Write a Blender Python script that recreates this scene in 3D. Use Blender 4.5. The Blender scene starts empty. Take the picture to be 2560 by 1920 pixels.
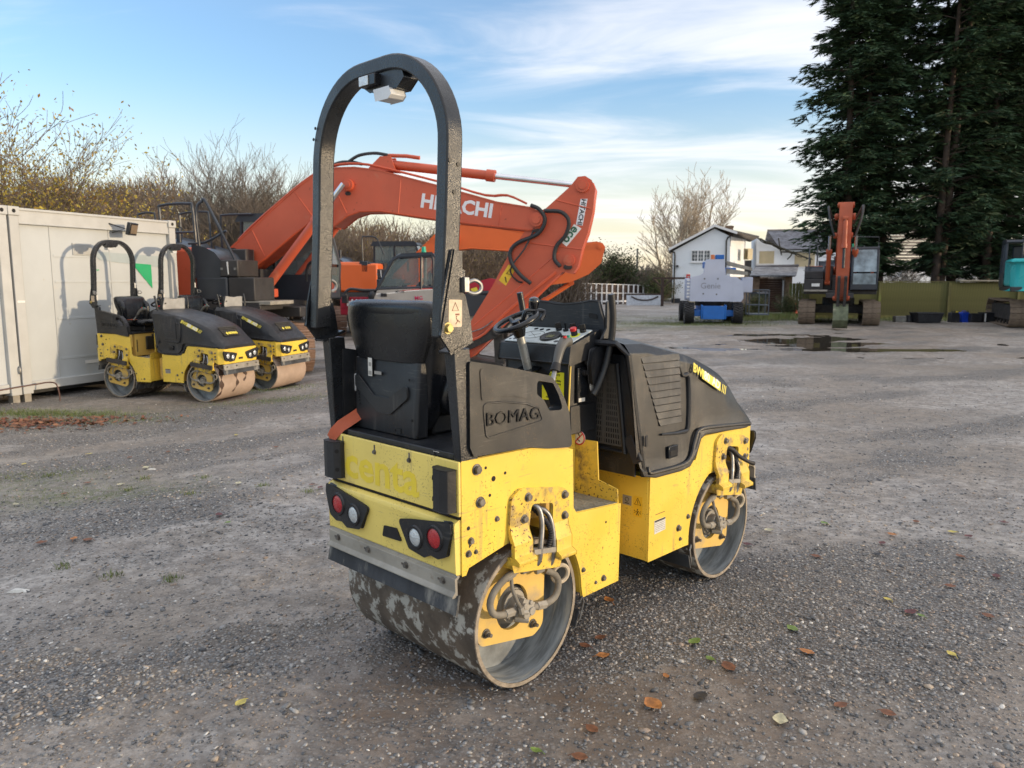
import bpy, math, random
import numpy as np
from mathutils import Vector, Matrix, Euler, noise as mnoise
from mathutils.geometry import tessellate_polygon
PI = math.pi
S = bpy.context.scene
COL = S.collection

# ---------------------------------------------------------------- camera
cd = bpy.data.cameras.new('camera')
cam = bpy.data.objects.new('camera', cd)
COL.objects.link(cam)
cam.location = (0, 0, 1.569)
cam.rotation_euler = (PI / 2 - 0.135, 0, 0)
cd.sensor_width = 36
cd.lens = 26.72
cd.clip_start = 0.05
cd.clip_end = 3000
cd.dof.use_dof = True
cd.dof.focus_distance = 3.4
cd.dof.aperture_fstop = 5.6
S.camera = cam

# ---------------------------------------------------------------- sky and sun
SUN_AZ = math.radians(103)      # clockwise from +Y towards +X
SUN_EL = math.radians(6)
W = bpy.data.worlds.new('World')
S.world = W
W.use_nodes = True
nt = W.node_tree
nt.nodes.clear()
def wn(t, **k):
    n = nt.nodes.new(t)
    for a, b in k.items():
        setattr(n, a, b)
    return n
def wl(a, b):
    nt.links.new(a, b)
def wmath(op, a, b=None, c=None, clamp=False):
    n = wn('ShaderNodeMath', operation=op, use_clamp=clamp)
    for i, v in enumerate((a, b, c)):
        if v is None:
            continue
        if isinstance(v, (int, float)):
            n.inputs[i].default_value = v
        else:
            wl(v, n.inputs[i])
    return n.outputs[0]
sky = wn('ShaderNodeTexSky', sky_type='NISHITA')
sky.sun_disc = False
sky.sun_elevation = SUN_EL
sky.sun_rotation = SUN_AZ
sky.altitude = 50
sky.air_density = 1.0
sky.dust_density = 0.6
sky.ozone_density = 1.6
geo = wn('ShaderNodeTexCoord')
sep = wn('ShaderNodeSeparateXYZ')
wl(geo.outputs['Generated'], sep.inputs[0])
dz = wmath('MAXIMUM', sep.outputs[2], 0.0)
den = wmath('ADD', dz, 0.10)
px = wmath('DIVIDE', sep.outputs[0], den)
py = wmath('DIVIDE', sep.outputs[1], den)
comb = wn('ShaderNodeCombineXYZ')
wl(px, comb.inputs[0]); wl(py, comb.inputs[1])
# thin wind-drawn cirrus: stretched noise on a high layer, patchy through a second one
mp = wn('ShaderNodeMapping')
wl(comb.outputs[0], mp.inputs[0])
mp.inputs['Rotation'].default_value = (0, 0, math.radians(-14))
mp.inputs['Scale'].default_value = (0.42, 1.15, 1)
mp.inputs['Location'].default_value = (7.7, 2.2, 0)
n1 = wn('ShaderNodeTexNoise'); wl(mp.outputs[0], n1.inputs['Vector'])
n1.inputs['Scale'].default_value = 1.1
n1.inputs['Detail'].default_value = 9
n1.inputs['Roughness'].default_value = 0.56
n1.inputs['Distortion'].default_value = 0.9
n2 = wn('ShaderNodeTexNoise'); wl(comb.outputs[0], n2.inputs['Vector'])
n2.inputs['Scale'].default_value = 0.22
n2.inputs['Detail'].default_value = 3
side = wmath('MULTIPLY', sep.outputs[0], 0.15)          # more cloud towards the sun
a1 = wmath('ADD', n1.outputs[0], wmath('MULTIPLY', wmath('SUBTRACT', n2.outputs[0], 0.5), 0.8))
a1 = wmath('ADD', a1, side)
rmp = wn('ShaderNodeMapRange', interpolation_type='SMOOTHSTEP')
wl(a1, rmp.inputs[0])
rmp.inputs[1].default_value = 0.41
rmp.inputs[2].default_value = 0.74
cl = wmath('MULTIPLY', rmp.outputs[0], 0.80)
lowf = wn('ShaderNodeMapRange', interpolation_type='SMOOTHSTEP')
wl(sep.outputs[2], lowf.inputs[0])
lowf.inputs[1].default_value = 0.0
lowf.inputs[2].default_value = 0.10
cl = wmath('MULTIPLY', cl, lowf.outputs[0])
# pale haze band along the horizon all the way round
hz = wn('ShaderNodeMapRange', interpolation_type='SMOOTHSTEP')
wl(sep.outputs[2], hz.inputs[0])
hz.inputs[1].default_value = 0.25
hz.inputs[2].default_value = -0.02
hz.inputs[3].default_value = 0.0
hz.inputs[4].default_value = 0.85
up = wn('ShaderNodeMixRGB', blend_type='MULTIPLY')
up.inputs[0].default_value = 1.0
wl(sky.outputs[0], up.inputs[1])
up.inputs[2].default_value = (1.38, 1.52, 1.84, 1)
mixh = wn('ShaderNodeMixRGB')
wl(hz.outputs[0], mixh.inputs[0])
wl(up.outputs[0], mixh.inputs[1])
mixh.inputs[2].default_value = (5.0, 4.35, 3.35, 1)
# thin cloud veil added overhead to light the ground, bright as visible sky
zen = wn('ShaderNodeMapRange', interpolation_type='SMOOTHSTEP')
wl(sep.outputs[2], zen.inputs[0])
zen.inputs[1].default_value = 0.28
zen.inputs[2].default_value = 0.65
zen.inputs[4].default_value = 0.8
mixz = wn('ShaderNodeMixRGB')
wl(zen.outputs[0], mixz.inputs[0])
wl(mixh.outputs[0], mixz.inputs[1])
mixz.inputs[2].default_value = (5.7, 5.7, 5.9, 1)
mixc = wn('ShaderNodeMixRGB')
wl(cl, mixc.inputs[0])
wl(mixz.outputs[0], mixc.inputs[1])
mixc.inputs[2].default_value = (5.4, 5.3, 5.4, 1)
bg = wn('ShaderNodeBackground')
wl(mixc.outputs[0], bg.inputs[0])
bg.inputs[1].default_value = 0.15
wo = wn('ShaderNodeOutputWorld')
wl(bg.outputs[0], wo.inputs[0])

sl = bpy.data.lights.new('sun', 'SUN')
sl.energy = 2.0
sl.angle = math.radians(1.2)
sl.color = (1.0, 0.77, 0.50)
so = bpy.data.objects.new('sun', sl)
COL.objects.link(so)
sd = Vector((math.sin(SUN_AZ) * math.cos(SUN_EL), math.cos(SUN_AZ) * math.cos(SUN_EL), math.sin(SUN_EL)))
so.rotation_euler = sd.to_track_quat('Z', 'Y').to_euler()
so.location = (30, 10, 20)

S.view_settings.view_transform = 'Standard'
S.view_settings.look = 'None'
S.view_settings.exposure = 0.60
S.view_settings.gamma = 1.0
S.view_settings.use_curve_mapping = False
S.cycles.max_bounces = 8
S.cycles.use_denoising = True

# ---------------------------------------------------------------- helpers
def at(u, v, D):
    """world point at depth y=D seen at photo pixel (u, v); used to plan where far things stand"""
    c, s = math.cos(0.135), math.sin(0.135)
    x, w = (u - 1280) / 1900.0, -(v - 960) / 1900.0
    y, z = c + w * s, -s + w * c
    return Vector((x / y * D, D, 1.569 + z / y * D))

def sst(a, b, x):
    t = np.clip((x - a) / (b - a), 0, 1)
    return t * t * (3 - 2 * t)

def gz(x, y):
    """large-scale lie of the ground"""
    left = -0.16 * sst(-1.5, -5.0, x) * (1 - sst(30, 50, y))
    return float(left - 0.4 * sst(31, 62, y))

class MB:
    def __init__(self):
        self.v, self.f = [], []
    def add(self, vs, fs):
        n = len(self.v)
        self.v.extend([tuple(p) for p in vs])
        self.f.extend([tuple(i + n for i in q) for q in fs])
        return self
    def box(self, x0, x1, y0, y1, z0, z1):
        vs = [(x, y, z) for z in (z0, z1) for y in (y0, y1) for x in (x0, x1)]
        return self.add(vs, [(0, 2, 3, 1), (4, 5, 7, 6), (0, 1, 5, 4), (2, 6, 7, 3), (0, 4, 6, 2), (1, 3, 7, 5)])
    def obox(self, c, size, rot=None):
        m = rot.to_3x3() if rot is not None else Matrix.Identity(3)
        c = Vector(c)
        vs = [c + m @ Vector((sx * size[0] / 2, sy * size[1] / 2, sz * size[2] / 2)) for sz in (-1, 1) for sy in (-1, 1) for sx in (-1, 1)]
        return self.add(vs, [(0, 2, 3, 1), (4, 5, 7, 6), (0, 1, 5, 4), (2, 6, 7, 3), (0, 4, 6, 2), (1, 3, 7, 5)])
    def prism(self, out, lo, hi, axis='Y', holes=()):
        def P(a, b, h):
            return (a, h, b) if axis == 'Y' else ((h, a, b) if axis == 'X' else (a, b, h))
        loops = [list(out)] + [list(h) for h in holes]
        flat = [p for L in loops for p in L]
        n = len(flat)
        vs = [P(a, b, lo) for a, b in flat] + [P(a, b, hi) for a, b in flat]
        if holes:
            tri = tessellate_polygon([[Vector((a, b, 0)) for a, b in L] for L in loops])
            fs = [tuple(t) for t in tri] + [tuple(i + n for i in reversed(t)) for t in tri]
        else:
            fs = [tuple(range(n)), tuple(range(2 * n - 1, n - 1, -1))]
        k = 0
        for L in loops:
            m = len(L)
            for i in range(m):
                j = (i + 1) % m
                fs.append((k + i, k + j, k + j + n, k + i + n))
            k += m
        return self.add(vs, fs)
    def cyl(self, p0, p1, r0, r1=None, n=14, caps=True):
        r1 = r0 if r1 is None else r1
        p0, p1 = Vector(p0), Vector(p1)
        d = (p1 - p0).normalized()
        a = d.orthogonal().normalized(); b = d.cross(a)
        vs = []
        for p, r in ((p0, r0), (p1, r1)):
            for i in range(n):
                t = 2 * PI * i / n
                vs.append(p + (a * math.cos(t) + b * math.sin(t)) * r)
        fs = [(i, (i + 1) % n, n + (i + 1) % n, n + i) for i in range(n)]
        if caps:
            fs += [tuple(range(n - 1, -1, -1)), tuple(range(n, 2 * n))]
        return self.add(vs, fs)
    def tube(self, pts, r, n=8, closed=False, sub=0, caps=True):
        P = [Vector(p) for p in pts]
        if sub and len(P) > 2:
            Q = []
            m = len(P)
            rng = range(m if closed else m - 1)
            for i in rng:
                p0 = P[(i - 1) % m] if (closed or i > 0) else P[0] * 2 - P[1]
                p1, p2 = P[i], P[(i + 1) % m]
                p3 = P[(i + 2) % m] if (closed or i + 2 < m) else P[-1] * 2 - P[-2]
                for k in range(sub):
                    t = k / sub
                    Q.append(0.5 * ((2 * p1) + (p2 - p0) * t + (2 * p0 - 5 * p1 + 4 * p2 - p3) * t * t + (3 * p1 - p0 - 3 * p2 + p3) * t ** 3))
            if not closed:
                Q.append(P[-1])
            P = Q
        m = len(P)
        R = r if isinstance(r, (list, tuple)) else [r] * m
        if len(R) != m:
            R = list(np.interp(np.linspace(0, 1, m), np.linspace(0, 1, len(R)), R))
        up = None
        vs = []
        for i in range(m):
            if closed:
                d = (P[(i + 1) % m] - P[i - 1])
            else:
                d = P[min(i + 1, m - 1)] - P[max(i - 1, 0)]
            d = d.normalized() if d.length > 1e-9 else Vector((0, 0, 1))
            if up is None:
                up = d.orthogonal().normalized()
            up = (up - d * up.dot(d))
            up = up.normalized() if up.length > 1e-6 else d.orthogonal().normalized()
            b = d.cross(up)
            for k in range(n):
                t = 2 * PI * k / n
                vs.append(P[i] + (up * math.cos(t) + b * math.sin(t)) * R[i])
        fs = []
        for i in range(m if closed else m - 1):
            j = (i + 1) % m
            for k in range(n):
                l = (k + 1) % n
                fs.append((i * n + k, i * n + l, j * n + l, j * n + k))
        if caps and not closed:
            fs += [tuple(range(n - 1, -1, -1)), tuple(range((m - 1) * n, m * n))]
        return self.add(vs, fs)
    def lathe(self, prof, o, d, n=32, closed=False, arc=None):
        o, d = Vector(o), Vector(d).normalized()
        a = d.orthogonal().normalized()
        if abs(d.y) > .9:
            a = Vector((1, 0, 0))
        b = d.cross(a)
        m = len(prof)
        vs = []
        for i in range(n):
            t = 2 * PI * i / n
            e = a * math.cos(t) + b * math.sin(t)
            for r, h in prof:
                vs.append(o + d * h + e * r)
        fs = []
        for i in range(n):
            j = (i + 1) % n
            for k in range(m if closed else m - 1):
                l = (k + 1) % m
                fs.append((i * m + k, j * m + k, j * m + l, i * m + l))
        return self.add(vs, fs)
    def loft(self, rings, cap0=True, cap1=True):
        m = len(rings[0])
        vs = [p for R in rings for p in R]
        fs = []
        for i in range(len(rings) - 1):
            for k in range(m):
                l = (k + 1) % m
                fs.append((i * m + k, i * m + l, (i + 1) * m + l, (i + 1) * m + k))
        if cap0:
            fs.append(tuple(range(m - 1, -1, -1)))
        if cap1:
            fs.append(tuple(range((len(rings) - 1) * m, len(rings) * m)))
        return self.add(vs, fs)
    def sph(self, c, r, n=12, sc=(1, 1, 1)):
        c = Vector(c)
        rings = []
        for i in range(1, n // 2):
            t = PI * i / (n // 2)
            rings.append([c + Vector((math.sin(t) * math.cos(2 * PI * k / n) * r * sc[0], math.sin(t) * math.sin(2 * PI * k / n) * r * sc[1], math.cos(t) * r * sc[2])) for k in range(n)])
        return self.loft(rings)
    def bolt(self, p, d, r, h=None, washer=True):
        p, d = Vector(p), Vector(d).normalized()
        h = h or r * .8
        q = p
        if washer:
            self.cyl(p, p + d * r * .25, r * 1.35, n=14)
            q = p + d * r * .25
        self.cyl(q, q + d * h, r, r * .96, n=6)
        return self
    def mirror(self):
        m = MB()
        m.v = [(x, -y, z) for x, y, z in self.v]
        m.f = [tuple(reversed(q)) for q in self.f]
        return m
    def moved(self, M):
        m = MB()
        m.v = [tuple(M @ Vector(p)) for p in self.v]
        m.f = list(self.f)
        return m

def fil(pts, r, n=4):
    """round the corners of a 2-D outline; r may be one number or one per corner"""
    out = []
    m = len(pts)
    for i in range(m):
        p0, p1, p2 = Vector(pts[i - 1]), Vector(pts[i]), Vector(pts[(i + 1) % m])
        rr = r[i] if isinstance(r, (list, tuple)) else r
        a, b = (p0 - p1), (p2 - p1)
        if rr <= 0 or a.length < 1e-6 or b.length < 1e-6:
            out.append(tuple(p1)); continue
        ang = a.angle(b)
        if ang > 3.0:
            out.append(tuple(p1)); continue
        t = min(rr / math.tan(ang / 2), a.length * .48, b.length * .48)
        s0, s1 = p1 + a.normalized() * t, p1 + b.normalized() * t
        for k in range(n + 1):
            w = k / n
            out.append(tuple(s0 * (1 - w) ** 2 + p1 * 2 * w * (1 - w) + s1 * w * w))
    return out

def arc(cx, cz, r, a0, a1, n=14):
    return [(cx + r * math.cos(math.radians(a0 + (a1 - a0) * i / n)), cz + r * math.sin(math.radians(a0 + (a1 - a0) * i / n))) for i in range(n + 1)]

def tag(o, label=None, cat=None, group=None, kind=None):
    if label: o['label'] = label
    if cat: o['category'] = cat
    if group: o['group'] = group
    if kind: o['kind'] = kind
    return o

def empty(name, loc=(0, 0, 0), rz=0.0, label=None, cat=None, group=None):
    o = bpy.data.objects.new(name, None)
    o.location = loc
    o.rotation_euler = (0, 0, rz)
    o.empty_display_size = .1
    COL.objects.link(o)
    return tag(o, label, cat, group)

def O(name, mb, mat, parent=None, bevel=0, smooth=38, seg=2, loc=None, rot=None, kind=None):
    me = bpy.data.meshes.new(name)
    me.from_pydata(mb.v, [], mb.f)
    me.validate()
    me.update()
    if smooth is None:
        me.shade_flat()
    else:
        me.shade_smooth()
        me.set_sharp_from_angle(angle=math.radians(smooth))
    me.materials.append(mat)
    o = bpy.data.objects.new(name, me)
    if parent is not None:
        o.parent = parent
    if loc is not None:
        o.location = loc
    if rot is not None:
        o.rotation_euler = rot
    COL.objects.link(o)
    if bevel:
        b = o.modifiers.new('bevel', 'BEVEL')
        b.width = bevel
        b.segments = seg
        b.limit_method = 'ANGLE'
        b.angle_limit = math.radians(32)
        b.harden_normals = False
    if kind:
        o['kind'] = kind
    return o

def MO(name, me, parent=None, loc=(0, 0, 0), rz=0, scale=None, rot=None):
    """another object on shared mesh data"""
    o = bpy.data.objects.new(name, me)
    o.location = loc
    o.rotation_euler = rot if rot is not None else (0, 0, rz)
    if scale is not None:
        o.scale = scale
    if parent is not None:
        o.parent = parent
    COL.objects.link(o)
    return o

def text(name, body, size, mat, parent, M, extrude=.001, bold=.0, sx=1.0, align='CENTER'):
    c = bpy.data.curves.new(name, 'FONT')
    c.body = body
    c.size = size
    c.extrude = extrude
    c.offset = bold
    c.resolution_u = 2
    c.align_x = align
    c.align_y = 'CENTER'
    t = bpy.data.objects.new(name, c)
    COL.objects.link(t)
    dg = bpy.context.evaluated_depsgraph_get()
    dg.update()
    me = bpy.data.meshes.new_from_object(t.evaluated_get(dg))
    bpy.data.objects.remove(t)
    me.transform(Matrix.Diagonal((sx, 1, 1, 1)))
    me.transform(M)
    me.materials.clear()
    me.materials.append(mat)
    o = bpy.data.objects.new(name, me)
    o.parent = parent
    COL.objects.link(o)
    return o

def frame(o, ex, ey):
    """matrix whose x axis is ex and y axis is ey (both made unit), at o"""
    ex = Vector(ex).normalized(); ey = Vector(ey)
    ez = ex.cross(ey).normalized(); ey = ez.cross(ex)
    M = Matrix((ex, ey, ez)).transposed().to_4x4()
    M.translation = Vector(o)
    return M

# ---------------------------------------------------------------- materials
def M_(name, col, rough=.6, metal=0.0, var=.12, vs=5.0, bump=0.0, bs=80.0, dirt=None, da=0.0, ds=6.0,
       speck=None, ss=70.0, st=.70, dirt2=None, d2=.0, d2s=14.0, spec=.5, stretch=None, rvar=.1, glow=None, trans=0, coat=0, streak=None, sk=.5):
    m = bpy.data.materials.new(name)
    m.use_nodes = True
    t = m.node_tree
    b = t.nodes['Principled BSDF']
    L = t.links.new
    def N(ty, **k):
        n = t.nodes.new(ty)
        for a, c in k.items():
            setattr(n, a, c)
        return n
    tc = N('ShaderNodeTexCoord')
    src = tc.outputs['Object']
    if stretch:
        mp = N('ShaderNodeMapping')
        mp.inputs['Scale'].default_value = stretch
        L(src, mp.inputs[0]); src = mp.outputs[0]
    def noi(sc, det=5, ro=.6):
        n = N('ShaderNodeTexNoise')
        n.inputs['Scale'].default_value = sc
        n.inputs['Detail'].default_value = det
        n.inputs['Roughness'].default_value = ro
        L(src, n.inputs['Vector'])
        return n.outputs[0]
    def ramp(fac, a, c):
        r = N('ShaderNodeMapRange', interpolation_type='SMOOTHSTEP')
        r.inputs[1].default_value = a; r.inputs[2].default_value = c
        L(fac, r.inputs[0])
        return r.outputs[0]
    def mix(fac, a, c, ty='MIX'):
        x = N('ShaderNodeMixRGB', blend_type=ty)
        if isinstance(fac, float): x.inputs[0].default_value = fac
        else: L(fac, x.inputs[0])
        for i, q in ((1, a), (2, c)):
            if isinstance(q, tuple): x.inputs[i].default_value = (*q, 1)
            else: L(q, x.inputs[i])
        return x.outputs[0]
    c = tuple(col)
    n0 = noi(vs)
    lo = tuple(max(0, q * (1 - var * 1.6)) for q in col)
    hi = tuple(min(1, q * (1 + var * 1.2)) for q in col)
    cc = mix(ramp(n0, .3, .7), lo, hi)
    rfac = ramp(noi(vs * 2.3), .3, .7)
    if dirt is not None and da > 0:
        cc = mix(ramp(noi(ds, 8, .62), .72 - .35 * da, .82 - .15 * da), cc, tuple(dirt))
    if dirt2 is not None and d2 > 0:
        cc = mix(ramp(noi(d2s, 7, .65), .70 - .3 * d2, .74 - .22 * d2), cc, tuple(dirt2))
    if speck is not None:
        v = N('ShaderNodeTexNoise'); v.inputs['Scale'].default_value = ss; v.inputs['Detail'].default_value = 2
        L(src, v.inputs['Vector'])
        patch = ramp(noi(3.0, 3), .42, .62)
        mm = N('ShaderNodeMath', operation='MULTIPLY')
        L(ramp(v.outputs[0], st, st + .03), mm.inputs[0]); L(patch, mm.inputs[1])
        cc = mix(mm.outputs[0], cc, tuple(speck))
    if streak is not None:
        def msk(scale, det, a, c_, rot=(0, 0, 0)):
            mp2 = N('ShaderNodeMapping'); mp2.inputs['Scale'].default_value = scale; mp2.inputs['Rotation'].default_value = rot
            L(tc.outputs['Object'], mp2.inputs[0])
            q = N('ShaderNodeTexNoise'); q.inputs['Scale'].default_value = 1; q.inputs['Detail'].default_value = det; q.inputs['Roughness'].default_value = .65
            L(mp2.outputs[0], q.inputs['Vector'])
            return ramp(q.outputs[0], a, c_)
        def mul(p, q, k):
            x = N('ShaderNodeMath', operation='MULTIPLY'); L(p, x.inputs[0]); L(q, x.inputs[1])
            y = N('ShaderNodeMath', operation='MULTIPLY'); L(x.outputs[0], y.inputs[0]); y.inputs[1].default_value = k
            return y.outputs[0]
        cc = mix(mul(msk((26, 26, 2.2), 6, .54, .66), msk((3, 3, 3), 4, .42, .6), sk), cc, tuple(streak))
        cc = mix(mul(msk((8, 8, 190), 3, .60, .66, (.5, .3, .2)), msk((5, 5, 5), 3, .50, .62), sk * 1.3), cc, tuple(streak))
        cc = mix(mul(msk((120, 120, 120), 2, .60, .66), msk((4.5, 4.5, 4.5), 3, .50, .6), sk), cc, (.12, .07, .03))
    L(cc, b.inputs['Base Color'])
    rr = N('ShaderNodeMapRange')
    rr.inputs[3].default_value = max(.03, rough - rvar); rr.inputs[4].default_value = min(1, rough + rvar)
    L(rfac, rr.inputs[0]); L(rr.outputs[0], b.inputs['Roughness'])
    b.inputs['Metallic'].default_value = metal
    b.inputs['Specular IOR Level'].default_value = spec
    if coat: b.inputs['Coat Weight'].default_value = coat
    if trans:
        b.inputs['Transmission Weight'].default_value = trans
    if glow:
        b.inputs['Emission Color'].default_value = (*glow[0], 1)
        b.inputs['Emission Strength'].default_value = glow[1]
    if bump:
        bn = N('ShaderNodeBump'); bn.inputs['Strength'].default_value = bump; bn.inputs['Distance'].default_value = .01
        L(noi(bs, 4, .6), bn.inputs['Height']); L(bn.outputs[0], b.inputs['Normal'])
    return m

MUD = (.115, .095, .075)
yellow = M_('yellow_paint', (.82, .58, .075), .42, var=.05, vs=3, dirt=(.42, .33, .12), da=.30, ds=5, speck=(.10, .045, .02), ss=95, st=.66, bump=.06, bs=25, coat=.1, streak=(.40, .30, .12), sk=.6)
yellow_pale = M_('sun_faded_yellow', (.84, .66, .17), .42, var=.04, vs=3, dirt=(.58, .46, .16), da=.35, ds=6, speck=(.10, .045, .02), ss=95, st=.70, bump=.06, bs=25, streak=(.45, .35, .15), sk=.5)
yellow_worn = M_('yellow_paint_scuffed', (.78, .54, .07), .5, var=.08, vs=4, dirt=(.13, .09, .07), da=.62, ds=9, dirt2=(.42, .30, .12), d2=.5, speck=(.10, .045, .02), ss=80, st=.62, bump=.15, bs=30)
yellow_dusty = M_('yellow_paint_dusty', (.70, .47, .12), .6, var=.06, vs=3, dirt=(.42, .33, .20), da=.62, ds=5, bump=.08, bs=30)
plastic = M_('black_plastic', (.0135, .0155, .0195), .40, var=.25, vs=3, dirt=(.038, .036, .033), da=.38, ds=7, bump=.22, bs=420, dirt2=(.06, .056, .05), d2=.08, d2s=22, streak=(.09, .086, .08), sk=.45)
plastic_s = M_('smooth_black_vinyl', (.009, .0105, .0135), .26, var=.2, vs=4, bump=.12, bs=260, dirt=(.05, .05, .05), da=.25)
plastic_old = M_('faded_grey_plastic', (.33, .33, .32), .6, var=.1, vs=8, bump=.15, bs=200, dirt=(.5, .48, .44), da=.35, ds=12)
rops_p = M_('rops_black_paint', (.016, .019, .024), .27, var=.3, vs=5, bump=.22, bs=190, dirt=(.05, .05, .05), da=.22, ds=18)
rubber = M_('black_rubber', (.018, .018, .02), .62, var=.2, bump=.15, bs=120, dirt=(.06, .057, .05), da=.35, ds=10)
rubber_dirty = M_('dusty_rubber', (.045, .05, .058), .8, var=.25, dirt=(.30, .29, .26), da=.60, ds=9, stretch=(1, 1, .35), bump=.15)
steel_dirty = M_('dusty_steel', (.33, .31, .27), .65, .25, var=.15, dirt=(.22, .17, .12), da=.45, ds=12, bump=.15, bs=60)
steel = M_('zinc_steel', (.30, .30, .30), .42, .85, var=.2, vs=20, dirt=(.18, .15, .12), da=.3, ds=30)
chrome = M_('chrome', (.75, .76, .78), .14, 1.0, var=.05, rvar=.04)
bolt_m = M_('weathered_bolt', (.16, .15, .14), .55, .6, var=.3, vs=30, dirt=(.22, .16, .10), da=.4, ds=40)
hose_m = M_('dusty_hose', (.22, .20, .165), .8, var=.15, vs=12, bump=.1, dirt=(.12, .11, .10), da=.3)
tread = M_('tread_plate', (.26, .24, .19), .75, .1, var=.15, vs=12, bump=.6, bs=90, dirt=(.14, .12, .09), da=.45, ds=10)
drum_out = M_('muddy_drum', (.115, .090, .068), .78, .0, var=.22, vs=7, bump=.45, bs=26, dirt=(.065, .05, .038), da=.5, ds=4, dirt2=(.42, .405, .36), d2=.62, d2s=15)
drum_in = M_('drum_inner_steel', (.27, .295, .31), .6, .15, var=.3, vs=6, stretch=(.7, 4.5, .7), dirt=(.48, .45, .38), da=.6, ds=4, bump=.1)
drum_rim = M_('drum_rim', (.33, .28, .22), .8, .1, var=.2, vs=20, bump=.4, bs=60)
drum_tan = M_('dry_rusty_drum', (.42, .315, .245), .85, .0, var=.08, vs=4, bump=.15, bs=40, dirt=(.30, .22, .17), da=.3, ds=3)
drum_drip = M_('wet_mud_streak', (.075, .045, .032), .55, var=.1)
red_lens = M_('red_lens', (.42, .012, .02), .25, var=.1, vs=40, bump=.3, bs=300, coat=.5)
clear_lens = M_('clear_lens', (.62, .66, .68), .16, .35, var=.1, vs=30, bump=.5, bs=140, coat=.6)
white_sticker = M_('white_sticker', (.62, .61, .57), .5, var=.08, vs=30, dirt=(.3, .28, .24), da=.25, ds=20)
cream_sticker = M_('peeling_cream_sticker', (.66, .53, .38), .5, var=.1, vs=30, dirt=(.45, .3, .2), da=.4, ds=25)
yel_sticker = M_('yellow_sticker', (.80, .80, .03), .4, var=.05)
warn_sticker = M_('warning_sticker', (.82, .52, .03), .4, var=.05)
black_ink = M_('black_print', (.012, .012, .012), .5, var=.05)
red_ink = M_('red_print', (.55, .03, .03), .5, var=.05)
blue_ink = M_('blue_print', (.05, .08, .35), .5, var=.05)
white_ink = M_('white_print', (.78, .78, .76), .5, var=.05, dirt=(.5, .5, .5), da=.2, ds=40)
yellow_ink = M_('yellow_print', (.80, .68, .10), .5, var=.05, dirt=(.35, .33, .2), da=.4, ds=60)
faded_ink = M_('faded_yellow_print', (.84, .64, .05), .42, var=.05, vs=8, dirt=(.70, .53, .10), da=.35, ds=8)
grey_panel = M_('pale_grey_panel', (.50, .55, .55), .4, var=.08, vs=10, dirt=(.3, .3, .28), da=.3, ds=25)
belt_m = M_('orange_belt', (.42, .085, .03), .6, var=.1, bump=.4, bs=300)
dark = M_('dark_recess', (.010, .010, .011), .8, var=.1)
white_plastic = M_('white_plastic', (.62, .64, .66), .35, var=.06)
red_plastic = M_('red_button', (.55, .02, .025), .3, var=.05)
green_plastic = M_('green_button', (.02, .28, .20), .3, var=.05)
gold_sun = plastic
# ---------------------------------------------------------------- the tandem roller
RB = 1.517   # wheelbase

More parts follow.
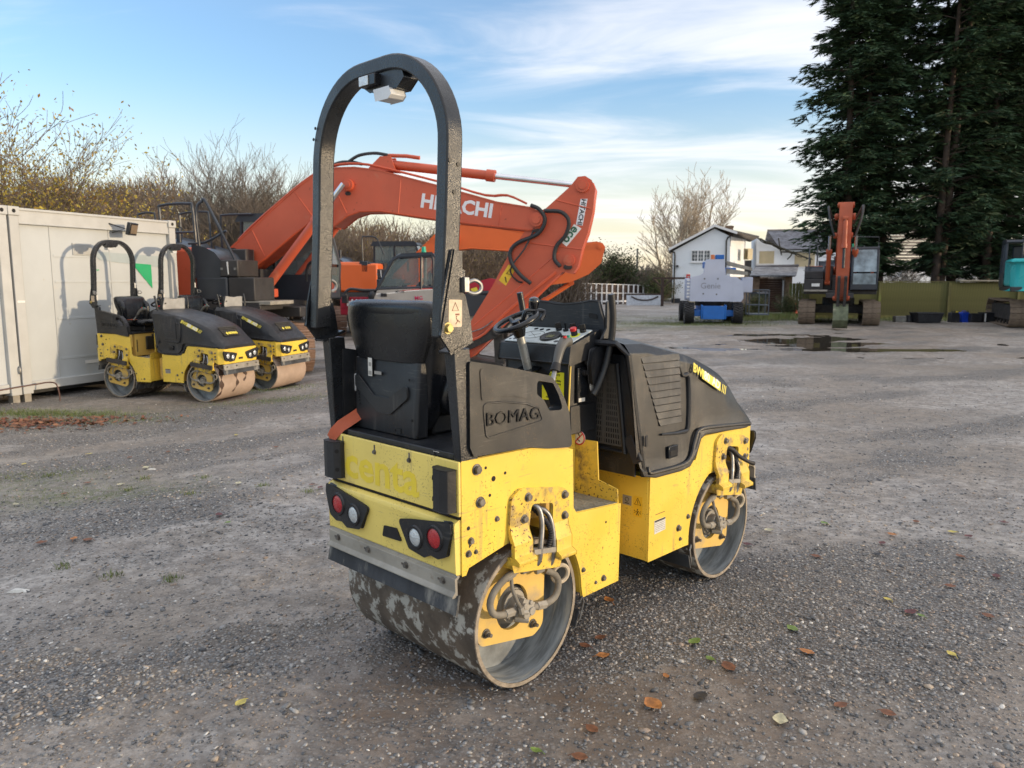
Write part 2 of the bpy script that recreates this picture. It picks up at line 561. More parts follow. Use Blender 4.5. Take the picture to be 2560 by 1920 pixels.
def hanger_set(root, dx, dz, s, main, busy):
    """outer hanger bracket, inner motor plate, pipes and hoses of one drum side; s=-1 right, +1 left"""
    sub = {}
    def put(name, mb, mat, bevel=0, parent=None, kind=None, smooth=38):
        mb = mb.moved(Matrix.Translation((dx, 0, dz)))
        if s > 0:
            mb = mb.mirror()
        return O(name, mb, mat, parent or root, bevel, smooth, kind=kind)
    out = [(-.123, .655), (-.111, .776), (-.061, .803), (.174, .762), (.222, .735), (.212, .60),
           (.120, .615), (.126, .712), (-.006, .735), (-.018, .64)]
    m = MB().prism(fil(out, [0, .04, .04, .035, .035, 0, 0, .025, .025, 0]), -.416, -.4035)
    for x0, x1, o in ((-.121, -.020, .0), (.119, .213, -.037)):
        prof = [(-.4035, .665 + o), (-.416, .665 + o), (-.420, .64 + o), (-.438, .60 + o), (-.438, .553 + o), (-.462, .540 + o),
                (-.462, .524 + o), (-.43, .528 + o), (-.40, .515 + o), (-.40, .53 + o), (-.424, .545 + o), (-.424, .60 + o), (-.408, .63 + o)]
        m.prism(fil(prof, .004, 2), x0, x1, 'X')
    h = put('hanger_bracket', m, yellow_worn, .002)
    b = MB()
    for x, z in ((-.025, .764), (.19, .730), (-.046, .683), (.191, .645)):
        bo = put('bolt', MB().bolt((x, -.416, z), (0, -1, 0), .0135), bolt_m, .0015, h)
    # short beam that carries the motor plate inside the drum
    bm = MB().prism([(-.122, .548), (-.105, .495), (.15, .448), (.175, .505)], -.425, -.352)
    put('carrier_beam', bm, yellow_worn, .006)
    ip = [(-.16, .53), (.135, .47), (.128, .263), (.125, .19), (.068, .161), (-.223, .217), (-.243, .249), (-.235, .345), (-.19, .43)]
    hole = [(-.055 + .088 * math.cos(t), .322 + .090 * math.sin(t)) for t in [2 * PI * k / 24 for k in range(24)]]
    pl = put('motor_plate', MB().prism(fil(ip, [0, 0, .03, .05, .05, .05, .03, .04, 0]), -.362, -.346, holes=[hole]), yellow_dusty, .002)
    for x, z in ((-.197, .262), (.061, .215)):
        put('bolt', MB().bolt((x, -.362, z), (0, -1, 0), .014).cyl((x, -.362, z), (x, -.392, z), .0075, n=8), bolt_m, 0, pl)
    hub = MB().lathe([(0, 0), (.13, 0), (.13, .03), (.085, .06), (.07, .10), (0, .10)], (-.02, -.24, .31), (0, -1, 0), 24)
    put('hub', hub, steel_dirty)
    mo = MB().cyl((-.03, -.30, .318), (-.03, -.352, .318), .060, n=20).cyl((-.03, -.352, .318), (-.03, -.385, .318), .043, .040, n=18)
    mo.obox((-.018, -.398, .318), (.070, .022, .060), Euler((0, .5, 0)).to_matrix())
    mo.cyl((-.038, -.40, .335), (-.038, -.42, .335), .011, n=8).cyl((.0, -.40, .337), (.0, -.416, .337), .009, n=8)
    mo.cyl((-.03, -.385, .296), (-.03, -.418, .296), .017, n=10).cyl((.006, -.385, .30), (.006, -.416, .30), .017, n=10)
    mo.cyl((-.04, -.36, .268), (.0, -.40, .262), .014, n=8)
    put('hydraulic_motor', mo, steel_dirty, .0015)
    if not busy:
        return
    hs = MB()
    hs.tube([(-.02, -.37, .468), (-.08, -.385, .47), (-.135, -.395, .462), (-.19, -.40, .435), (-.212, -.40, .392), (-.190, -.40, .346), (-.13, -.40, .328), (-.07, -.395, .322)], .0135, 10, sub=3)
    put('hose', hs, hose_m)
    put('hose', MB().tube([(.13, -.37, .42), (.175, -.385, .39), (.188, -.39, .345), (.16, -.395, .305), (.09, -.395, .292), (.02, -.395, .306)], .014, 10, sub=3), hose_m)
    put('hose', MB().tube([(-.085, -.385, .462), (-.098, -.405, .42), (-.09, -.42, .375), (-.065, -.42, .335)], .0075, 8, sub=3), hose_m)
    ft = MB()
    for p, q, r in (((-.135, -.40, .329), (-.085, -.395, .323), .018), ((.10, -.395, .293), (.05, -.395, .300), .018), ((-.068, -.42, .342), (-.06, -.42, .315), .012),
                    ((-.06, -.42, .318), (-.035, -.425, .312), .011), ((-.035, -.39, .470), (-.005, -.395, .474), .018), ((.05, -.385, .445), (.085, -.395, .452), .019), ((-.12, -.392, .463), (-.07, -.385, .470), .016)):
        put('pipe_fitting', MB().cyl(p, q, r, n=6), steel_dirty, .001)
    pp = (([(-.02, -.30, .715), (.012, -.36, .726), (.040, -.398, .712), (.052, -.412, .680), (.052, -.42, .63), (.036, -.428, .56), (.032, -.424, .50), (.015, -.408, .478), (-.02, -.395, .472)]),
          ([(.03, -.33, .70), (.07, -.385, .695), (.098, -.405, .672), (.112, -.416, .63), (.116, -.425, .55), (.110, -.42, .475), (.090, -.405, .455), (.06, -.39, .448)]))
    for P in pp:
        put('steel_pipe', MB().tube(P, .0105, 10, sub=4), steel)
    cj = []
    for k in range(34):
        t = k / 33
        p = Vector((.045, -.37, .70)).lerp(Vector((.085, -.424, .545)), t) + Vector((.022 * math.sin(t * PI), -.03 * math.sin(t * PI), 0))
        cj.append(p)
    put('corrugated_conduit', MB().tube(cj, [.0115 if k % 2 else .0085 for k in range(34)], 10), rubber)
    put('pipe_clamp', MB().prism([(-.008, .556), (-.008, .538), (.128, .516), (.128, .534)], -.437, -.41), steel_dirty, .001)
    put('lifting_ring', MB().tube([(.205 + .036 * math.cos(t), -.385 - .01 * math.cos(t), .388 + .036 * math.sin(t)) for t in [2 * PI * k / 20 for k in range(20)]], .0095, 8, closed=True), M_ring)
    if not main:
        put('guard_bar', MB().prism([(-.135, .60), (-.135, .543), (.225, .495), (.225, .552)], -.486, -.463), dark_steel, .002)

M_ring = M_('cream_painted_ring', (.52, .44, .32), .6, var=.1)
dark_steel = M_('dark_bar_steel', (.05, .045, .042), .6, .2, var=.2, dirt=(.12, .08, .06), da=.4)

def drum(root, x, main, front):
    prof = [(.226, -.398), (.29, -.398), (.29, .398), (.272, .398), (.272, -.398)]
    m = MB().lathe([(.272, -.397), (.2745, -.3985), (.288, -.3985), (.29, -.395), (.29, .395), (.288, .3985), (.2745, .3985), (.272, .397)], (x, 0, .29), (0, 1, 0), 96)
    o = O('drum', m, drum_out if main or not front else drum_tan, root, smooth=50)
    inn = MB().lathe([(.2715, -.396), (.2715, -.235), (.10, -.23), (.0, -.23)], (x, 0, .29), (0, 1, 0), 72)
    inn.lathe([(.2715, .396), (.2715, .235), (.10, .23), (.0, .23)], (x, 0, .29), (0, 1, 0), 72)
    O('drum_inner_face', inn, drum_in, o, smooth=50)
    for s in (-1, 1):
        O('rim_edge', MB().lathe([(.2725, s * .3988), (.287, s * .3990), (.2895, s * .3965)], (x, 0, .29), (0, 1, 0), 96), drum_rim, o)
    if front and not main:
        rnd = random.Random(int(root.location.x * 10))
        if root.location.y < 12:
            for yc, ln, wd in ((-.33, 1.9, .055), (.0, 1.5, .045), (.20, 1.0, .05)):
                vs = []
                n = 16
                for i in range(n + 1):
                    a = math.radians(50) - ln * i / n
                    w = wd * (.6 + .5 * math.sin(i * 1.3 + yc * 9)) * (1 - .6 * (i / n) ** 3)
                    c = yc + .02 * math.sin(i * .7) - .05 * (i / n)
                    for q in (-w, w):
                        vs.append((x + .2912 * math.cos(a), c + q, .29 + .2912 * math.sin(a)))
                O('mud_streak', MB().add(vs, [(2 * i, 2 * i + 1, 2 * i + 3, 2 * i + 2) for i in range(n)]), drum_drip, o)
    return o

def side_sets(root, main):
    rear = [(-.349, .953), (.008, .944), (.255, .90), (.264, .655), (.285, .628), (.592, .603), (.584, .252), (.335, .252)]
    rear += arc(0, .29, .325, 2, 46, 9) + [(.20, .60), (.13, .615), (.130, .716), (-.012, .739), (-.02, .60), (-.108, .607), (-.319, .564), (-.332, .541), (-.349, .541)]
    fr = [(.822, .690), (1.22, .690), (1.275, .80), (1.79, .782), (1.79, .555), (1.73, .59), (1.65, .60), (1.65, .695), (1.505, .715), (1.498, .60), (1.40, .60)]
    fr += arc(RB, .29, .345, 118, 184, 10) + [(1.140, .268), (.818, .272)]
    for s in (-1, 1):
        for nm, ol in (('rear_side_plate', rear), ('front_side_plate', fr)):
            m = MB().prism(ol, -.4022, -.390)
            if s > 0: m = m.mirror()
            o = O(nm, m, yellow, root, .0015)
            if nm[0] == 'r':
                for x, z, r in ((-.278, .914, .0155), (-.262, .792, .0155), (-.177, .711, .0085), (-.308, .660, .0105), (-.320, .616, .010), (-.284, .614, .007), (.333, .372, .0085), (.474, .295, .011), (.42, .291, .0065)):
                    b = MB().bolt((x, -.4022, z), (0, -1, 0), r)
                    O('bolt', b if s < 0 else b.mirror(), bolt_m if s < 0 else bolt_m, o, .001)
                h = MB()
                for x, z, r in ((-.233, .912, .0055), (-.194, .865, .010), (-.134, .875, .006), (-.213, .807, .006), (-.319, .709, .0075), (.486, .543, .005), (.10, .28, .001)):
                    h.cyl((x, -.4015, z), (x, -.4035, z), r, n=14)
                h.prism(fil([(-.316, .648), (-.296, .668), (-.290, .658), (-.318, .634)], .004), -.4034, -.4015)
                O('bolt_hole', h if s < 0 else h.mirror(), dark, o)
            else:
                for x, z, r in ((1.751, .713, .010), (1.752, .662, .010), (1.755, .626, .010), (1.162, .414, .010), (1.075, .375, .013), (1.095, .315, .008)):
                    b = MB().bolt((x, -.4022, z), (0, -1, 0), r)
                    O('bolt', b if s < 0 else b.mirror(), bolt_m, o, .001)
        # chamfered front corner
        c = MB().prism([(1.79, -.4022), (1.868, -.365), (1.868, -.353), (1.79, -.390)], .555, .775, 'Z')
        if s > 0: c = c.mirror()
        O('corner_plate', c, yellow, root, .0015)

def lamp_cluster(root, x, d, right, front, main):
    """housing with two round lamps on the end panel at x; d=-1 faces rear, +1 faces front"""
    if right:
        out = [(-.100, .690), (-.171, .705), (-.385, .738), (-.387, .702), (-.361, .615), (-.32, .598), (-.279, .603), (-.245, .585), (-.158, .597)]
        lens = ((-.195, .645, 'w'), (-.303, .667, 'r'))
    else:
        out = [(.100, .690), (.171, .705), (.385, .738), (.387, .702), (.361, .615), (.32, .598), (.279, .603), (.245, .585), (.158, .597)]
        lens = ((.195, .645, 'w'), (.303, .667, 'r'))
    a, b = (x, x + d * .018)
    h = O('lamp_housing', MB().prism(fil(out, .012), min(a, b), max(a, b), 'X'), plastic, root, .005)
    for y, z, k in lens:
        r = .037 if k == 'r' else .034
        O('lamp_ring', MB().lathe([(r + .012, 0), (r + .008, .006), (r, .006), (r - .002, -.004)], (b, y, z), (d, 0, 0), 28), plastic_s, h)
        mat = clear_lens if (front or k == 'w') else red_lens
        O('lens', MB().lathe([(r, .001), (r * .75, .005), (r * .4, .0075), (0, .0085)], (b, y, z), (d, 0, 0), 28), mat, h)

def roller(name, loc, rz, label, cat, group, main=True):
    root = empty(name, loc, rz, label, cat, group)
    P = root
    side_sets(P, main)
    # ---- rear frame
    O('rear_tank', MB().box(-.335, .245, -.30, .30, .62, .945).box(-.335, .245, -.388, -.345, .76, .94).box(-.335, .245, .345, .388, .76, .94), yellow_dusty, P)
    st = MB().prism([(.262, .600), (.583, .600), (.583, .262), (.338, .262)] + arc(0, .29, .325, 2, 62, 10), -.3895, .3895)
    O('step_box', st, yellow, P, .002)
    tp = O('step_plate', MB().box(.266, .584, -.3885, .3885, .6005, .607), tread, P, .001)
    lz = MB()
    for i in range(9):
        for j in range(22):
            cx, cy = .285 + i * .034, -.37 + j * .035
            lz.obox((cx, cy, .6075), (.022, .005, .003), Euler((0, 0, .8 if (i + j) % 2 else -.8)).to_matrix())
    O('tread_pattern', lz, tread, tp, kind='stuff')
    tb = [(-.3895, .603), (-.386, .664), (-.281, .687), (-.270, .860), (-.182, .857), (-.15, .93), (.15, .93), (.182, .857), (.270, .860), (.281, .687), (.386, .664), (.3895, .603)]
    O('toe_board', MB().prism(tb, .586, .593, 'X'), yellow_worn, P, .0015)
    O('pedestal', MB().box(.46, .5855, -.15, .15, .6075, .955), yellow, P, .004)
    O('centre_section', MB().box(.60, .80, -.24, .24, .272, .60), yellow_dusty, P, .03, seg=3)
    O('articulation_joint', MB().cyl((.70, 0, .2), (.70, 0, .70), .09, n=20).box(.59, .83, -.10, .10, .30, .36), dark_steel, P)
    # ---- rear end panels
    up = O('rear_panel', MB().box(-.361, -.349, -.4, .4, .757, .953), yellow_pale, P, .003)
    lo = MB().prism(fil([(-.349, .748), (-.375, .735), (-.378, .72), (-.372, .548), (-.349, .548)], .008), -.396, .396, 'Y',)
    lp = O('rear_door', lo, yellow_pale, P, .002)
    O('seam_gap', MB().box(-.352, -.345, -.398, .398, .745, .758), dark, P)
    O('pull_slot', MB().prism(fil([(.011, .640), (-.068, .646), (-.096, .601), (.022, .596)], .006), -.3800, -.370, 'X'), dark, lp)
    for y, z in ((.300, .925), (.085, .922), (-.130, .925)):
        O('keyhole_bolt', MB().bolt((-.361, y, z - .008), (-1, 0, 0), .0075).box(-.3625, -.36, y - .0035, y + .0035, z, z + .02), bolt_m, up)
    if main:
        text('lettering', 'centa', .185, faded_ink, up, frame((-.3618, .055, .842), (0, -1, 0), (0, 0, 1)), .0004, .004, sx=1.18)
    for right in (True, False):
        lamp_cluster(P, -.374, -1, right, False, main)
        lamp_cluster(P, 1.870, 1, right, True, main)
    for s in (-1, 1):
        bo = [(-.361, .290), (-.382, .290), (-.402, .310), (-.407, .350), (-.400, .384), (-.361, .392)]
        m = MB().prism(fil([(a, -b) for a, b in bo], .006), .775, .926, 'Z')
        m = m if s < 0 else m.mirror()
        b_ = O('bumper', m, rubber, P, .006, seg=3)
        h = MB()
        for z in (.812, .888):
            h.cyl((-.3905, -.3025, z), (-.3935, -.2985, z), .0085, n=14)
        O('bumper_hole', h if s < 0 else h.mirror(), dark, b_)
    # ---- scrapers, one outside and one inside each drum
    def scraper(x, d):
        pr = [(0, .548), (0, .540), (d * .012, .535), (d * .010, .487), (d * .024, .474), (d * .024, .469), (d * .002, .470), (d * .004, .53), (-d * .008, .540)]
        st_ = O('scraper_angle', MB().prism([(x + a, b) for a, b in pr], -.396, .396), steel_dirty, P, .0015)
        for y in (-.33, -.12, .12, .33):
            O('bolt', MB().bolt((x + d * .011, y, .515), (d, 0, 0), .010).box(min(x + d * .0105, x + d * .0125), max(x + d * .0105, x + d * .0125), y + .012, y + .028, .511, .519), bolt_m, st_)
        rb = [(x + d * .004, .474), (x + d * .018, .404), (x + d * .010, .402), (x - d * .004, .474)]
        O('scraper_rubber', MB().prism(rb, -.404, .404), rubber_dirty, P, .001)
    scraper(-.366, -1)
    scraper(1.874, 1)
    for x0, d in ((.345, 1), (1.17, -1)):
        O('inner_scraper', MB().prism([(x0 - d * .03, .20), (x0 - d * .05, .13), (x0 - d * .044, .128), (x0 - d * .022, .20)], -.395, .395), rubber_dirty, P)
        O('scraper_clip', MB().tube([(x0 - d * .03, -.404, .24), (x0 - d * .022, -.408, .26), (x0 - d * .012, -.408, .235), (x0 - d * .035, -.405, .16)], .004, 6), steel, P)
    # ---- drums
    drum(P, 0, main, False)
    drum(P, RB, main, True)
    for dx, dz in ((0, 0), (RB, -.016)):
        for s in (-1, 1):
            hanger_set(P, dx, dz, s, main, s < 0)
    # ---- front frame
    O('front_tank', MB().box(.832, 1.128, -.3895, .3895, .280, .676).box(.85, 1.78, -.30, .30, .615, .775), yellow_dusty, P)
    rw = O('front_rear_wall', MB().box(.819, .831, -.3899, .3899, .273, .690), yellow, P, .0015)
    O('front_panel', MB().prism(fil([(1.845, .775), (1.866, .765), (1.870, .750), (1.870, .552), (1.845, .552)], .006), -.356, .356), yellow, P, .002)
    O('pull_slot', MB().prism([(1.8702, .60), (1.8712, .60), (1.8712, .63), (1.8702, .63)], -.05, .05), dark, P)
    # ---- hood
    secs = [(.765, .665, .690, 1.258, 1.322, .408, .382), (.86, .80, .668, 1.252, 1.316, .410, .382), (1.08, 1.06, .660, 1.200, 1.262, .410, .380),
            (1.16, 1.15, .668, 1.182, 1.245, .410, .378), (1.215, 1.21, .715, 1.168, 1.230, .410, .377), (1.25, 1.25, .790, 1.155, 1.218, .410, .376),
            (1.30, 1.32, .806, 1.132, 1.196, .410, .374), (1.45, 1.45, .798, 1.085, 1.150, .410, .370), (1.55, 1.55, .792, 1.045, 1.108, .409, .364),
            (1.62, 1.625, .788, 1.008, 1.066, .409, .355), (1.68, 1.69, .784, .962, 1.012, .409, .345), (1.73, 1.74, .781, .915, .935, .407, .345), (1.80, 1.80, .777, .868, .884, .396, .348), (1.872, 1.872, .770, .806, .815, .366, .33)]
    rings = []
    for xb, xt, zb, zs, zt, w, ws in secs:
        zm = min(zb + .10, zs - .01) if zs - zb > .14 else zb + (zs - zb) * .55
        half = [(xb, w, zb), (xb + (xt - xb) * .2, w, zb + .03 if zs - zb > .08 else zb + .008), (xb + (xt - xb) * .25, w - .008, zb + .045 if zs - zb > .08 else zb + .014), (xb + (xt - xb) * .5, w - .012, zm), (xt, ws, zs), (xt, ws - .030, zs + (zt - zs) * .60), (xt, ws - .11, zt - .006), (xt, .0, zt)]
        ring = [(x, -y, z) for x, y, z in half] + [(x, y, z) for x, y, z in reversed(half[:-1])]
        rings.append(ring)
    hood = O('hood', MB().loft(rings, cap0=False), plastic, P, .006, smooth=30, seg=3)
    # rear rim and recessed rear wall with the air grille
    rim = [(.772, .70), (.765, .72), (.668, 1.245)]
    O('rear_rim', MB().tube([(.775, -.395, .690), (.668, -.372, 1.25), (.655, -.32, 1.298), (.650, .32, 1.298), (.668, .372, 1.25), (.775, .395, .690)], .014, 8), plastic, hood)
    rwl = [(-.375, .69), (-.352, 1.16), (-.30, 1.24), (.30, 1.24), (.352, 1.16), (.375, .69)]
    wv = MB().prism(rwl, -.010, .0, 'X')
    wall = O('hood_rear_wall', wv, plastic, P, loc=(.745, 0, 0))
    O('grille_opening', MB().prism([(-.30, .818), (-.08, .826), (-.15, 1.20), (-.256, 1.205)], -.0102, -.0112, 'X'), dark, wall)
    wall.rotation_euler = (0, -.0, 0)
    gr = MB()
    gp = lambda u, w_: (-.085 + (-.155 - -.085) * w_ - u * (.225 + (.105 - .225) * w_), .823 + w_ * .37)
    for k in range(15):
        w0 = k / 14
        y0, z0 = gp(0, w0); y1, z1 = gp(1, w0)
        gr.box(-.0165, -.0105, y1, y0, z0 - .0035, z0 + .0035)
    for k in range(17):
        u = k / 16
        y0, z0 = gp(u, 0); y1, z1 = gp(u, 1)
        wd = .0028 if k % 8 else .008
        gr.prism([(y0 - wd, z0), (y0 + wd, z0), (y1 + wd, z1), (y1 - wd, z1)], -.018, -.0165, 'X')
    g = O('air_grille', gr, plastic_old2, wall, kind='stuff')
    fr_ = MB().tube([(-.016, -.05, .80), (-.016, -.32, .795), (-.016, -.27, 1.20), (-.016, -.13, 1.215)], .012, 8)
    O('grille_frame', fr_, plastic, wall)
    # louvre slats let into both hood flanks
    for s in (-1, 1):
        for k in range(10):
            z = .905 + k * .0335
            x0 = .904 - (z - .887) / .40 * .179
            x1 = 1.088 - (z - .857) / .37 * .018
            yo = .400 - (z - .76) * .040
            zz = z + .0315
            yu = .400 - (zz - .76) * .040
            m = MB().add([(x0, -(yo + .007), z), (x1, -(yo + .007), z - .006), (x1 - .002, -(yu + .001), zz - .006), (x0 - .013, -(yu + .001), zz),
                          (x0, -(yo - .01), z), (x1, -(yo - .01), z - .006), (x1 - .002, -(yu - .01), zz - .006), (x0 - .013, -(yu - .01), zz)],
                         [(0, 1, 2, 3), (7, 6, 5, 4), (0, 4, 5, 1), (1, 5, 6, 2), (2, 6, 7, 3), (3, 7, 4, 0)])
            O('slat', m if s < 0 else m.mirror(), plastic, hood, .0015)
        m = MB().tube([(1.060, -.374, 1.222), (1.098, -.386, 1.125), (1.150, -.388, 1.108), (1.146, -.397, .88), (1.088, -.403, .852), (.90, -.404, .866)], [.006, .010, .012, .012, .010, .005], 8, sub=3)
        O('hood_rib', m if s < 0 else m.mirror(), plastic, hood)
        m = MB().tube([(.80, -.404, .73), (.80, -.411, .704), (.87, -.412, .698), (1.08, -.412, .693), (1.155, -.412, .722), (1.19, -.411, .80), (1.235, -.411, .842), (1.40, -.410, .835), (1.78, -.405, .80)], .010, 8, sub=3)
        O('hood_edge_roll', m if s < 0 else m.mirror(), plastic, hood)
        m = MB().box(.955, 1.035, -.4135, -.400, .742, .80)
        lt = O('hood_latch', m if s < 0 else m.mirror(), plastic_s, hood, .003)
        m = MB().box(.966, 1.024, -.4150, -.4125, .752, .778)
        O('latch_recess', m if s < 0 else m.mirror(), dark, lt)
        if s < 0:
            Mt = frame((1.350, -.3925, 1.082), (.342, .004, -.150), (.10, .06, .24))
            text('lettering', 'BW', .062, yellow_ink, hood, Mt @ Matrix.Translation((-.135, 0, 0)), .001, .002, sx=1.0)
            text('lettering', '80', .062, white_ink, hood, Mt @ Matrix.Translation((-.035, 0, 0)), .001, .002, sx=1.0)
            text('lettering', 'AD', .062, white_ink, hood, Mt @ Matrix.Translation((.070, 0, 0)), .001, .002, sx=1.0)
            yb = MB().box(-.085, .125, -.024, .024, -.0012, -.0004)
            for q in (.137, .155, .173):
                yb.add([(q, -.024, .0), (q + .008, -.024, 0), (q + .02, .024, 0), (q + .012, .024, 0)], [(0, 1, 2, 3)])
            yo_ = O('decal_strip', yb.moved(Mt), yellow_ink, hood)
    # front air grille with badge
    fg = MB()
    G0 = Vector((1.640, 0, 1.062)); G1 = Vector((1.735, 0, .945))
    bk = MB().add([(G0.x + .004, -.20, G0.z), (G0.x + .004, .20, G0.z), (G1.x + .006, .17, G1.z), (G1.x + .006, -.17, G1.z)], [(0, 1, 2, 3)])
    gb = O('front_grille_opening', bk, dark, hood)
    for k in range(6):
        p = G0.lerp(G1, k / 5)
        w_ = .20 - .03 * k / 5
        fg.obox((p.x + .010, 0, p.z + .004), (.006, 2 * w_, .004), None)
    for k in range(13):
        y = -.19 + .38 * k / 12
        a, b = G0 + Vector((.010, y, .004)), G1 + Vector((.012, y * .88, .004))
        fg.tube([a, b], .0028, 4)
    O('front_grille', fg, plastic_old2, hood, kind='stuff')
    if not main:
        Mf = frame((1.722, .03, .968), (0, 1, 0), (-.66, 0, .75))
        text('badge', 'BOMAG' if root.location.y < 12 else 'G E N', .052, yellow_ink, hood, Mf @ Matrix.Translation((.0, 0, .014)), .002, .003)
        O('badge', MB().prism([(-.105, 0), (-.13, .028), (-.155, 0), (-.13, -.028)], .013, .016, 'Z').moved(Mf), yellow_ink, hood)
    for x0 in ((.742),):
        rs = MB().obox((.735, -.362, .815), (.018, .05, .13), Euler((-.55, .1, 0)).to_matrix()).obox((.772, -.408, .855), (.02, .008, .05), None)
        O('rubber_hold_down', rs, rubber, P, .004)
    # ---- pods beside the seat
    podo = [(-.318, 1.301), (-.278, 1.294), (-.177, 1.276), (.024, 1.232), (.105, 1.213), (.150, 1.172), (.190, 1.113), (.217, 1.062), (.239, .914), (.10, .930), (-.011, .953), (-.30, .965), (-.318, 1.0)]
    podh = [(.026, 1.203), (.118, 1.184), (.150, 1.138), (.182, 1.072), (.097, 1.079), (.068, 1.122), (.026, 1.150)]
    for s in (-1, 1):
        m = MB().prism(fil(podo, [.01, 0, 0, 0, .03, 0, 0, .02, .02, 0, 0, .01, 0]), -.414, -.352, holes=[fil(podh, .016)])
        pd = O('armrest_pod', m if s < 0 else m.mirror(), plastic, P, .008, seg=3)
        e1 = [(-.270, 1.272), (-.122, 1.246), (-.020, 1.215), (-.012, 1.139), (-.094, 1.158), (-.189, 1.170), (-.262, 1.160)]
        e2 = [(-.256, 1.148), (-.15, 1.142), (-.035, 1.122), (.033, 1.097), (.055, 1.053), (.045, 1.045), (-.14, 1.030), (-.243, 1.022)]
        m = MB().prism(fil(e1, .012), -.4175, -.413)
        O('pod_upper_facet', m if s < 0 else m.mirror(), plastic, pd, .004)
        m = MB().tube([(a, -.4145, b) for a, b in fil(e2, .02)], .0035, 6, closed=True)
        O('pod_ridge', m if s < 0 else m.mirror(), plastic, pd)
        if s < 0:
            text('embossed_lettering', 'BOMAG', .068, plastic_s, pd, frame((-.103, -.4165, 1.082), (1, 0, -.035), (0, 0, 1)), .0030, .0, sx=1.18)
    O('seat_deck', MB().box(-.338, .255, -.350, .350, .948, .972).box(-.343, -.338, -.25, .29, .925, .972), plastic, P, .004)
    # ---- rollover frame
    for s in (-1, 1):
        lpst = []
        for z, xb, xf, yo, yi in ((.948, -.352, -.268, -.402, -.366), (1.345, -.379, -.305, -.402, -.350)):
            lpst.append([(xb, yo, z), (xf, yo, z), (xf, yi, z), (xb, yi, z)])
        m = MB().loft(lpst)
        ps = O('rops_post', m if s < 0 else m.mirror(), rops_p, P, .004)
        pl = [(-.390, 1.672), (-.348, 1.669), (-.348, 1.612), (-.336, 1.606), (-.336, 1.528), (-.312, 1.44), (-.303, 1.372), (-.400, 1.338), (-.445, 1.395), (-.440, 1.471), (-.420, 1.559)]
        m = MB().prism(pl, -.413, -.4035)
        hp = O('hinge_plate', m if s < 0 else m.mirror(), rops_p, P, .0015)
        m = MB().prism([(-.305, 1.372), (-.300, 1.366), (-.400, 1.330), (-.405, 1.338)], -.413, -.352)
        O('hinge_web', m if s < 0 else m.mirror(), rops_p, hp, .0015)
        m = MB().prism([(-.448, 1.395), (-.384, 1.676), (-.378, 1.674), (-.441, 1.392)], -.419, -.4035)
        O('hinge_lip', m if s < 0 else m.mirror(), rops_p, hp, .001)
        m = MB().bolt((-.415, -.413, 1.418), (0, -1, 0), .015)
        O('bolt', m if s < 0 else m.mirror(), brass_bolt, hp, .001)
        m = MB().box(-.352, -.330, -.43, -.412, 1.535, 1.585)
        m2 = MB().tube([(-.338 + .0, -.42, 1.56), (-.31, -.43, 1.575), (-.285, -.436, 1.562), (-.285, -.436, 1.540), (-.31, -.43, 1.530), (-.335, -.42, 1.54)], .0065, 8, closed=True, sub=3)
        pn = O('locking_pin', m if s < 0 else m.mirror(), steel, hp, .002)
        O('pin_ring', m2 if s < 0 else m2.mirror(), steel, pn)
        if s < 0:
            st_ = O('warning_decal', MB().prism(fil([(-.409, 1.512), (-.350, 1.510), (-.352, 1.420), (-.411, 1.421)], .006), -.4142, -.413), cream_sticker, hp)
            tr = MB().tube([(-.395, -.4147, 1.475), (-.381, -.4147, 1.502), (-.367, -.4147, 1.475)], .0012, 4, closed=True)
            tr.tube([(-.378, -.4147, 1.452), (-.372, -.4147, 1.44), (-.380, -.4147, 1.43)], .0014, 4).tube([(-.372, -.4147, 1.444), (-.362, -.4147, 1.436)], .0014, 4).obox((-.372, -.4146, 1.462), (.018, .001, .006)).sph((-.376, -.4147, 1.455), .003, 6)
            O('decal_print', tr, brown_ink, st_)
            O('serial_decal', MB().box(-.4405, -.4385, -.389, -.36, 1.0, 1.001), white_sticker, hp)
    path = []
    w0, r0, zt = .376, .300, 2.322
    for k in range(8):
        path.append((-w0, 1.385 + (zt - r0 - 1.385) * k / 8))
    path += [(-w0 + r0 - r0 * math.cos(a), zt - r0 + r0 * math.sin(a)) for a in [PI / 2 * k / 14 for k in range(15)]]
    full = path + [(-y, z) for y, z in reversed(path)]
    rr = []
    for i, (y, z) in enumerate(full):
        p0 = full[max(i - 1, 0)]; p1 = full[min(i + 1, len(full) - 1)]
        ty, tz = p1[0] - p0[0], p1[1] - p0[1]
        ln = math.hypot(ty, tz); ny, nz = -tz / ln * .026, ty / ln * .026
        xc = float(np.interp(z, [1.385, 1.82, 2.08, 2.35], [-.402, -.372, -.360, -.360]))
        rr.append([(xc - .034, y - ny, z - nz), (xc + .034, y - ny, z - nz), (xc + .034, y + ny, z + nz), (xc - .034, y + ny, z + nz)])
    ar = O('rollover_arch', MB().loft(rr), rops_p, P, .006, smooth=30)
    hb = MB()
    for x, z in ((-.352, 1.95), (-.388, 1.96), (-.37, 1.86)):
        hb.cyl((x, -.401, z), (x, -.4055, z), .0075, n=10)
    for x, y, z in ((-.396, .385, 2.12), (-.396, .37, 2.16)):
        hb.cyl((x, y, z), (x - .003, y, z), .006, n=8)
    O('rivet', hb, black_ink, ar)
    lb = O('lamp_bracket', MB().prism([(.075, 2.300), (-.150, 2.300), (-.165, 2.262), (-.125, 2.232), (.025, 2.240), (.062, 2.262)], -.385, -.320, 'X'), rops_p, P, .003)
    l1 = O('work_lamp', MB().box(-.412, -.372, -.040, .052, 2.254, 2.292), plastic_s, P, .003)
    O('lens', MB().box(-.416, -.412, -.004, .049, 2.257, 2.289), clear_lens, l1, .001)
